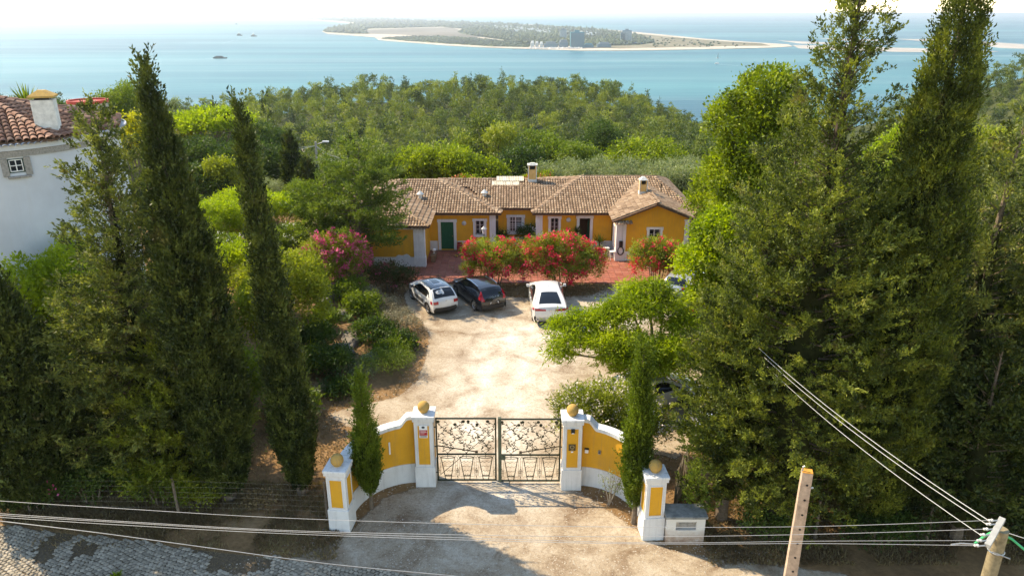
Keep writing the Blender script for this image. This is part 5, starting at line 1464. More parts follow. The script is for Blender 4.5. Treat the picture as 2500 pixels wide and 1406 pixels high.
# many-sided roof, each visible tile a piece
apex = Vector((TC.x, TC.y, 12.55)); RE = TR + .42; NF = 9; a0_ = math.atan2(31.55 - TC.y, -19.25 - TC.x)
corners = [Vector((TC.x + RE * math.cos(a0_ + 2 * PI * i / NF), TC.y + RE * math.sin(a0_ + 2 * PI * i / NF), TZ)) for i in range(NF)]
m_ = MB(); m_.add([apex] + corners + [apex - Vector((0, 0, .2))] + [c - Vector((0, 0, .08)) for c in corners], [(0, 1 + i, 1 + (i + 1) % NF) for i in range(NF)] + [(NF + 1, NF + 2 + (i + 1) % NF, NF + 2 + i) for i in range(NF)] + [(1 + (i + 1) % NF, 1 + i, NF + 2 + i, NF + 2 + (i + 1) % NF) for i in range(NF)])
rf = tput(m_, 'roof', M['channel'])
V_, F_ = half_tile(Vector((0, 0, 0)), Vector((1, 0, 0)), Vector((0, 1, 0)), Vector((0, 0, 1)), .46, .135, .11, .035, 6, .018)
rtm = new_mesh('roof_tile', V_, F_, M['redrooftile'], True)
fill = MB(); cnt = 0
for i in range(NF):
    A, B = corners[i], corners[(i + 1) % NF]
    u = (B - A).normalized(); n_ = (B - A).cross(apex - A).normalized(); n_ = n_ if n_.z > 0 else -n_; v = n_.cross(u).normalized()
    if v.z < 0: v = -v
    W_ = (B - A).length; Hh = (apex - A).dot(v); ux = (apex - A).dot(u)
    vis_face = i in (NF - 1, 0, 1)
    k = int(W_ / .27)
    for c_ in range(k):
        uc = (c_ + .5) * W_ / k; vv = -.05
        lim = Hh * (uc / ux if uc < ux else (W_ - uc) / (W_ - ux)) - .1
        while vv < lim:
            o_ = A + u * (uc + random.uniform(-.01, .01)) + v * (vv + random.uniform(-.02, .02)) + n_ * .02
            if vis_face and cnt < 270:
                o = bpy.data.objects.new('roof_tile', rtm); C.objects.link(o); o.parent = rf; cnt += 1
                mm = Matrix((u, v, n_)).transposed().to_4x4(); mm.translation = o_ - Vector((TC.x, TC.y, -.5))
                o.matrix_local = mm @ Matrix.Rotation(random.uniform(-.03, .03), 4, 'Z')
            else:
                V_, F_ = half_tile(o_, u, v, n_, .46, .135, .11, .035, 5); fill.add(V_, F_)
            vv += .40
if fill.V: tag(tput(fill, 'roof_tiles', M['redrooftile'], rf, smooth=True), kind='stuff')
m_ = MB()
for i in range(NF): ridge_tiles(corners[i] + Vector((0, 0, .05)), apex + Vector((0, 0, .06)), m_, .15, .40)
tput(m_, 'hip_tiles', M['redrooftile'], smooth=True)
# under-eave scallops
m_ = MB()
for i in range(150):
    a = 2 * PI * i / 150; c = Vector((TC.x + (TR + .13) * math.cos(a), TC.y + (TR + .13) * math.sin(a), TZ - .13)); v = Vector((math.cos(a), math.sin(a), 0)); u = Vector((-v.y, v.x, 0))
    V_, F_ = half_tile(c, u, v, Vector((0, 0, 1)), .24, .11, .11, 0, 4); m_.add(V_, F_)
tput(m_, 'eave_tiles', M['towerwhite'])
# square chimney with pyramid cap
c = onY(122, 318, 33.0); 
m_ = MB(); m_.box(c.x - .45, c.x + .42, c.y - .38, c.y + .38, c.z - .5, c.z + 1.32, R(20)); ch = tput(m_, 'chimney', M['cement'], bevel=.02)
m_ = MB(); m_.box(c.x - .3, c.x + .27, c.y - .25, c.y + .25, c.z + 1.32, c.z + 1.42, R(20)); tput(m_, 'smoke_slot', M['blacksteel'], ch)
m_ = MB(); zt = c.z + 1.42; ca_, sa_ = math.cos(R(20)), math.sin(R(20))
q = lambda x, y, z: (c.x + x * ca_ - y * sa_, c.y + x * sa_ + y * ca_, z)
m_.add([q(-.52, -.46, zt), q(.5, -.46, zt), q(.5, .46, zt), q(-.52, .46, zt), q(-.52, -.46, zt + .07), q(.5, -.46, zt + .07), q(.5, .46, zt + .07), q(-.52, .46, zt + .07), q(-.16, -.12, zt + .30), q(.14, -.12, zt + .30), q(.14, .12, zt + .30), q(-.16, .12, zt + .30)],
       [(3, 2, 1, 0), (0, 1, 5, 4), (1, 2, 6, 5), (2, 3, 7, 6), (3, 0, 4, 7), (4, 5, 9, 8), (5, 6, 10, 9), (6, 7, 11, 10), (7, 4, 8, 11), (8, 9, 10, 11)])
tput(m_, 'chimney_cap', M['ballochre'], ch)
# round water tank beyond
c = onY(222, 290, 58); wt = thing('water_tank', 'round grey concrete water tank with a red rim beyond the tower house', 'water tank', (c.x, c.y, 0))
g0 = gz(c.x, c.y)
m_ = MB(); m_.lathe([(1.38, g0 - .3), (1.38, c.z + 1.2)], (0, 0, 0), 28); m_.build('tank_wall', M['concrete'], wt, smooth=True)
m_ = MB(); m_.lathe([(1.44, c.z + 1.2), (1.44, c.z + 1.42), (1.30, c.z + 1.42), (1.30, c.z + 1.3), (.001, c.z + 1.38)], (0, 0, 0), 28); m_.build('red_rim', plain('red_roof_paint', (.42, .06, .04), .7, 0, .15), wt)

# ------------------------------------------------------------------ cars
def carpaint(name, col, rough=.25, flake=0):
    m, nt, b = nodes(name); b.inputs['Base Color'].default_value = (*col, 1); b.inputs['Roughness'].default_value = rough; b.inputs['Coat Weight'].default_value = .8; b.inputs['Coat Roughness'].default_value = .05
    b.inputs['Metallic'].default_value = flake; n = noise(nt, 3, 3); r = ramp(nt, n.outputs[0], [(0.3, tuple(c * .92 for c in col)), (0.7, tuple(min(1, c * 1.04 + .004) for c in col))]); nt.links.new(r.outputs[0], b.inputs['Base Color'])
    return m
M['pwhite'] = carpaint('white_car_paint', (.72, .72, .70)); M['pblack'] = carpaint('black_car_paint', (.010, .011, .014), .2); M['psilver'] = carpaint('silver_car_paint', (.50, .52, .55), .3, .5); M['pgrey'] = carpaint('pale_grey_car_paint', (.52, .52, .48), .3)
M['tyre'] = plain('tyre_rubber', (.02, .02, .02), .85, 0, 0); M['rim'] = plain('alloy_rim', (.50, .50, .50), .3, .8, 0); M['darkrim'] = plain('dark_alloy_rim', (.12, .12, .12), .35, .7, 0)
M['taillight'] = plain('red_tail_light', (.42, .012, .02), .15, 0, 0, spec=.6); M['cladding'] = plain('dark_grey_cladding', (.055, .052, .05), .6, 0, .1); M['headlight'] = plain('headlight_glass', (.6, .62, .65), .1, 0, 0, spec=.7)
M['plate'] = plain('number_plate', (.7, .7, .68), .5, 0, 0); M['chrome'] = plain('bright_trim', (.65, .65, .65), .15, 1, 0)

class Car:
    def __init__(s, L, Wd, sil, belt, roof_in, cabin):
        """sil: (x,z) silhouette from rear bottom over the roof to front bottom; belt: height where the glass starts"""
        s.L, s.W, s.belt, s.roof_in = L, Wd / 2, belt, roof_in
        P = [Vector((p[0], 0, p[1])) for p in sil]; s.sil = []
        for i in range(len(P) - 1):
            p0 = P[max(i - 1, 0)]; p1 = P[i]; p2 = P[i + 1]; p3 = P[min(i + 2, len(P) - 1)]
            for k in range(6):
                t = k / 6; s.sil.append(0.5 * ((2 * p1) + (p2 - p0) * t + (2 * p0 - 5 * p1 + 4 * p2 - p3) * t * t + (3 * p1 - p0 - 3 * p2 + p3) * t ** 3))
        s.sil.append(P[-1]); s.top = max(p.z for p in s.sil)
        s.xs = [p.x for p in s.sil]
    def hw(s, x, z):
        e = 2 * x / s.L; w = s.W * (1 - .13 * max(0, abs(e) - .62) ** 1.6 / .38 ** 1.6 * (1.35 if e > 0 else 1))
        if z > s.belt: w *= 1 - s.roof_in * ((z - s.belt) / (s.top - s.belt)) ** 1.15
        if z < .45: w *= 1 - .05 * ((.45 - z) / .3)
        w *= 1 - .03 * max(0, (z - .55) / max(.1, s.belt - .55)) if z < s.belt else .97
        return w
    def P(s, u, v):
        """skin point: u 0..1 along the silhouette, v -1..1 across"""
        f = u * (len(s.sil) - 1); i = min(int(f), len(s.sil) - 2); t = f - i; p = s.sil[i].lerp(s.sil[i + 1], t)
        tg = (s.sil[i + 1] - s.sil[i]).normalized(); n = Vector((-tg.z, 0, tg.x))
        bulge = .055 + (.05 if abs(tg.z) > .6 else 0)
        w = s.hw(p.x, p.z)
        a = abs(v) ** 2.4
        return Vector((p.x, v * w, p.z)) + n * bulge * (1 - a) - n * .02 * a
    def topz(s, x):
        zs = [];
        for i in range(len(s.sil) - 1):
            a, b = s.sil[i], s.sil[i + 1]
            if (a.x - x) * (b.x - x) <= 0 and abs(a.x - b.x) > 1e-6: zs.append(a.z + (b.z - a.z) * (x - a.x) / (b.x - a.x))
        return max(zs) if zs else .5
    def uof(s, x, z):
        return min(range(len(s.sil)), key=lambda i: (s.sil[i].x - x) ** 2 + (s.sil[i].z - z) ** 2) / (len(s.sil) - 1)
    def skin_patch(s, quad, off, nu=10, nv=12):
        """quad: (u0,v0),(u1,v0b),(u1,v1b),(u0,v1) corners"""
        mb = MB(); V = []
        for i in range(nu + 1):
            a = i / nu
            for j in range(nv + 1):
                b = j / nv
                u = (quad[0][0] * (1 - a) + quad[1][0] * a) * (1 - b) + (quad[3][0] * (1 - a) + quad[2][0] * a) * b
                v = (quad[0][1] * (1 - a) + quad[1][1] * a) * (1 - b) + (quad[3][1] * (1 - a) + quad[2][1] * a) * b
                p = s.P(u, v); q1 = s.P(min(1, u + .004), v) - s.P(max(0, u - .004), v); q2 = s.P(u, v + .02) - s.P(u, v - .02); n = q2.cross(q1).normalized() * -1
                if n.dot(p - Vector((p.x * .5, 0, .6))) < 0: n = -n
                V.append(p + n * off)
        mb.add(V, [(i * (nv + 1) + j, i * (nv + 1) + j + 1, (i + 1) * (nv + 1) + j + 1, (i + 1) * (nv + 1) + j) for i in range(nu) for j in range(nv)])
        return mb
    def side_patch(s, poly, off, sides=(-1, 1)):
        """poly in x,z: lower edge list and upper edge list"""
        lo, up = poly; mb = MB(); n = len(lo)
        for sd in sides:
            V = []; k = 5
            for i in range(n):
                for j in range(k):
                    t = j / (k - 1); x = lo[i][0] * (1 - t) + up[i][0] * t; z = lo[i][1] * (1 - t) + up[i][1] * t
                    V.append((x, sd * (s.hw(x, z) + off), z))
            mb.add(V, [(i * k + j, (i + 1) * k + j, (i + 1) * k + j + 1, i * k + j + 1) if sd < 0 else (i * k + j, i * k + j + 1, (i + 1) * k + j + 1, (i + 1) * k + j) for i in range(n - 1) for j in range(k - 1)])
        return mb
    def body(s, wheels, wr, clad=.0):
        mb = MB(); N_ = len(s.sil); nv = 18
        V = [s.P(i / (N_ - 1), -1 + 2 * j / nv) for i in range(N_) for j in range(nv + 1)]
        mb.add(V, [(i * (nv + 1) + j, i * (nv + 1) + j + 1, (i + 1) * (nv + 1) + j + 1, (i + 1) * (nv + 1) + j) for i in range(N_ - 1) for j in range(nv)])
        x0 = min(s.xs); x1 = max(s.xs); nx = 90; nz = 16
        for sd in (-1, 1):
            V = []; ok = []
            for i in range(nx + 1):
                x = (x0 + x1) / 2 - (x1 - x0) / 2 * math.cos(PI * i / nx) * .999; zt = s.topz(x)
                # lower edge with wheel arches cut into it
                zb = .24
                for wx in wheels:
                    if abs(x - wx) < wr + .05: zb = max(zb, .33 + math.sqrt(max(0, (wr + .05) ** 2 - (x - wx) ** 2)) - .0)
                zb = min(zb, zt - .01) if zt > .3 else zt - .01
                for j in range(nz + 1):
                    z = zb + (zt - zb) * j / nz
                    # the side meets the skin edge
                    V.append((x, sd * s.hw(x, z), z))
            mb.add(V, [((i * (nz + 1) + j, (i + 1) * (nz + 1) + j, (i + 1) * (nz + 1) + j + 1, i * (nz + 1) + j + 1)[::(1 if sd < 0 else -1)]) for i in range(nx) for j in range(nz)])
        return mb
def build_car(kind, label, loc, heading):
    root = thing('parked_car', label, 'car', loc, heading, 'cars parked in the yard')
    if kind == 'hatch':   # small rounded crossover hatchback
        L, W, H_ = 4.0, 1.75, 1.47; wh = (-1.27, 1.27); wr = .325
        sil = [(-1.88, .30), (-1.98, .55), (-1.97, .80), (-1.90, .98), (-1.62, 1.28), (-1.32, 1.425), (-.7, 1.475), (0, 1.47), (.42, 1.40), (.88, 1.10), (1.06, 1.0), (1.55, .93), (1.88, .78), (1.98, .55), (1.90, .30)]
        belt = .96; inn = .27; paint = 'pwhite'; roofp = 'pblack'; rw = ((-1.86, 1.02), (-1.40, 1.385)); ws = ((.44, 1.385), (.96, 1.05)); rimm = 'rim'
        rz = ((-1.30, 1.43), (.38, 1.42))
        glass = ([(-1.52, 1.02), (-1.1, .98), (-.3, .96), (.4, .96), (.86, .97)], [(-1.30, 1.27), (-1.0, 1.345), (-.3, 1.375), (.15, 1.36), (.50, 1.20)])
    elif kind == 'black':
        L, W, H_ = 4.37, 1.80, 1.46; wh = (-1.32, 1.33); wr = .33
        sil = [(-2.05, .30), (-2.17, .55), (-2.15, .82), (-2.06, 1.0), (-1.78, 1.30), (-1.5, 1.40), (-.8, 1.46), (-.1, 1.46), (.38, 1.36), (.95, 1.04), (1.15, .97), (1.7, .88), (2.06, .74), (2.17, .52), (2.08, .28)]
        belt = .95; inn = .28; paint = 'pblack'; roofp = 'pblack'; rw = ((-2.02, 1.04), (-1.66, 1.345)); ws = ((.42, 1.345), (1.05, 1.005)); rimm = 'rim'
        rz = ((-1.45, 1.42), (.34, 1.38))
        glass = ([(-1.55, 1.10), (-1.2, 1.0), (-.3, .95), (.4, .93), (.95, .94)], [(-1.38, 1.22), (-1.1, 1.32), (-.3, 1.36), (.1, 1.34), (.52, 1.17)])
    elif kind == 'coupe':
        L, W, H_ = 4.9, 2.0, 1.68; wh = (-1.44, 1.50); wr = .37
        sil = [(-2.26, .34), (-2.44, .60), (-2.44, .90), (-2.38, 1.10), (-2.18, 1.16), (-1.55, 1.43), (-.85, 1.63), (-.2, 1.69), (.3, 1.64), (.62, 1.54), (1.15, 1.20), (1.35, 1.12), (1.95, 1.02), (2.33, .84), (2.44, .58), (2.32, .32)]
        belt = 1.08; inn = .40; paint = 'pwhite'; roofp = 'pwhite'; rw = ((-2.08, 1.205), (-1.18, 1.54)); ws = ((.62, 1.525), (1.22, 1.16)); rimm = 'darkrim'
        rz = None
        glass = ([(-1.55, 1.14), (-1.1, 1.10), (-.3, 1.07), (.4, 1.06), (1.1, 1.07)], [(-1.25, 1.27), (-.9, 1.42), (-.3, 1.53), (.15, 1.51), (.66, 1.34)])
    else:
        L, W, H_ = 4.3, 1.78, 1.48; wh = (-1.3, 1.32); wr = .32
        sil = [(-2.0, .30), (-2.13, .55), (-2.12, .80), (-2.04, 1.0), (-1.80, 1.32), (-1.5, 1.43), (-.8, 1.48), (-.1, 1.47), (.4, 1.38), (1.0, 1.04), (1.2, .97), (1.7, .88), (2.03, .74), (2.13, .52), (2.05, .28)]
        belt = .95; inn = .25; paint = {'silver': 'psilver', 'grey': 'pgrey', 'dark': 'pblack'}[kind]; roofp = paint; rw = ((-2.0, 1.05), (-1.66, 1.37)); ws = ((.44, 1.355), (1.08, 1.01)); rimm = 'rim'; rz = None
        glass = ([(-1.65, 1.02), (-1.2, .98), (-.3, .95), (.4, .94), (.98, .95)], [(-1.5, 1.27), (-1.1, 1.36), (-.3, 1.38), (.1, 1.36), (.52, 1.19)])
    c = Car(L, W, sil, belt, inn, None)
    c.body(wh, wr).build('body', M[paint], root, smooth=True)
    u0, u1 = c.uof(*rw[0]), c.uof(*rw[1])
    k0, k1 = (.72, .64) if kind == 'coupe' else (.86, .86)
    c.skin_patch([(u0, -k0), (u1, -k1), (u1, k1), (u0, k0)], .006).build('rear_window', M['carglass'], root, True)
    w0, w1 = c.uof(*ws[0]), c.uof(*ws[1])
    c.skin_patch([(w0, -.84), (w1, -.92), (w1, .92), (w0, .84)], .006).build('windscreen', M['carglass'], root, True)
    c.side_patch(glass, .006).build('side_window', M['carglass'], root, True)
    if rz:
        a0, a1 = c.uof(*rz[0]), c.uof(*rz[1]); c.skin_patch([(a0, -.985), (a1, -.98), (a1, .98), (a0, .985)], .005, 14, 14).build('roof', M[roofp], root, True)
    if kind == 'hatch':
        a0, a1 = c.uof(-.95, 1.45), c.uof(.1, 1.47)
        fr = c.skin_patch([(a0, -.42), (a1, -.42), (a1, .42), (a0, .42)], .012).build('sunroof', M['headlight'], root, True)
        c.skin_patch([(a0 + .012, -.36), (a1 - .012, -.36), (a1 - .012, .36), (a0 + .012, .36)], .017).build('sunroof_glass', M['carglass'], fr, True)
        # ring and block print across the rear window
        um = (u0 + u1) / 2; du = u1 - u0
        for rr, mt in ((.36, 'plate'), (.27, 'psilver'), (.19, 'plate'), (.10, 'carglass')):
            mb = MB(); n_ = 20; V = [c.P(um, .42) ] 
            V = [c.P(um + du * .62 * rr * math.sin(a), .42 + rr * .78 * math.cos(a)) for a in [2 * PI * q_ / n_ for q_ in range(n_)]]
            ctr = c.P(um, .42); nn = Vector((-.75, 0, .66)); V = [v_ + nn * (.075 - .05 * rr) for v_ in V]
            mb.add(V, [list(range(n_))]); mb.build('window_print', M[mt], root)
        c.skin_patch([(u0 + du * .25, .02), (u1 - du * .15, .02), (u1 - du * .15, .18), (u0 + du * .25, .22)], .018, 3, 3).build('window_print', M['plate'], root, True)
        # body side print: dark cladding panel and ring
        c.side_patch(([(-.75, .48), (0, .46), (.62, .48)], [(-.78, .70), (0, .68), (.66, .70)]), .02).build('side_cladding', M['cladding'], root, True)
        for sd in (-1, 1):
            for rr, mt in ((.17, 'cladding'), (.13, 'plate'), (.08, 'psilver')):
                mb = MB(); V = [(.72 + rr * math.cos(a), sd * (c.hw(.72, .80) + .022 - rr * .05), .83 + rr * .6 * math.sin(a)) for a in np.linspace(0, 2 * PI, 17)[:-1]]; mb.add(V, [list(range(16)) if sd < 0 else list(range(16))[::-1]]); mb.build('side_print', M[mt], root)
    # lower cladding and bumpers
    ub0, ub1 = 0.0, c.uof(sil[1][0], sil[1][1]) * (1.0)
    c.skin_patch([(0.004, -.98), (ub1, -.82), (ub1, .82), (0.004, .98)], .012, 6, 14).build('rear_bumper', M['cladding' if kind != 'coupe' else 'psilver'], root, True)
    c.side_patch(([(wh[0] + wr + .08, .235), (0, .235), (wh[1] - wr - .08, .235)], [(wh[0] + wr + .08, .36), (0, .35), (wh[1] - wr - .08, .36)]), .014).build('sill', M['cladding' if kind != 'coupe' else 'pwhite'], root, True)
    # lights
    zl = {'hatch': (.70, .88), 'black': (.84, 1.24), 'coupe': (.93, 1.04)}.get(kind, (.80, 1.02))
    def tl(vals, mat, name, off=.012):
        for sd in (-1, 1):
            q = [(u_, v_ * sd) for u_, v_ in vals]; c.skin_patch(q, off, 5, 5).build(name, M[mat], root, True)
    ua, ub = c.uof(sil[2][0], zl[0]), c.uof(sil[3][0], zl[1])
    if ub <= ua: ub = ua + .03
    if kind == 'coupe': tl([(ua + .004, .30), (ub - .008, .30), (ub + .008, .99), (ua - .002, .99)], 'taillight', 'taillight')
    elif kind == 'black': tl([(ua - .02, .72), (ub + .03, .90), (ub + .03, .995), (ua - .02, .995)], 'taillight', 'taillight')
    else: tl([(ua, .62), (ub, .62), (ub, .99), (ua, .99)], 'taillight', 'taillight')
    for sd in (-1, 1):
        x0 = -L / 2 + .10; c.side_patch(([(x0, zl[0]), (x0 + .22, zl[0] + .02)], [(x0 + .04, zl[1]), (x0 + .22, zl[1])]), .012, (sd,)).build('taillight', M['taillight'], root, True)
    uh0, uh1 = c.uof(sil[-4][0], sil[-4][1]), c.uof(sil[-3][0], sil[-3][1]); 
    tl([(uh0 + .01, .60), (uh1, .60), (uh1, .98), (uh0 + .01, .98)], 'headlight', 'headlight')
    uf0, uf1 = c.uof(sil[-3][0], sil[-3][1]) , c.uof(sil[-2][0], sil[-2][1]) ; c.skin_patch([(uf0, -.5), (uf1, -.5), (uf1, .5), (uf0, .5)], .01).build('grille', M['cladding'], root, True)
    # plate, badge, handles, mirrors, wheels
    zp = .50 if kind == 'coupe' else .52 if kind != 'black' else .60
    xr = min(c.xs) - .085
    mb = MB(); mb.box(xr - .012, xr + .01, -.26, .26, zp, zp + .115); mb.build('number_plate', M['plate'], root)
    if kind == 'coupe':
        dif = c.skin_patch([(0.03, -.72), (c.uof(-2.44, .62), -.66), (c.uof(-2.44, .62), .66), (0.03, .72)], .022, 4, 10); dif.build('diffuser', M['psilver'], root, True)
        for sd in (-1, 1):
            tl_ = MB(); tl_.box(-2.2, -2.02, sd * .93 - .05, sd * .93 + .05, .92, .985, jit=.003); tl_.build('taillight', M['taillight'], root)
        up = c.uof(-2.38, 1.10); mb = c.skin_patch([(up - .01, -.8), (up + .01, -.8), (up + .01, .8), (up - .01, .8)], .02, 3, 12); mb.build('boot_lip', M['pwhite'], root, True)
        mb = MB(); mb.tube([(xr + .03, .0, .985), (xr - .02, 0, .985)], .045, 12); mb.build('badge', M['chrome'], root)
        for sd in (-1, 1):
            mb = MB(); mb.tube([(-2.36, sd * .70, .36), (-2.48, sd * .70, .36)], .05, 10); mb.build('exhaust', M['chrome'], root)
            ar = MB(); ar.box(-2.46, -2.30, sd * .85 - .05, sd * .85 + .05, .42, .62); ar.build('bumper_vent', M['cladding'], root)
        mb = MB(); mb.add([(-.62, -.012, 1.73), (-.62, .012, 1.73), (-.44, 0, 1.735), (-.60, 0, 1.81)], [(0, 1, 3), (1, 2, 3), (2, 0, 3), (0, 2, 1)]); mb.build('aerial_fin', M['carglass'], root)
    if kind == 'black':
        for sd in (-1, 1):
            mb = MB(); mb.tube([(x_, sd * (c.hw(x_, 1.43) - .03), c.topz(x_) + .035) for x_ in np.linspace(-1.35, .2, 9)], .016, 6); mb.build('roof_rail', M['chrome'], root)
        fc = bpy.data.curves.new('letters', 'FONT'); fc.body = 'V O L V O'; fc.size = .13; fc.align_x = 'CENTER'; fc.extrude = .004
        fo = bpy.data.objects.new('letters', fc); dg = bpy.context.evaluated_depsgraph_get(); C.objects.link(fo); bpy.context.view_layer.update()
        me = bpy.data.meshes.new_from_object(fo.evaluated_get(bpy.context.evaluated_depsgraph_get())); bpy.data.objects.remove(fo)
        me.materials.append(M['chrome']); lo = link('tailgate_letters', me, root); p = c.P(c.uof(-2.12, .93), 0); lo.location = (p.x - .03, 0, p.z - .02); lo.rotation_euler = (R(72), 0, R(-90))
        mb = MB(); mb.tube([(-2.16 - .06, -.45 + .1 * i, .80 + .012 * math.sin(i)) for i in range(10)], .010, 5); mb.build('tailgate_trim', M['chrome'], root)
        mb = MB(); mb.add([(-1.32, -.012, 1.47), (-1.32, .012, 1.47), (-1.16, 0, 1.485), (-1.30, 0, 1.54)], [(0, 1, 3), (1, 2, 3), (2, 0, 3), (0, 2, 1)]); mb.build('aerial_fin', M['chrome'], root)
    if kind == 'hatch':
        mb = MB(); p = c.P(c.uof(-1.96, .86), 0)
        for dz in (0, .035): mb.add([(p.x - .02, -.05, p.z + dz - .03), (p.x - .02, 0, p.z + dz + .01), (p.x - .02, .05, p.z + dz - .03), (p.x - .02, .05, p.z + dz - .015), (p.x - .02, 0, p.z + dz + .028), (p.x - .02, -.05, p.z + dz - .015)], [(0, 5, 4, 1), (1, 4, 3, 2)])
        mb.build('badge', M['chrome'], root)
    for sd in (-1, 1):
        mx = glass[0][-1][0] - .12; mb = MB(); y0 = sd * (c.hw(mx, belt) - .02); y1 = sd * (c.hw(mx, belt) + .20)
        mb.box(mx - .05, mx + .11, min(y0 + sd * .06, y1), max(y0 + sd * .06, y1), belt + .02, belt + .17, jit=.008); mb.box(mx, mx + .06, min(y0, y0 + sd * .08), max(y0, y0 + sd * .08), belt + .0, belt + .06); mb.build('wing_mirror', M[paint if kind != 'hatch' else 'pblack'], root, bevel=.02)
        for hx in (-.55, .28):
            mb = MB(); yy = c.hw(hx, belt - .12); mb.box(hx, hx + .17, *sorted((sd * (yy - .005), sd * (yy + .03))), belt - .14, belt - .105); mb.build('door_handle', M[paint], root)
        for wx in wh:
            t_ = MB(); yo = sd * (c.hw(wx, .4) - .015); yi = sd * (c.hw(wx, .4) - .22)
            prof = [(wr - .1, yi), (wr - .02, yi), (wr, yi + sd * .02), (wr, yo - sd * .02), (wr - .02, yo), (wr - .105, yo), (wr - .11, yo - sd * .02), (wr - .11, yi + sd * .01)]
            V = [(wx + r_ * math.cos(2 * PI * k / 28), y2, wr + r_ * math.sin(2 * PI * k / 28)) for r_, y2 in prof for k in range(28)]
            t_.add(V, [(a * 28 + k, a * 28 + (k + 1) % 28, ((a + 1) % 8) * 28 + (k + 1) % 28, ((a + 1) % 8) * 28 + k) for a in range(8) for k in range(28)])
            tyre = t_.build('wheel', M['tyre'], root, smooth=True)
            r_ = MB(); rr = wr - .11; 
            r_.tube([(wx, yo - sd * .07, wr), (wx, yo - sd * .06, wr)], rr, 24)
            r_.tube([(wx, yo - sd * .07, wr), (wx, yo - sd * .012, wr)], .055, 10)
            sp_ = MB()
            for k in range(5):
                a = 2 * PI * k / 5 + .3
                for da_ in (-.12, .12): sp_.tube([(wx + .03 * math.cos(a), yo - sd * .015, wr + .03 * math.sin(a)), (wx + rr * .98 * math.cos(a + da_), yo - sd * .02, wr + rr * .98 * math.sin(a + da_))], .016, 5)
            sp_.tube([(wx + rr * math.cos(q_), yo - sd * .012, wr + rr * math.sin(q_)) for q_ in np.linspace(0, 2 * PI, 25)], .014, 6, False)
            r_.build('brake_disc', M['blacksteel'], tyre); sp_.build('rim', M[rimm], tyre, smooth=True)
            # dark wheel well and arch lip
            wl = MB(); wl.tube([(wx, sd * (c.hw(wx, .4) - .30), wr + .01), (wx, sd * (c.hw(wx, .4) - .235), wr + .01)], wr + .06, 20)
            V = []; 
            for q_ in np.linspace(0, PI, 17):
                for r2 in (wr + .035, wr + .085):
                    x_ = wx + r2 * math.cos(q_); z_ = .31 + r2 * math.sin(q_)
                    V += [(x_, sd * (c.hw(x_, z_) + .016), z_), (x_, sd * (c.hw(x_, z_) - .12), z_)]
            wl.add(V, [(4 * i, 4 * i + 4, 4 * i + 6, 4 * i + 2) for i in range(16)] + [(4 * i, 4 * i + 1, 4 * i + 5, 4 * i + 4) for i in range(16)])
            wl.build('wheel_arch', M['cladding'] if kind != 'coupe' else M['pwhite'], root)
    mb = MB(); mb.box(-L / 2 + .2, L / 2 - .2, -W / 2 + .16, W / 2 - .16, .18, .5); mb.build('underbody', M['blacksteel'], root)
    return root
def park(kind, label, rl, fl, W, wheels, dz=.01):
    """rl, fl: ground points of the rear and front wheels on the left flank"""
    h = math.atan2(fl.y - rl.y, fl.x - rl.x); f = Vector((math.cos(h), math.sin(h), 0)); r = Vector((f.y, -f.x, 0))
    c = rl + r * (W / 2 - .05) + f * (-wheels[0]); return build_car(kind, label, (c.x, c.y, gz(c.x, c.y) + dz), h)
park('hatch', 'white hatchback with black roof and dark red lights, leftmost of the parked cars', at(1045, 765), at(1003, 728), 1.75, (-1.27, 1.27))
park('black', 'glossy black hatchback with tall red tail lights and roof rails parked between the white cars', at(1158, 758), at(1113, 722), 1.80, (-1.32, 1.33))
park('coupe', 'large white coupe with a dark rear window standing alone in front of the red oleanders', at(1299, 781), at(1293, 736), 2.0, (-1.44, 1.5))
park('silver', 'silver car whose tail shows from under the bright tree at the end of the yard', at(1622, 722), at(1660, 690), 1.78, (-1.3, 1.3))
park('dark', 'dark car mostly hidden by leaves in the shade right of the yard', at(1650, 765), at(1720, 740), 1.78, (-1.3, 1.3))
build_car('grey', 'pale grey car under the low spreading tree behind the white oleander', (*(at(1588, 985).xy), .01), R(28))
build_car('silver', 'silver car in deep shade between the spreading tree and the big conifer', (*(at(1735, 1040).xy), .01), R(80))

# ------------------------------------------------------------------ small things on the terrace
def crate(loc, label, rz=0):
    o = thing('crate_stool', label, 'stool', loc, rz, 'red stools by the green door')
    b = MB(); b.box(-.2, .2, -.2, .2, .40, .45); b.build('seat', M['redplastic'], o, bevel=.01)
    for sx in (-1, 1):
        for sy in (-1, 1): b = MB(); b.box(sx * .17 - .02, sx * .17 + .02, sy * .17 - .02, sy * .17 + .02, 0, .4); b.build('leg', M['redplastic'], o)
    b = MB(); b.box(-.18, .18, .18, .2, .46, .62); b.box(-.17, .17, -.19, -.175, .1, .38); b.build('backrest', M['redplastic'], o)
p = at(1124, 608, .07); crate((p.x, 51.0, .07), 'red stool nearer the green door'); p = at(1139, 608, .07); crate((p.x, 51.0, .07), 'red stool nearer the small barred window')
def stool(loc, label, s=1):
    o = thing('wooden_stool', label, 'stool', loc, R(12), 'white stools by the right wing')
    b = MB(); b.box(-.2, .2, -.17, .17, .62 * s, .66 * s); b.build('seat', M['whitewood'], o, bevel=.008)
    for sx in (-1, 1):
        for sy in (-1, 1): b = MB(); b.tube([(sx * .19, sy * .16, 0), (sx * .15, sy * .12, .62 * s)], .018, 6); b.build('leg', M['whitewood'], o)
    b = MB(); b.tube([(-.17, -.14, .25), (.17, -.14, .25)], .012, 5); b.tube([(-.17, .14, .25), (.17, .14, .25)], .012, 5); b.build('stretcher', M['whitewood'], o)
stool((6.65, 49.75, .07), 'white stool further back beside the lit side door'); stool((7.0, 49.0, .07), 'white stool next to the corner pilaster with the charger', .95)
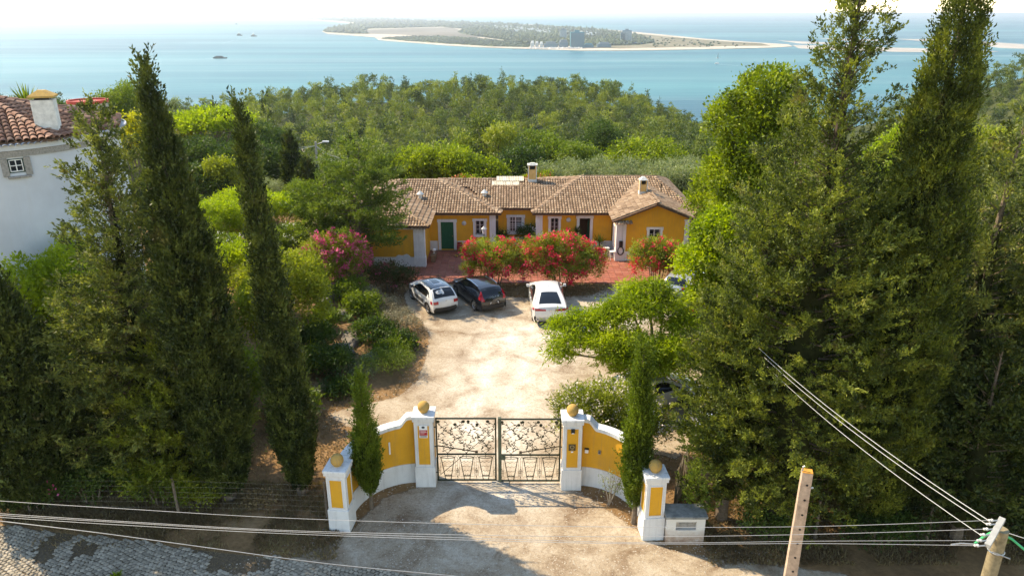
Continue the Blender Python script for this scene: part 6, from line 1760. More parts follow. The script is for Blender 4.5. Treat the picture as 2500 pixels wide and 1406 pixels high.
t = thing('low_bench', 'small pale wooden bench against the left wing flank', 'bench', (-5.45, 48.9, .07), R(90))
b = MB(); b.box(-.45, .45, -.18, .18, .40, .45); b.build('seat', M['brownwood'], t); 
for sx in (-1, 1): b = MB(); b.box(sx * .4 - .03, sx * .4 + .03, -.16, .16, 0, .4); b.build('leg', M['brownwood'], t)
l = thing('table_lamp', 'small white mushroom lamp standing on the low bench', 'lamp', (-5.45, 49.1, .52)); b = MB(); b.lathe([(.08, 0), (.02, .03), (.02, .22)], (0, 0, 0), 10); b.build('lamp_base', M['whitewood'], l); b = MB(); b.lathe([(.15, .2), (.14, .28), (.08, .34), (.01, .36)], (0, 0, 0), 12); b.build('lamp_shade', M['whitewood'], l)
lp = thing('garden_lantern', 'white garden lantern poking out of the left red oleander', 'lantern', (*(at(1183, 652).xy), 0)); z0 = 0
b = MB(); b.tube([(0, 0, 0), (0, 0, 2.35)], .035, 8); b.build('post', M['darkgreen'], lp); b = MB(); b.lathe([(.10, 2.35), (.17, 2.68), (.17, 2.70)], (0, 0, 0), 6); b.build('glass_cage', M['headlight'], lp); b = MB(); b.lathe([(.21, 2.70), (.05, 2.85), (.01, 2.92)], (0, 0, 0), 6); b.build('lamp_roof', M['porcelain'], lp)
def yucca(loc, label, h=1.2, n=46, L=.62, pot=True, mat='agave', stem=True, group=None, name='potted_yucca', cat='potted plant', w=.06):
    o = thing(name, label, cat, loc, 0, group)
    if pot: b = MB(); b.lathe([(.20, 0), (.28, .36), (.31, .38), (.31, .43), (.25, .43), (.25, .38)], (0, 0, 0), 16); b.build('pot', M['terracotta'], o, smooth=True)
    zz = h if stem else .1
    if stem: b = MB(); b.tube([(0, 0, .3 if pot else 0), (.03, 0, zz * .6), (0, 0, zz)], .05, 7); b.build('stem', M['bark'], o)
    r = np.random.default_rng(int(abs(loc[0] * 100)) + 5); V = []
    a = r.random(n) * 2 * PI; e = r.random(n) * 1.3 - .1; D = np.stack([np.cos(a) * np.cos(e), np.sin(a) * np.cos(e), np.sin(e)], 1)
    P = np.tile([0, 0, zz], (n, 1)).astype(float); Vv = leafV(P, D, L * (.7 + .4 * r.random(n)), w, np.tile([0, 0, 1.0], (n, 1)), -.12)
    link('fronds', leaf_mesh('fronds', Vv, M[mat]), o); return o
p = at(1390, 607, .07); yucca((p.x - .1, 50.6, .07), 'potted yucca left of the open dark door', 1.35, mat='mid'); p = at(1402, 607, .07); yucca((p.x + .1, 50.9, .07), 'taller potted yucca hard against the left jamb of the open door', 1.45, mat='dark')
yucca((6.25, 50.6, .07), 'big potted palm-like yucca in a terracotta pot right of the open door', .75, 60, .75, mat='mid')
# ------------------------------------------------------------------ TREES AND PLANTS
def foot(px, py):
    p = at(px, py, 0.0)
    for _ in range(8): p = at(px, py, gz(p.x, p.y))
    return p
def topz(px, py, Y): return onY(px, py, Y).z
def base(p): return (p.x, p.y, gz(p.x, p.y))

# left foreground cypresses
p = foot(562, 1216); Ht = topz(345, 118, p.y)
cypress(base(p), Ht, [(0, .4), (.06, .7), (.2, .98), (.4, 1.0), (.55, .84), (.72, .54), (.83, .30), (.92, .14), (1, .02)], 6500, 'tallest broad dark cypress left of the gate, with a ragged thin tip', 'cypress', (-.5, .0), .5, 3, rough=.34, m=18, ll=.125, lw=.05, stick=.7, trunk=.22, group='tall cypresses left of the gate')
p = foot(738, 1203); Ht = topz(580, 218, p.y)
cypress(base(p), Ht, [(0, .25), (.05, .42), (.14, .68), (.35, .52), (.55, .36), (.75, .24), (.9, .12), (1, .02)], 4200, 'slim smooth dark cypress standing nearest to the left curved wall', 'cypress', (-.55, 0), .4, 4, rough=.12, m=16, ll=.11, lw=.045, stick=.3, trunk=.2, group='tall cypresses left of the gate')
p = foot(907, 1242); Ht = topz(878, 892, p.y)
cypress(base(p), Ht, [(0, .10), (.07, .24), (.25, .32), (.5, .25), (.62, .12), (.75, .13), (.88, .05), (1, .01)], 1000, 'small young cypress growing in front of the left curved wall', 'cypressgreen', (-.05, 0), .75, 5, rough=.3, ll=.075, lw=.03, trunk=.07, m=30)
p = foot(1546, 1276); Ht = topz(1575, 815, p.y)
cypress(base(p), Ht, [(0, .14), (.08, .28), (.25, .34), (.5, .27), (.75, .15), (.92, .05), (1, .01)], 1600, 'slender bright green cypress in front of the right curved wall', 'cypressgreen', (-.05, 0), .8, 6, rough=.2, ll=.075, lw=.032, trunk=.09, m=28)
p = foot(-60, 1245)
cypress((-16.9, 21.9, gz(-16.9, 21.9)), 9.6, [(0, 1.0), (.15, 1.7), (.4, 1.8), (.6, 1.35), (.8, .8), (1, .06)], 4600, 'dark conifer cut by the left edge beside the pink oleander', 'cypress', (0, 0), .3, 7, rough=.35, ll=.14, lw=.06, stick=.8, m=16, group=None, trunk=.25)
conifer((-13.2, 23.3, 0), 13.7, 2.85, 440, 'loose spreading conifer with long level boughs left of the tallest cypress', 'conifer2', 1.0, [(0, .75), (.12, 1.0), (.35, .85), (.5, .62), (.58, .40), (.64, .68), (.70, .38), (.78, .46), (.9, .24), (1, .05)], 11, (.25, 0), .26, wt=.15, ll=.125, lw=.052, m=22, density=.9, updir=.05, flat=.5, core=.35)
conifer((-11.9, 22.7, 0), 6.6, 2.4, 130, 'lower bushy conifer filling the gap under the spreading one', 'litconifer', .6, None, 12, (0, 0), .18, ll=.125, lw=.052, m=20, density=.9, updir=.3, core=.45)

# right foreground conifers
G = 'conifer grove right of the gate'
conifer((8.7, 20.2, 0), 18.6, 3.3, 620, 'tallest open conifer of the right grove, its ragged top leaving the frame', 'conifer', 1.2, [(0, .6), (.1, .95), (.3, 1.0), (.45, .82), (.58, .56), (.72, .38), (.86, .28), (1, .08)], 21, (.2, 0), .32, group=G, ll=.095, lw=.042, m=20, spray=.42, density=.9, wt=.35, bark='darkbark', updir=.22, core=.5)
conifer((7.15, 20.9, 0), 11.4, 1.95, 220, 'leftmost olive green conifer of the grove, behind the meter box', 'conifer', .9, [(0, .6), (.1, .95), (.35, 1.0), (.6, .75), (.85, .38), (1, .06)], 22, (.5, 0), .2, group=G, ll=.125, lw=.052, m=22, density=.9, updir=.3, core=.5)
conifer((9.4, 23.5, 0), 14.5, 2.6, 190, 'olive conifer behind the tallest one in the right grove', 'conifer2', 1.2, [(0, .6), (.1, .95), (.35, 1.0), (.6, .75), (.85, .4), (1, .06)], 23, (-.4, 0), .2, group=G, ll=.14, lw=.06, m=17, density=.9, updir=.3, core=.5)
cypress((11.55, 20.3, 0), 18.6, [(0, .7), (.1, 1.2), (.3, 1.4), (.5, 1.15), (.65, .85), (.8, .55), (.92, .28), (1, .03)], 9500, 'dense dark column shaped conifer second from the top of the right grove', 'conifer', (.1, 0), 1.0, 24, rough=.42, ll=.10, lw=.042, stick=1.0, trunk=.28, group=G, m=19, name='conifer_tree')
conifer((10.4, 22.4, 0), 12.6, 2.1, 150, 'dark conifer wedged between the two tall ones', 'cypress', 1.0, None, 25, (0, 0), .2, group=G, ll=.14, lw=.06, m=17, density=.9, updir=.35, core=.55)
cypress((12.75, 20.5, 0), 10.3, [(0, .4), (.1, .75), (.4, .8), (.7, .55), (.9, .28), (1, .05)], 2600, 'narrow dark cypress in front of the right side of the grove', 'cypress', (.1, 0), 1.0, 26, rough=.25, ll=.12, lw=.05, m=16, trunk=.16, group=G)
conifer((14.9, 22.2, 0), 13.6, 2.9, 230, 'broad olive conifer at the right edge behind the narrow cypress', 'conifer2', 1.5, None, 27, (.3, 0), .25, group=G, ll=.14, lw=.06, m=17, density=.9, updir=.28, core=.5)
conifer((17.4, 21.2, 0), 12.2, 2.8, 190, 'last conifer of the grove, cut by the right edge', 'conifer', 1.2, None, 28, (0, 0), .25, group=G, ll=.14, lw=.06, m=17, density=.9, updir=.28, core=.5)
conifer((14.6, 19.9, 0), 7.2, 2.4, 130, 'low dark bushy conifer behind the wooden pole', 'cypress', .7, None, 29, (0, 0), .18, group=G, ll=.14, lw=.06, m=17, density=.9, updir=.3, core=.5)
conifer((13.6, 25.5, 0), 12.0, 2.8, 150, 'shaded conifer deep inside the right grove', 'cypress', 1.2, None, 30, (0, 0), .2, group=G, ll=.15, lw=.055, m=13, updir=.3, core=.5)
conifer((18.5, 27.0, 0), 13.0, 3.0, 150, 'conifer deep in the grove near the right edge', 'conifer2', 1.2, None, 31, (0, 0), .2, group=G, ll=.15, lw=.055, m=13, updir=.3, core=.5)
conifer((6.2, 20.45, 0), 3.1, .65, 40, 'small bright green young conifer by the stock fence post', 'juniper', .15, None, 32, (0, 0), .05, group=G, ll=.13, lw=.045, m=11, updir=.7, core=.4)

# broadleaf trees
tree(base(Vector((13.3, 40.0, 0))), 13.6, [(0.3, 0, 11.6, 1.7, 1.8, 2.0), (-1.4, .2, 10.6, 1.3, 1.5, 1.6), (1.2, .2, 10.4, 1.5, 1.5, 1.8), (0, -.4, 9.2, 2.1, 1.8, 1.8), (-1.2, -.4, 8.0, 1.6, 1.5, 1.7), (1.0, -.4, 7.4, 2.0, 1.6, 1.9), (-.5, -.5, 6.2, 1.8, 1.5, 1.6), (.7, -.3, 5.0, 2.0, 1.6, 1.5)],
     'tall fresh green broadleaf tree rising behind the right end of the house', 'bright', 3000, 16, .19, .11, .24, 41, .28)
tree(base(Vector((11.4, 36.4, 0))), 7.2, [(0, 0, 5.4, 2.0, 1.7, 1.4), (-1.5, -.3, 4.0, 1.4, 1.3, 1.2), (1.4, -.2, 4.7, 1.6, 1.4, 1.4), (.5, -.9, 3.2, 1.9, 1.4, 1.2), (-1.0, -1.1, 2.4, 1.4, 1.0, .9), (2.2, -.6, 3.0, 1.5, 1.2, 1.2)],
     'yellow green maple-leaved tree hanging over the cars at the right of the yard', 'lime', 2200, 15, .19, .12, .22, 42, .2, droop=.35)
tree(base(Vector((13.6, 46.0, 0))), 7.6, [(0, 0, 6.2, 1.9, 1.6, 1.2), (-1.0, -.5, 4.9, 1.4, 1.2, 1.2), (1.4, 0, 5.2, 1.6, 1.4, 1.4), (0, -.6, 3.6, 1.8, 1.3, 1.3)], 'feathery light green tree beside the right gable', 'bright', 900, 16, .24, .09, .26, 43, .16, droop=.2)
tree(base(Vector((13.8, 33.0, 0))), 10, [(0, 0, 8.2, 2.0, 1.8, 1.7), (-1.0, -.4, 6.4, 1.8, 1.5, 1.5), (1.3, -.4, 6.0, 1.8, 1.5, 1.6), (0, -.8, 4.2, 2.1, 1.6, 1.5)], 'mid green tree between the fresh green tree and the conifers', 'mid', 1000, 15, .25, .13, .28, 44, .2)
# low spreading tree in the yard
b0 = Vector((6.35, 29.9, 0))
LO = [(5.3, 30.2, 3.9, 1.3, 1.0, .62), (4.2, 30.1, 3.6, .9, .8, .5), (3.1, 29.9, 3.45, .85, .7, .42), (2.5, 29.2, 2.95, .8, .7, .40), (2.05, 28.9, 2.45, .62, .5, .34), (6.8, 30.6, 3.8, 1.1, .9, .6), (6.1, 31.2, 4.35, 1.2, .9, .55), (3.8, 29.0, 2.9, .9, .7, .42), (4.9, 29.0, 2.9, 1.1, .8, .55), (5.9, 28.9, 2.5, 1.0, .8, .55), (7.6, 30.0, 3.1, .9, .8, .5), (6.4, 28.6, 1.9, .8, .7, .5), (2.2, 30.0, 3.25, .6, .5, .32), (5.2, 28.6, 1.9, .9, .7, .6), (4.4, 28.7, 2.3, .8, .6, .5), (6.9, 28.9, 2.6, 1.0, .8, .6), (7.4, 29.2, 1.9, .9, .8, .7)]
tree((b0.x, b0.y, 0), 4.6, [(a - b0.x, b_ - b0.y, c, d_, e, f) for a, b_, c, d_, e, f in LO], 'low wide spreading tree with feathery drooping leaves in the middle of the yard', 'lime', 2300, 16, .22, .050, .19, 45, .17, bark='palebark', droop=.75, z0=1.5, shell=.35)
# juniper-like tree before the left wing
conifer((-9.9, 45.0, 0), 9.0, 3.0, 150, 'wide juniper with level boughs shading the left wing of the house', 'juniper', 2.3, [(0, .75), (.2, 1.0), (.5, .95), (.75, .7), (1, .15)], 51, (.6, 0), .22, ll=.19, lw=.07, m=13, updir=.02, flat=.35, core=None, density=.8, name='juniper_tree', cat='tree')
conifer((-12.2, 46.0, 0.5), 6.2, 2.3, 80, 'lower juniper left of the wide one', 'juniper', 1.6, [(0, .75), (.2, 1.0), (.5, .95), (.75, .7), (1, .15)], 52, (.2, 0), .2, ll=.19, lw=.07, m=12, updir=.05, flat=.35, core=None, name='juniper_tree', cat='tree')

# red, pink and white oleanders
GO = 'oleanders round the yard'
def oleander(px, py, w, h, label, fl, frac, **k):
    kw = dict(mat='oleander', ll=.17, lw=.038, per=16, flowers=fl, frac=frac, name='oleander', cat='oleander', group=GO, fsize=.13, fper=20, dpt=w * .6); kw.update(k)
    return shrub(px, py, w, h, label, **kw)
oleander(1207, 697, 4.2, 3.5, 'left one of the two big red oleanders in front of the terrace', 'redflower', .12, nclump=1200, seed=61)
oleander(1372, 700, 5.0, 3.8, 'right and larger of the two big red oleanders in front of the terrace', 'redflower', .14, nclump=1700, seed=62)
oleander(1600, 696, 3.6, 3.6, 'red oleander against the gable of the right wing', 'redflower', .10, nclump=1000, seed=63)
oleander(838, 705, 4.0, 4.2, 'tall pink oleander left of the juniper', 'pinkflower', .18, nclump=1300, seed=64, dpt=2.6)
oleander(958, 712, 3.1, 2.2, 'dark crimson bougainvillea bush behind the white hatchback', 'pinkflower', .035, mat='crimsonleaf', ll=.12, lw=.07, seed=65, name='bougainvillea', cat='bush', fsize=.08)
oleander(1480, 1112, 4.4, 3.5, 'white flowered oleander behind the right curved wall', 'creamflower', .34, nclump=1700, seed=66, dpt=2.4, fsize=.085, fper=7)
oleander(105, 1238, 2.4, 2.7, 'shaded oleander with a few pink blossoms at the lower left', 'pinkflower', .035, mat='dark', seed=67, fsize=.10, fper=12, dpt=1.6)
oleander(1275, 612, 1.7, 1.9, 'climbing rose beside the grilled window', 'whiteflower', .02, mat='dark', seed=68, name='rose_bush', cat='bush', loc=(1.2, 51.9, .05), ll=.1, lw=.06)
shrub(0, 0, .9, 1.5, 'dark climbing shrub left of the grilled window', 'dark', loc=(-.7, 52.0, .05), seed=69, ll=.1, lw=.06)

# garden bank on the left
GB = 'garden bank shrubs left of the yard'
bank = [
 (560, 668, 3.2, 2.9, 'mid', 'green shrub dotted with white blossom between the two tall cypresses', 'whiteflower', .08),
 (705, 640, 3.4, 2.7, 'mid', 'white flowered shrub beside the tall pink oleander', 'whiteflower', .12),
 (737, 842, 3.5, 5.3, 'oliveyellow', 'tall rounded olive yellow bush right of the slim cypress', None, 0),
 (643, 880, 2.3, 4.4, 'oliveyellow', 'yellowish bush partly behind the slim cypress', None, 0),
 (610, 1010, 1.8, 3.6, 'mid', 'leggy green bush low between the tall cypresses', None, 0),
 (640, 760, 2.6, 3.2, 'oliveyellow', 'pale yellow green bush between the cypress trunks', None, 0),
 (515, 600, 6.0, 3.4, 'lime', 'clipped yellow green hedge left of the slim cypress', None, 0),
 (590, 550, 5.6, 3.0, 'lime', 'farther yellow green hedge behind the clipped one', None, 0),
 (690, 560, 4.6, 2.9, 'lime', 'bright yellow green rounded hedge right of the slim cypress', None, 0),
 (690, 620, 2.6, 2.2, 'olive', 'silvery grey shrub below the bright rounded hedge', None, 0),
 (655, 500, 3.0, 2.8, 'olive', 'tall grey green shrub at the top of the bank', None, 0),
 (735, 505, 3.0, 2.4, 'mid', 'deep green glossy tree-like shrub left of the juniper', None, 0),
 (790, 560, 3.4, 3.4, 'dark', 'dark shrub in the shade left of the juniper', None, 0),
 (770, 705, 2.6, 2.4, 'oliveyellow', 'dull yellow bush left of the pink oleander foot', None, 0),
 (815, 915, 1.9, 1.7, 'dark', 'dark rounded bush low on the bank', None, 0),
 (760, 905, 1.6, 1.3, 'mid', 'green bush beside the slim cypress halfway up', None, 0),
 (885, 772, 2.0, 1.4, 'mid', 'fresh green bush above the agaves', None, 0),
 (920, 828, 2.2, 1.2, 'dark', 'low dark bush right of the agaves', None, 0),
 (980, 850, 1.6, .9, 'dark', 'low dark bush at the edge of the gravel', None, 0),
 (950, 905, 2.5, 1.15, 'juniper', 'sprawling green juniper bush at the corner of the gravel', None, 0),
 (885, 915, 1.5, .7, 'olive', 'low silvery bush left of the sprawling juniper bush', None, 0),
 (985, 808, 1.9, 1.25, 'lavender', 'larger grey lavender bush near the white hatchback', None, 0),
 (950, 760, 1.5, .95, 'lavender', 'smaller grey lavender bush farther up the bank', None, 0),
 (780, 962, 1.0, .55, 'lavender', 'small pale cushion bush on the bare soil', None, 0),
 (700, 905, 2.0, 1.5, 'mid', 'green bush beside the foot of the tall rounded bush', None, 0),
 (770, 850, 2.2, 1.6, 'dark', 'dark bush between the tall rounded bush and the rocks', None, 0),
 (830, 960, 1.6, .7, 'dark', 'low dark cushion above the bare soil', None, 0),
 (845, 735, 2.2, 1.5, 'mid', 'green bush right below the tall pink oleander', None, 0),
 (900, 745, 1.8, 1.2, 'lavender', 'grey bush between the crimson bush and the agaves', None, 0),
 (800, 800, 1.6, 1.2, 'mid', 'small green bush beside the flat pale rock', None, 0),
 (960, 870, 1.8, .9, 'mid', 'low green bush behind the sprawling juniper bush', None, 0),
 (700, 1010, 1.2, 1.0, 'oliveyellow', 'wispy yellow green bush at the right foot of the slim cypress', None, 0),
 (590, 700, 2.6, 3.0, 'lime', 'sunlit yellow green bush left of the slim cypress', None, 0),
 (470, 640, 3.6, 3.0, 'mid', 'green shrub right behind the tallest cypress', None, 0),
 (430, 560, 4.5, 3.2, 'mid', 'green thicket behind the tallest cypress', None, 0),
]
for (px, py, w, h, mt, lab, fl, fr) in bank:
    small = h < 2
    shrub(px, py, w, h, lab, mt, flowers=fl, frac=fr, group=GB, ll=.10 if mt in ('lavender', 'olive', 'juniper') else .14, lw=.03 if mt in ('lavender', 'juniper') else .045 if mt == 'olive' else .075, nclump=int((w * h * 2 + w * w) * (26 if small else 20)), per=15)
# plants in front of the tower house
for (x, y, w, h, mt, lab) in ((-19.4, 30.0, 4.6, 6.9, 'lime', 'yellow green shrubby tree in front of the white tower house'), (-15.9, 29.5, 3.6, 6.2, 'mid', 'green shrubby tree right in front of the tower house'), (-22.5, 29.0, 4.5, 6.0, 'mid', 'shrubby tree at the left edge below the tower house'), (-17.5, 26.5, 4.0, 4.2, 'mid', 'green shrub behind the spreading conifer'), (-13.5, 28.5, 3.6, 3.6, 'dark', 'dark shrub behind the loose spreading conifer'), (-9.2, 27.5, 2.2, 1.6, 'mid', 'low green shrub between the tall cypresses on the bare soil')):
    shrub(0, 0, w, h, lab, mt, loc=(x, y, gz(x, y)), seed=int(-x * 10), ll=.16, lw=.085, nclump=int((w * h * 2) * 22), per=15)
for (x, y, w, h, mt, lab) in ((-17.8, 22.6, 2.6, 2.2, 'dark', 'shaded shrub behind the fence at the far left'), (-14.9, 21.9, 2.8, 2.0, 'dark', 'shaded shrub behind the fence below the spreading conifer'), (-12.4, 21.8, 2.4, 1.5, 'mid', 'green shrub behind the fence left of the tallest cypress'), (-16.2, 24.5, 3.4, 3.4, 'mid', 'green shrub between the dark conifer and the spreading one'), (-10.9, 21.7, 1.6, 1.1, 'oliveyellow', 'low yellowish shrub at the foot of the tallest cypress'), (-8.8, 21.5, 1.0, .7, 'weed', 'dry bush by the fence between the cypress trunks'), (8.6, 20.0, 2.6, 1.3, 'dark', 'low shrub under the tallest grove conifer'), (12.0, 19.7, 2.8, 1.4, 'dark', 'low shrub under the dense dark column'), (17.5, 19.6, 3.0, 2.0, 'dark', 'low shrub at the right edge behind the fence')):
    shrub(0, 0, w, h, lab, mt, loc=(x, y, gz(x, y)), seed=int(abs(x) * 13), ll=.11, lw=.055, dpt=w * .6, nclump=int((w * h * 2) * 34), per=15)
# sapling by the right curved wall
sp_ = foot(1487, 1232); o = thing('sapling', 'thin grey leaved sapling against the right curved wall', 'sapling', base(sp_))
b = MB(); r = random.Random(5); tips = []
for i in range(6):
    a = r.uniform(0, 2 * PI); e = Vector((math.cos(a) * .45, math.sin(a) * .2, r.uniform(.9, 1.5))); b.tube([(0, 0, 0), e * .45 + Vector((0, 0, .1)), e], [.025, .015, .005], 5); tips.append(e)
b.build('stem', M['palebark'], o)
P = np.concatenate([np.array(t)[None] * rng.uniform(.5, 1.05, (60, 1)) + rng.normal(size=(60, 3)) * .09 for t in tips]); link('leaves', leaf_mesh('leaves', leafV(P, rng.normal(size=P.shape), .08, .03), M['olive']), o)
o = thing('roadside_weed', 'small bright weed tuft at the bottom edge on the cobbles', 'plant', (*(at(285, 1410).xy), 0))
P = rng.normal(size=(60, 3)) * .05; P[:, 2] = 0; D = rng.normal(size=(60, 3)) * .5 + np.array([0, 0, 1.0]); link('leaves', leaf_mesh('leaves', leafV(P, D, .22, .05), M['lime']), o)
yucca((*at(850, 792).xy, gz(*at(850, 792).xy) + .1), 'smaller agave on the rocky bank', .2, 34, .55, False, 'agave', False, 'agaves on the bank', 'agave', 'agave', .09)
yucca((*at(905, 812).xy, gz(*at(905, 812).xy) + .1), 'larger pale agave on the rocky bank', .2, 40, .8, False, 'agave', False, 'agaves on the bank', 'agave', 'agave', .10)
yucca((*at(760, 880).xy, gz(*at(760, 880).xy) + .1), 'strap leaved plant beside the slim cypress', .4, 40, 1.1, False, 'lime', False, None, 'strap_plant', 'plant', .05)
yucca((*at(928, 790).xy, gz(*at(928, 790).xy) + .1), 'dark strappy yucca behind the agaves', .2, 40, .8, False, 'mid', False, None, 'yucca_plant', 'plant', .05)
def rock(px, py, sx, sy, sz, label, seed):
    p = foot(px, py); r = np.random.default_rng(seed); mb = MB(); n, m_ = 12, 7; V = []
    for i in range(m_ + 1):
        for j in range(n):
            a = 2 * PI * j / n; e = PI * i / m_ - PI / 2; k = 1 + .5 * (float(vnoise(a * 1.3 + seed, e * 2 + seed)) - .5)
            V.append((sx * k * math.cos(a) * math.cos(e) ** .6, sy * k * math.sin(a) * math.cos(e) ** .6, sz * (.6 + .4 * k) * math.sin(e)))
    mb.add(V, [(i * n + j, i * n + (j + 1) % n, (i + 1) * n + (j + 1) % n, (i + 1) * n + j) for i in range(m_) for j in range(n)])
    o = mb.build('rock', M['rock']); o.location = (p.x, p.y, gz(p.x, p.y) + sz * .3); o.rotation_euler = (0, 0, seed); tag(o, label, 'rock', 'rocks on the garden bank')
for i, (px, py, a, b_, c, lab) in enumerate([(800, 722, .9, .6, .6, 'topmost dark rock under the pink oleander'), (822, 775, .9, .5, .3, 'flat pale rock above the agaves'), (858, 832, 1.0, .5, .3, 'long flat rock below the agaves'), (835, 868, .7, .5, .5, 'rock beside the dark rounded bush'), (905, 880, .5, .4, .3, 'small rock left of the sprawling juniper bush'), (1000, 838, .35, .3, .25, 'small rock at the gravel edge near the lavender'), (790, 745, .6, .4, .4, 'rock left of the flat pale one')]): rock(px, py, a, b_, c, lab, i + 3)

# ------------------------------------------------------------------ beyond the house: gardens, then the pine wood
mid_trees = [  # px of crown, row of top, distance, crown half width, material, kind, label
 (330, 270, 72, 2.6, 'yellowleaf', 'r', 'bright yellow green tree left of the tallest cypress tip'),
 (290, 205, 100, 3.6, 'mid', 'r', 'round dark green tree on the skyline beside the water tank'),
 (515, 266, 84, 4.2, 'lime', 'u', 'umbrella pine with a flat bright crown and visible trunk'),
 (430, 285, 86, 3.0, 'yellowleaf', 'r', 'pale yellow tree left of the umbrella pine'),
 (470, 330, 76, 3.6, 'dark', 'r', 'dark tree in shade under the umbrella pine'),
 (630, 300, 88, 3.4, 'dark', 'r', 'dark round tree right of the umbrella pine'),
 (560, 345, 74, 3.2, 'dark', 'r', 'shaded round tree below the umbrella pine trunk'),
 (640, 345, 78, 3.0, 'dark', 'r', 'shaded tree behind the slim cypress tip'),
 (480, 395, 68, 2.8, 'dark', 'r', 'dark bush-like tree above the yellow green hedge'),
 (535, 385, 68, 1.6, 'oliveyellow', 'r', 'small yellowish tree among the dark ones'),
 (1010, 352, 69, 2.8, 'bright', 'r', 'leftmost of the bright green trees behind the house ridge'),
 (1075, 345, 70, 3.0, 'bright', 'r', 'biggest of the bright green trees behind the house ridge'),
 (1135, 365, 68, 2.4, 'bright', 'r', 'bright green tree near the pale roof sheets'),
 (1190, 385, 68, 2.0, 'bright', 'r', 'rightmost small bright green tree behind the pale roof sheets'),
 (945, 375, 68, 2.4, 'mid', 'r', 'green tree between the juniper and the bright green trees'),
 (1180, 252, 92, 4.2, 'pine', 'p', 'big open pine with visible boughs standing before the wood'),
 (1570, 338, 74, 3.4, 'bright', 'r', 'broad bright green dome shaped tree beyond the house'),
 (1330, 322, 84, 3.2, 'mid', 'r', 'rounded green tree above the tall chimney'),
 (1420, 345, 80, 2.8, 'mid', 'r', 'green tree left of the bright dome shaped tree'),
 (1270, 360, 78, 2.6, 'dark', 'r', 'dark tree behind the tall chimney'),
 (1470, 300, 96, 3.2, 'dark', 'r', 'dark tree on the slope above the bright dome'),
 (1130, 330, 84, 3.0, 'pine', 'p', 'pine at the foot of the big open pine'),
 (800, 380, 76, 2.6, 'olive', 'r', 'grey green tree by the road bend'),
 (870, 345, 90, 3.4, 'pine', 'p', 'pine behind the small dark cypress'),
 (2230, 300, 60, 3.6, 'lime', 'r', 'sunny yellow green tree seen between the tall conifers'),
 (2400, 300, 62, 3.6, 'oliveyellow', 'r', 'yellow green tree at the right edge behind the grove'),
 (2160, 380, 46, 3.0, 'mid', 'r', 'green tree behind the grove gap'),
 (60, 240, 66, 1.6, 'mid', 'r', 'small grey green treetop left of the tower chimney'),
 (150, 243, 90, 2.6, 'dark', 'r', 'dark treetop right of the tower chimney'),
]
for i, (px, row, Y, rw, mt, kind, lab) in enumerate(mid_trees):
    t = onY(px, row, Y); g = gz(t.x, Y); Hh = max(3.0, t.z - g); s = 100 + i
    if kind == 'r':
        L = dome(rw * 2, rw * 2, min(Hh, rw * 2.1), 6, s, z0=max(0, Hh - rw * 2.0)); tree((t.x, Y, g), Hh, L, lab, mt, int(360 + rw * rw * 60), 13, .25, .14, .30, s, .18)
    elif kind == 'u':
        L = [(math.cos(a) * rw * .6, math.sin(a) * rw * .6, Hh - 1.4 - .3 * (q % 2), rw * .5, rw * .5, .9) for q, a in enumerate(np.linspace(0, 2 * PI, 8)[:-1])] + [(0, 0, Hh - 1.0, rw * .6, rw * .6, .95)]
        tree((t.x, Y, g), Hh, L, lab, mt, 900, 13, .36, .16, .34, s, .3, name='umbrella_pine', z0=Hh * .5)
    else:
        L = [(math.cos(a) * rw * .5 * k, math.sin(a) * rw * .5 * k, Hh * (.45 + .45 * z), rw * .5 * k, rw * .5 * k, 1.3) for z, k in ((0, 1.1), (.3, 1.0), (.6, .75), (.85, .45)) for a in np.linspace(z * 5, z * 5 + 2 * PI, 5)[:-1]] + [(0, 0, Hh - 1.2, .8, .8, 1.2)]
        tree((t.x, Y, g), Hh, L, lab, 'pine', 900, 12, .40, .13, .40, s, .25, name='pine_tree', cat='pine tree', z0=Hh * .3, shell=.4)
# olive trees behind the house
for i, (px, row, Y) in enumerate([(1340, 402, 67), (1385, 395, 70), (1430, 398, 66), (1475, 390, 69), (1520, 400, 65), (1560, 392, 70), (1605, 398, 66), (1650, 390, 68), (1690, 388, 71), (1635, 410, 64), (1700, 412, 64)]):
    t = onY(px, row, Y); g = gz(t.x, Y); Hh = t.z - g
    tree((t.x, Y, g), Hh, dome(3.6, 3.4, min(Hh, 3.6), 6, 200 + i, z0=max(0, Hh - 3.4)), ['silvery olive tree just left of the tall chimney foot', 'silvery olive tree right of the tall chimney', 'second olive tree right of the tall chimney', 'olive tree behind the left end of the right roof ridge', 'olive tree behind the middle of the right roof ridge', 'olive tree under the bright dome tree', 'olive tree behind the small chimney', 'olive tree right of the small chimney', 'olive tree next to the tall fresh green tree', 'low olive tree over the end of the roof ridge', 'low olive tree over the wooden rail'][i], 'olive', 420, 14, .26, .07, .34, 200 + i, .14, name='olive_tree', cat='olive tree', group='olive trees behind the house')
for i, (px, row, Y, lab, c) in enumerate([(1142, 424, 63.5, 'coral flowering shrub peeping over the roof left of the pale sheets', 'coralflower'), (1318, 415, 64, 'coral flowering shrub just right of the tall chimney', 'coralflower'), (1690, 470, 60, 'yellow green broom at the right end of the house', None)]):
    t = onY(px, row, Y); g = gz(t.x, Y); shrub(0, 0, 3.2, t.z - g, lab, 'bright' if c else 'lime', loc=(t.x, Y, g), seed=300 + i, flowers=c, frac=.10, ll=.2, lw=.08, fsize=.16, nclump=420)
t = onY(1705, 470, 58); yucca((t.x, 58, 0), 'small palm at the right end of the house', 2.6, 60, 1.5, False, 'oliveyellow', True, None, 'palm_tree', 'palm tree', .12)
t = onY(62, 236, 62); g = gz(t.x, 62); yucca((t.x, 62, g), 'palm tree showing above the tower roof', t.z - g - .6, 70, 1.9, False, 'mid', True, None, 'palm_tree', 'palm tree', .16)
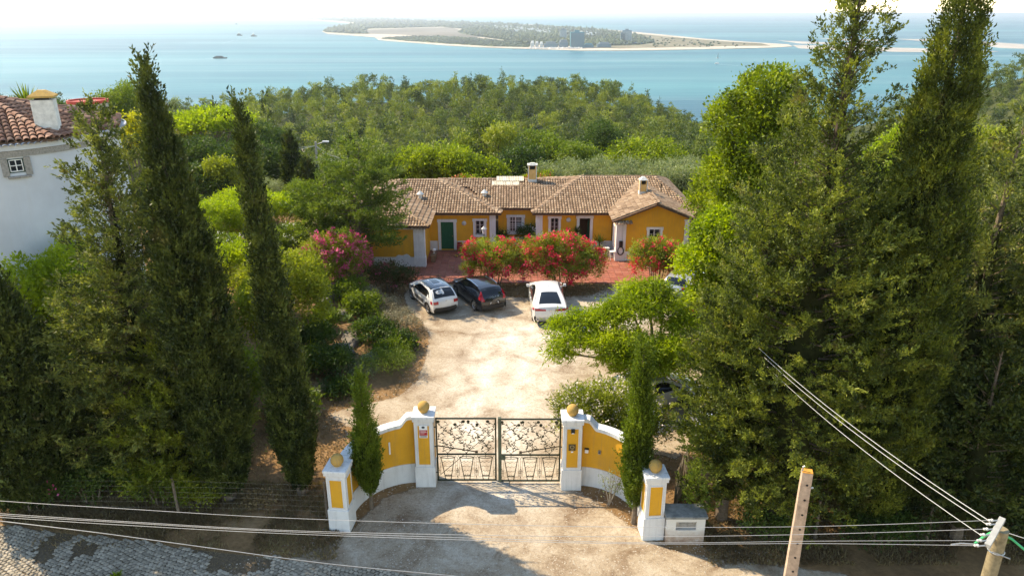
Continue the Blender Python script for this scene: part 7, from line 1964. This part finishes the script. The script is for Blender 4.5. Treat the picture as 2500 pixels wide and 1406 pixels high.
# distant cypresses
for i, (px, row, Y, r_, lab) in enumerate([(702, 316, 70, .85, 'stout cypress standing by the road bend'), (855, 330, 84, .9, 'small dark cypress right of the street lamp'), (645, 222, 120, 2.2, 'dark spired fir on the skyline right of the slim cypress tip'), (520, 236, 125, 1.4, 'little dark spire on the skyline'), (540, 262, 100, 1.8, 'dark fir beyond the umbrella pine'), (745, 388, 68, 1.0, 'dark leaning cypress beside the stout one')]):
    t = onY(px, row, Y); g = gz(t.x, Y); Hh = t.z - g
    cypress((t.x, Y, g), Hh, [(0, r_ * .7), (.15, r_), (.5, r_ * .8), (.8, r_ * .45), (1, .05)], 420, lab, 'cypress', (0, 0), 1.0, 400 + i, rough=.25, ll=.42, lw=.15, m=11, stick=.6, group='far cypresses and firs')
# street lamp and its wires by the road bend, and the pale road itself
t = onY(770, 346, 72); g = gz(t.x, 72); o = thing('street_lamp', 'concrete street lamp pole by the far road bend', 'street lamp', (t.x, 72, g))
b = MB(); b.tube([(0, 0, 0), (0, 0, t.z - g)], [.14, .10], 8); b.build('post', M['concrete'], o); b = MB(); b.tube([(0, 0, t.z - g - .3), (.9, 0, t.z - g)], .04, 6); b.build('arm', M['galv'], o); b = MB(); b.box(.7, 1.3, -.12, .12, t.z - g - .06, t.z - g + .06); b.build('lamp_head', M['whitewood'], o)
top = Vector((t.x, 72, t.z - .4))
for e, lab in (((690, 352), 'upper wire running left from the far street lamp'), ((690, 362), 'lower wire running left from the far street lamp'), ((835, 388), 'upper wire sloping right from the far street lamp'), ((822, 397), 'lower wire sloping right from the far street lamp')):
    q = onY(*e, 70); b = MB(); b.tube([top, top.lerp(q, .5) - Vector((0, 0, .25)), q], .02, 4); tag(b.build('overhead_wire', M['cable']), lab, 'wire', 'wires at the far street lamp')
fp = [foot(*q) for q in ((735, 372), (770, 390), (800, 402), (840, 420))]
M['paleroad'] = plain('pale_dust_road', (.52, .44, .34), .9, 0, .15, .5)
b = MB(); V = []
for q in fp: V += [(q.x, q.y - 1.0, gz(q.x, q.y - 1.0) + .5), (q.x, q.y + 2.2, gz(q.x, q.y + 2.2) + .6)]
b.add(V, [(2 * i, 2 * i + 2, 2 * i + 3, 2 * i + 1) for i in range(3)]); tag(b.build('far_road', M['paleroad']), kind='structure')
b = MB(); q0 = onY(1672, 482, 57.5); o = thing('wooden_rail', 'low wooden terrace rail at the right end of the house', 'railing', (q0.x, q0.y, 0)); 
for zz in (.9, 1.6): b = MB(); b.box(0, 3.4, -.05, .05, zz, zz + .12); b.build('rail', M['brownwood'], o)
for k in range(4): b = MB(); b.box(k * 1.1, k * 1.1 + .1, -.06, .06, 0, 1.75); b.build('post', M['brownwood'], o)

# the pine wood: variants, then individuals nearest first, the rest as one mass
def pine_variant(seed, n, per, ll, lw, style):
    r = random.Random(seed); Hh = 10.0; L = []
    if style == 0:   # pointed
        for z, k in ((.35, 1.0), (.5, .95), (.65, .72), (.8, .48), (.92, .25)):
            for q in range(3): a = r.uniform(0, 2 * PI); L.append((math.cos(a) * 1.0 * k, math.sin(a) * 1.0 * k, Hh * z, 1.05 * k, 1.05 * k, 1.1))
    elif style == 1:  # rounded
        for q in range(9): a = r.uniform(0, 2 * PI); k = r.uniform(.2, 1); L.append((math.cos(a) * 1.3 * k, math.sin(a) * 1.3 * k, Hh * r.uniform(.45, .86), r.uniform(.8, 1.2), r.uniform(.8, 1.2), r.uniform(.8, 1.2)))
        L.append((0, 0, Hh * .86, 1.4, 1.4, 1.2))
    else:            # broad irregular
        for q in range(11): a = r.uniform(0, 2 * PI); k = r.uniform(.3, 1); L.append((math.cos(a) * 1.8 * k, math.sin(a) * 1.8 * k, Hh * r.uniform(.5, .85), r.uniform(.8, 1.2), r.uniform(.8, 1.2), r.uniform(.7, 1.0)))
    V, c, u = lobe_leaves(L, n, per, ll, lw, seed, .34, -.15, shell=.5)
    return V
def trunkV():
    V = []; Q = []
    for k in range(5): a = 2 * PI * k / 5; V += [(.16 * math.cos(a), .16 * math.sin(a), -1.5), (.05 * math.cos(a), .05 * math.sin(a), 8)]
    for k in range(5): Q.append([2 * k, 2 * ((k + 1) % 5), 2 * ((k + 1) % 5) + 1, 2 * k + 1])
    return np.array(V), np.array(Q)
tV, tQ = trunkV(); near_m = []; far_v = []
for i in range(9):
    V = pine_variant(500 + i, 190, 11, .42, .14, i % 3); nv = len(V)
    me = fast_mesh('pine_tree', np.concatenate([V, tV]), np.concatenate([np.arange(nv).reshape(-1, 4), tQ + nv]), M['pine']); me.materials.append(M['bark'])
    mi = np.zeros(nv // 4 + 5, np.int32); mi[-5:] = 1; me.polygons.foreach_set('material_index', mi); near_m.append(me)
    far_v.append(pine_variant(600 + i, 80, 5, .70, .27, i % 3))
cand = []
r_ = np.random.default_rng(77)
y = 84.0
while y < 345:
    sx = 5.4 if y < 140 else 4.7; x = -.78 * y
    while x < .80 * y:
        xx = x + r_.uniform(-1.7, 1.7); yy = y + r_.uniform(-1.7, 1.7)
        dpt = yy * _cp + 10 * _sp; px = CX + F * xx / (yy * _cp + (CAMZ - gz(xx, yy)) * _sp)
        keep = -80 < px < 2600
        if yy < 112 and px < 900: keep = keep and yy > 100
        if 1760 < px < 2320 and r_.random() < .5: keep = False
        if keep and gz(xx, yy) > -60: cand.append((xx, yy, px))
        x += sx
    y += 5.6 if y < 140 else 4.9
cand.sort(key=lambda c: c[1] + (400 if (c[2] > 1740 and c[2] < 2330) or c[2] < 250 or (c[2] < 0 or c[2] > 2500) else 0))
bands = [(115, 'pine in the front rows of the wood'), (150, 'pine on the near slope'), (9999, 'pine in the middle of the wood')]
cols = [(640, 'left of the slim cypress tip'), (760, 'near the far street lamp'), (860, 'left of the small dark cypress'), (950, 'above the juniper'), (1030, 'above the left end of the roof'), (1110, 'above the left roof ridge'), (1200, 'above the pale roof sheets'), (1290, 'just left of the tall chimney'), (1360, 'just right of the tall chimney'), (1440, 'above the open door'), (1520, 'above the right roof ridge'), (1620, 'above the small chimney'), (1740, 'left of the tall fresh green tree'), (9999, 'behind the right grove')]
farV = []; farT = []
for i, (xx, yy, px) in enumerate(cand):
    s = r_.choice([.72, .9, 1.0, 1.12, 1.3]) * r_.uniform(.92, 1.08) * (.8 if yy < 105 else 1.0 if yy < 140 else .86 if yy < 220 else .78); rz = r_.uniform(0, 2 * PI); g = gz(xx, yy); sz = s * r_.uniform(.85, 1.15); k = r_.integers(9)
    if i < 300:
        o = bpy.data.objects.new('pine_tree', near_m[k]); C.objects.link(o); o.location = (xx, yy, g); o.rotation_euler = (r_.uniform(-.06, .06), r_.uniform(-.06, .06), rz); o.scale = (s, s, sz)
        bd = next(b_[1] for b_ in bands if yy < b_[0]); cl = next(c_[1] for c_ in cols if px < c_[0])
        tag(o, ('rounded ', 'pointed ', 'broad ')[(k + 1) % 3] + bd + ' ' + cl, 'pine tree', 'pines of the wood behind the house')
    else:
        V = far_v[k]; c_, s_ = math.cos(rz), math.sin(rz); W_ = np.empty_like(V); W_[:, 0] = (V[:, 0] * c_ - V[:, 1] * s_) * s + xx; W_[:, 1] = (V[:, 0] * s_ + V[:, 1] * c_) * s + yy; W_[:, 2] = V[:, 2] * sz + g; farV.append(W_.astype(np.float32)); farT.append(np.full(len(V) // 4, r_.random(), np.float32))
print('pines', len(cand))
wm = leaf_mesh('pine_wood', farV, M['pinefar']); a_ = wm.attributes.new('tint', 'FLOAT', 'FACE'); a_.data.foreach_set('value', np.concatenate(farT)); tag(link('pine_wood', wm), kind='stuff')
import sys
print('TRIS', sum(len(o.data.polygons) * (2 if len(o.data.polygons) > 2000 else 1) for o in SC.objects if o.type == 'MESH' and not o.name.startswith('pine_tree')), file=open('/tmp/tris.txt', 'w')) if 0 else None
# ------------------------------------------------------------------ the far shore: sand spit, woods, towers, boats
def sp_at(px, py, z=0): return at(px, py, SEA + z)
def flat(name, px, z, mat, kind='structure', edge=0.0):
    """ground sheet on the far shore; outline given by sight lines to sea level"""
    P = [sp_at(*q) for q in px]; Q = []
    for i in range(len(P)):
        a, b_ = P[i], P[(i + 1) % len(P)]
        for k in range(4):
            t = k / 4; q = a.lerp(b_, t); L_ = (b_ - a).length
            q.x += edge * L_ * .05 * math.sin(i * 7 + k * 2.3) * (k > 0); q.y += edge * L_ * .10 * math.sin(i * 3 + k * 1.7) * (k > 0); Q.append(q)
    mb = MB(); mb.add([(q.x, q.y, SEA + z) for q in Q], [list(range(len(Q)))])
    mb.add([(q.x, q.y, SEA + z) for q in Q] + [(q.x, q.y, SEA - .5) for q in Q], [(i, (i + 1) % len(Q), len(Q) + (i + 1) % len(Q), len(Q) + i) for i in range(len(Q))])
    return tag(mb.build(name, mat), kind=kind)
def farmat(name, a, b, c, sc=.004):
    m, nt, bb = nodes(name); n = noise(nt, sc, 6, .7); r = ramp(nt, n.outputs[0], [(.3, a), (.5, b), (.7, c)]); nt.links.new(r.outputs[0], bb.inputs['Base Color']); bb.inputs['Roughness'].default_value = .95; bb.inputs['Specular IOR Level'].default_value = .05; return m
M['sand'] = farmat('beach_sand', (.36, .30, .23), (.48, .41, .32), (.60, .53, .43), .01)
M['scrub'] = farmat('dune_scrub', (.11, .105, .06), (.19, .165, .10), (.28, .24, .16), .006)
M['flats'] = farmat('salt_flats', (.13, .12, .09), (.19, .165, .13), (.27, .235, .19), .003)
M['veg'] = farmat('spit_vegetation', (.05, .07, .03), (.09, .12, .045), (.15, .17, .07), .01)
M['shoal'] = farmat('wet_sandbar', (.30, .28, .24), (.40, .36, .31), (.50, .44, .38), .006)
flat('sand_spit', [(700, 48.5), (760, 50), (800, 53), (850, 58), (852, 64), (820, 67), (786, 78), (800, 84), (850, 87), (915, 92), (925, 99), (1000, 105), (1100, 113), (1200, 118), (1290, 121), (1420, 125), (1500, 125), (1600, 124), (1700, 122), (1800, 120), (1880, 118), (1935, 115), (1925, 110), (1860, 106), (1800, 102), (1720, 96), (1640, 88), (1540, 78), (1480, 73), (1400, 67), (1300, 61), (1200, 57), (1100, 52.5), (1000, 48.5), (950, 46), (900, 44), (860, 43.2), (800, 44), (740, 46)], 1.2, M['sand'])
flat('salt_flats', [(860, 78), (900, 74), (1000, 70), (1100, 68), (1120, 74), (1160, 80), (1190, 90), (1150, 95), (1060, 92), (980, 86), (900, 84)], 1.6, M['flats'])
flat('dune_scrub', [(1430, 118), (1500, 120), (1600, 118), (1700, 116), (1800, 114), (1880, 113), (1860, 108), (1780, 103.5), (1700, 97.5), (1620, 90), (1540, 82), (1470, 78)], 1.6, M['scrub'])
wood1 = [(792, 80), (800, 73), (840, 66), (856, 62), (870, 57), (830, 53), (780, 49.5), (740, 48), (800, 45), (860, 44), (930, 46), (1000, 50), (1100, 55), (1200, 59), (1300, 64), (1400, 70), (1480, 77), (1530, 85), (1560, 92), (1600, 106), (1560, 112), (1440, 115), (1300, 112), (1220, 98), (1150, 88), (1120, 82), (1130, 72), (1080, 67), (1000, 69), (900, 72), (880, 80), (900, 84), (860, 84)]
wood2 = [(930, 96), (945, 93), (1000, 90), (1080, 90), (1160, 95), (1240, 102), (1300, 108), (1290, 117), (1200, 115), (1100, 109), (1000, 102)]
flat('wood_floor', wood1, 1.9, M['veg']); flat('marsh_floor', wood2, 2.1, M['veg'])
M['fartree'] = leafmat('spit_trees', [(.028, .042, .018), (.06, .085, .03), (.10, .13, .045)], .1, .004)
def far_woods(name, poly, spacing, hgt, wid, n, seed):
    W_ = np.array([sp_at(*q)[:2] for q in poly]); r = np.random.default_rng(seed)
    # equal density as seen: pick pixels, then go to the ground
    pp = np.array(poly, float); px = r.uniform(pp[:, 0].min(), pp[:, 0].max(), n * 3); py = r.uniform(pp[:, 1].min(), pp[:, 1].max(), n * 3)
    ok = poly_sd(px, py, poly) > 0; px = px[ok][:n]; py = py[ok][:n]
    q = np.array([sp_at(a, b) for a, b in zip(px, py)]); sc = np.clip(np.hypot(q[:, 0], q[:, 1]) / 3000, .8, 4)
    base_ = []; 
    T = []
    for k in range(5):
        a = 2 * PI * k / 5; T.append((math.cos(a), math.sin(a), .0))
    T = np.array([(0, 0, 1.0)] + T + [(0, 0, .0)]); T[1:6, 2] = .35
    m_ = len(q); V = T[None] * np.stack([wid * sc * r.uniform(.6, 1.3, m_), wid * sc * r.uniform(.6, 1.3, m_), hgt * r.uniform(.6, 1.3, m_) * np.sqrt(sc)], 1)[:, None, :]
    V = V * (1 + .25 * r.normal(size=V.shape)); V[:, 6, 2] = 0; V += q[:, None, :]; V[:, :, 2] += 1.5
    Fk = np.array([(0, 1, 2, 2), (0, 2, 3, 3), (0, 3, 4, 4), (0, 4, 5, 5), (0, 5, 1, 1)])[:, :3]; Fk = np.concatenate([Fk, np.array([(1, 6, 2), (2, 6, 3), (3, 6, 4), (4, 6, 5), (5, 6, 1)])])
    T_ = (np.arange(m_)[:, None, None] * 7 + Fk[None]).reshape(-1, 3)
    tag(link(name, fast_mesh(name, V.reshape(-1, 3), T_, M['fartree'])), kind='stuff')
far_woods('spit_wood', wood1, 1, 11, 9, 5200, 5)
far_woods('marsh_scrub', wood2, 1, 4, 7, 1200, 6)
far_woods('dune_bushes', [(1560, 92), (1700, 100), (1850, 110), (1800, 116), (1600, 118)], 1, 5, 6, 70, 7)
for i, (pts) in enumerate([[(1935, 111), (2040, 113), (2200, 118), (2330, 121), (2440, 127), (2380, 130), (2200, 128), (2050, 124), (1950, 119)], [(1900, 100), (2000, 104), (2180, 107), (2120, 110), (1960, 108)], [(2190, 96), (2320, 97), (2420, 104), (2540, 112), (2540, 122), (2440, 118), (2380, 108), (2260, 102)], [(2000, 95), (2120, 97), (2180, 101), (2080, 101)]]): flat('sandbar', pts, .6, M['shoal'])
def tower(px, top, bot, w_px, label, mat, balc, d=30, depthw=.6):
    a = sp_at(px, bot); sc = F / (a.y * _cp + (CAMZ - SEA) * _sp); W_ = w_px / sc; Hh = onY(px, top, a.y).z - SEA
    o = thing('apartment_tower', label, 'tower block', (a.x, a.y, SEA)); D_ = W_ * depthw
    b = MB(); b.box(-W_ / 2, W_ / 2, 0, D_, 1, Hh); b.box(-W_ * .2, W_ * .15, D_ * .2, D_ * .6, Hh, Hh + 5); b.build('wall', M[mat], o)
    n = max(4, int(Hh / 3.6)); 
    for side_ in (0,):
        s = MB(); g_ = MB()
        for k in range(n):
            z = 3 + (Hh - 5) * k / n
            s.box(-W_ / 2 - 1, W_ / 2 + 1, -1.6, -.02, z, z + .9); g_.box(-W_ / 2 + 1, W_ / 2 - 1, -.3, -.05, z + 1.0, z + 2.7)
        s.build('balcony', M[balc], o); g_.build('window_band', M['farglass'], o)
    return o
M['farglass'] = plain('blue_green_window_band', (.05, .16, .20), .3, 0, 0); M['farteal'] = plain('teal_facade', (.05, .20, .25), .6, 0, 0); M['fargrey'] = plain('grey_blue_facade', (.17, .22, .25), .8, 0, 0); M['farwhite'] = plain('white_facade', (.72, .70, .66), .8, 0, 0); M['farroof'] = plain('orange_far_roof', (.45, .28, .2), .8, 0, 0)
tower(1409, 79, 119, 33, 'wide teal glass tower block at the marina', 'farteal', 'fargrey')
tower(1375, 73, 98, 16, 'slim grey tower block behind the teal one', 'fargrey', 'farwhite'); tower(1530, 75, 107, 22, 'grey tower block standing alone on the dunes', 'fargrey', 'farwhite'); tower(1520, 80, 107, 10, 'narrow slab attached left of the dune tower', 'fargrey', 'fargrey')
for i, (px, top, bot, w, lab) in enumerate([(1300, 101, 116, 9, 'leftmost white resort block'), (1311, 102, 116, 8, 'second white resort block'), (1322, 103, 117, 8, 'third white resort block'), (1345, 103, 117, 34, 'long grey resort block left of the pyramid shaped one'), (1376, 98, 117, 22, 'stepped beige resort block beside the teal tower'), (1437, 107, 118, 24, 'low teal wing right of the teal tower'), (1475, 104, 118, 34, 'low grey resort rows right of the teal tower'), (1550, 104, 110, 40, 'low flat building by the dune tower')]):
    a = sp_at(px, bot); sc = F / (a.y * _cp + (CAMZ - SEA) * _sp); W_ = w / sc; Hh = onY(px, top, a.y).z - SEA
    o = thing('resort_building', lab, 'building', (a.x, a.y, SEA)); b = MB(); b.box(-W_ / 2, W_ / 2, 0, 18, 1, Hh * .7); b.box(-W_ * .35, W_ * .35, 4, 18, Hh * .7, Hh); b.build('wall', M['farteal' if i == 5 else 'farwhite' if i < 3 else 'fargrey'], o)
    b = MB()
    for k in range(3): b.box(-W_ * .46, W_ * .46, -.3, -.03, 2.5 + k * Hh * .2, 4 + k * Hh * .2)
    b.build('window_band', M['farglass'], o)
hr = random.Random(4)
for i in range(70):
    px = hr.uniform(1205, 1345) if i < 60 else hr.uniform(1380, 1460); row = 66 + (px - 1205) * .075 + hr.uniform(0, 11) if i < 60 else hr.uniform(84, 96); a = sp_at(px, row); s = hr.uniform(8, 16)
    b = MB(); b.box(-s, s, -s * .5, s * .5, 1, hr.uniform(9, 13)); b.box(-s * .4, s * .5, -s * .3, s * .3, 9, 15); o = b.build('white_villa', M['farwhite']); o.location = (a.x, a.y, SEA + 2)
    tag(o, 'tiny white villa, %s row, in the %s of the spit village' % ('back' if row - 66 - (px - 1205) * .075 < 3.7 else 'middle' if row - 66 - (px - 1205) * .075 < 7.4 else 'front', 'far left' if px < 1240 else 'left half' if px < 1275 else 'middle' if px < 1310 else 'right end' if px < 1350 else 'row behind the towers'), 'villa', 'white villas of the village on the spit')
def boat(px, row, Lm, label, mat='fargrey', dark=True, rz=0, name='ferry', cat='ferry', mast=0, hh=3.0):
    a = sp_at(px, row); o = thing(name, label, cat, (a.x, a.y, SEA), rz); h = Lm / 2; w = Lm * .13
    b = MB(); b.add([(-h, -w, 0), (h * .7, -w, 0), (h, 0, 0), (h * .7, w, 0), (-h, w, 0), (-h, -w * 1.1, hh), (h * .72, -w * 1.1, hh), (h * 1.05, 0, hh * 1.15), (h * .72, w * 1.1, hh), (-h, w * 1.1, hh)], [(0, 4, 3, 2, 1), (5, 6, 7, 8, 9), (0, 1, 6, 5), (1, 2, 7, 6), (2, 3, 8, 7), (3, 4, 9, 8), (4, 0, 5, 9)]); b.build('hull', M[mat], o)
    b = MB(); b.box(-h * .8, h * .45, -w * .8, w * .8, hh, hh * 1.8); b.box(-h * .55, h * .3, -w * .7, w * .7, hh * 1.8, hh * 2.3); b.build('deckhouse', M[mat], o)
    if mast: b = MB(); b.tube([(0, 0, hh), (0, 0, mast)], Lm * .02, 5); b.add([(0, 0, mast), (-h * .7, 0, hh * 1.3), (0, 0, hh * 1.3)], [(0, 1, 2), (2, 1, 0)]); b.build('sail', M['farwhite'], o)
    return o
M['ferrydark'] = plain('dark_teal_hull', (.05, .09, .09), .6, 0, 0); M['wake'] = plain('white_wake', (.62, .72, .74), .7, 0, .1)
boat(538, 143.5, 32, 'dark ferry with a short white wake left of centre on the water', 'ferrydark', hh=2.6)
for px, row, lab in ((585, 88, 'left one of the two distant ships above the ferry'), (620, 90, 'right one of the two distant ships, with white foam at its bow'), (577, 60.5, 'faintest ship near the horizon')): boat(px, row, 26, lab, 'ferrydark', name='distant_ship', cat='ship', hh=4, rz=R(30), mast=16)
boat(1753, 143, 6, 'tiny white sailing boat off the sandbar', 'farwhite', name='sailing_boat', cat='sailing boat', mast=14, hh=1.0); boat(1750, 157, 9, 'small white motorboat at the head of a long wake', 'farwhite', name='motorboat', cat='motorboat', hh=1.6, rz=PI)
boat(1455, 124, 7, 'small boat under way off the marina beach', 'farwhite', name='motorboat', cat='motorboat', hh=1.4)
mr = random.Random(8)
for i in range(26):
    px = 1298 + i * 4.8 + mr.uniform(-1, 1); boat(px, 119.5 + (i % 2) * 1.0, mr.uniform(9, 13), 'small white boat moored in the marina %s' % ('left of the teal tower' if px < 1392 else 'under the teal tower'), 'farwhite', name='moored_boat', cat='boat', hh=2.2, rz=mr.uniform(0, 3))['group'] = 'boats moored in the marina'
b = MB(); 
for (x0, r0, x1, r1) in ((1250, 121, 1430, 121.6),): p0, p1 = sp_at(x0, r0), sp_at(x1, r1); b.box(p0.x, p1.x, p0.y - 4, p0.y + 4, SEA - 1, SEA + 1.2)
tag(b.build('marina_pier', M['fargrey']), 'long low pier in front of the resort and the teal tower', 'pier')
def wake(pts, w0, w1, label=None):
    P = [sp_at(*q) for q in pts]; V = []
    for i, p in enumerate(P):
        w = w0 + (w1 - w0) * i / (len(P) - 1); V += [(p.x, p.y - w, SEA + .05), (p.x, p.y + w, SEA + .05)]
    mb = MB(); mb.add(V, [(2 * i, 2 * i + 2, 2 * i + 3, 2 * i + 1) for i in range(len(P) - 1)]); tag(mb.build('wake', M['wake']), kind='stuff')
wake([(527, 143.6), (515, 144), (500, 144.6), (420, 150)], 2.2, .4); wake([(1751, 157.5), (1780, 159.5), (1815, 161.5), (1850, 163.5)], 1.6, .5); wake([(1459, 124.4), (1500, 126), (1568, 129)], 1.6, .4); wake([(622, 91.5), (600, 95), (570, 100), (540, 107)], 6, 2); wake([(2008, 155), (2500, 175)], 0, 0)
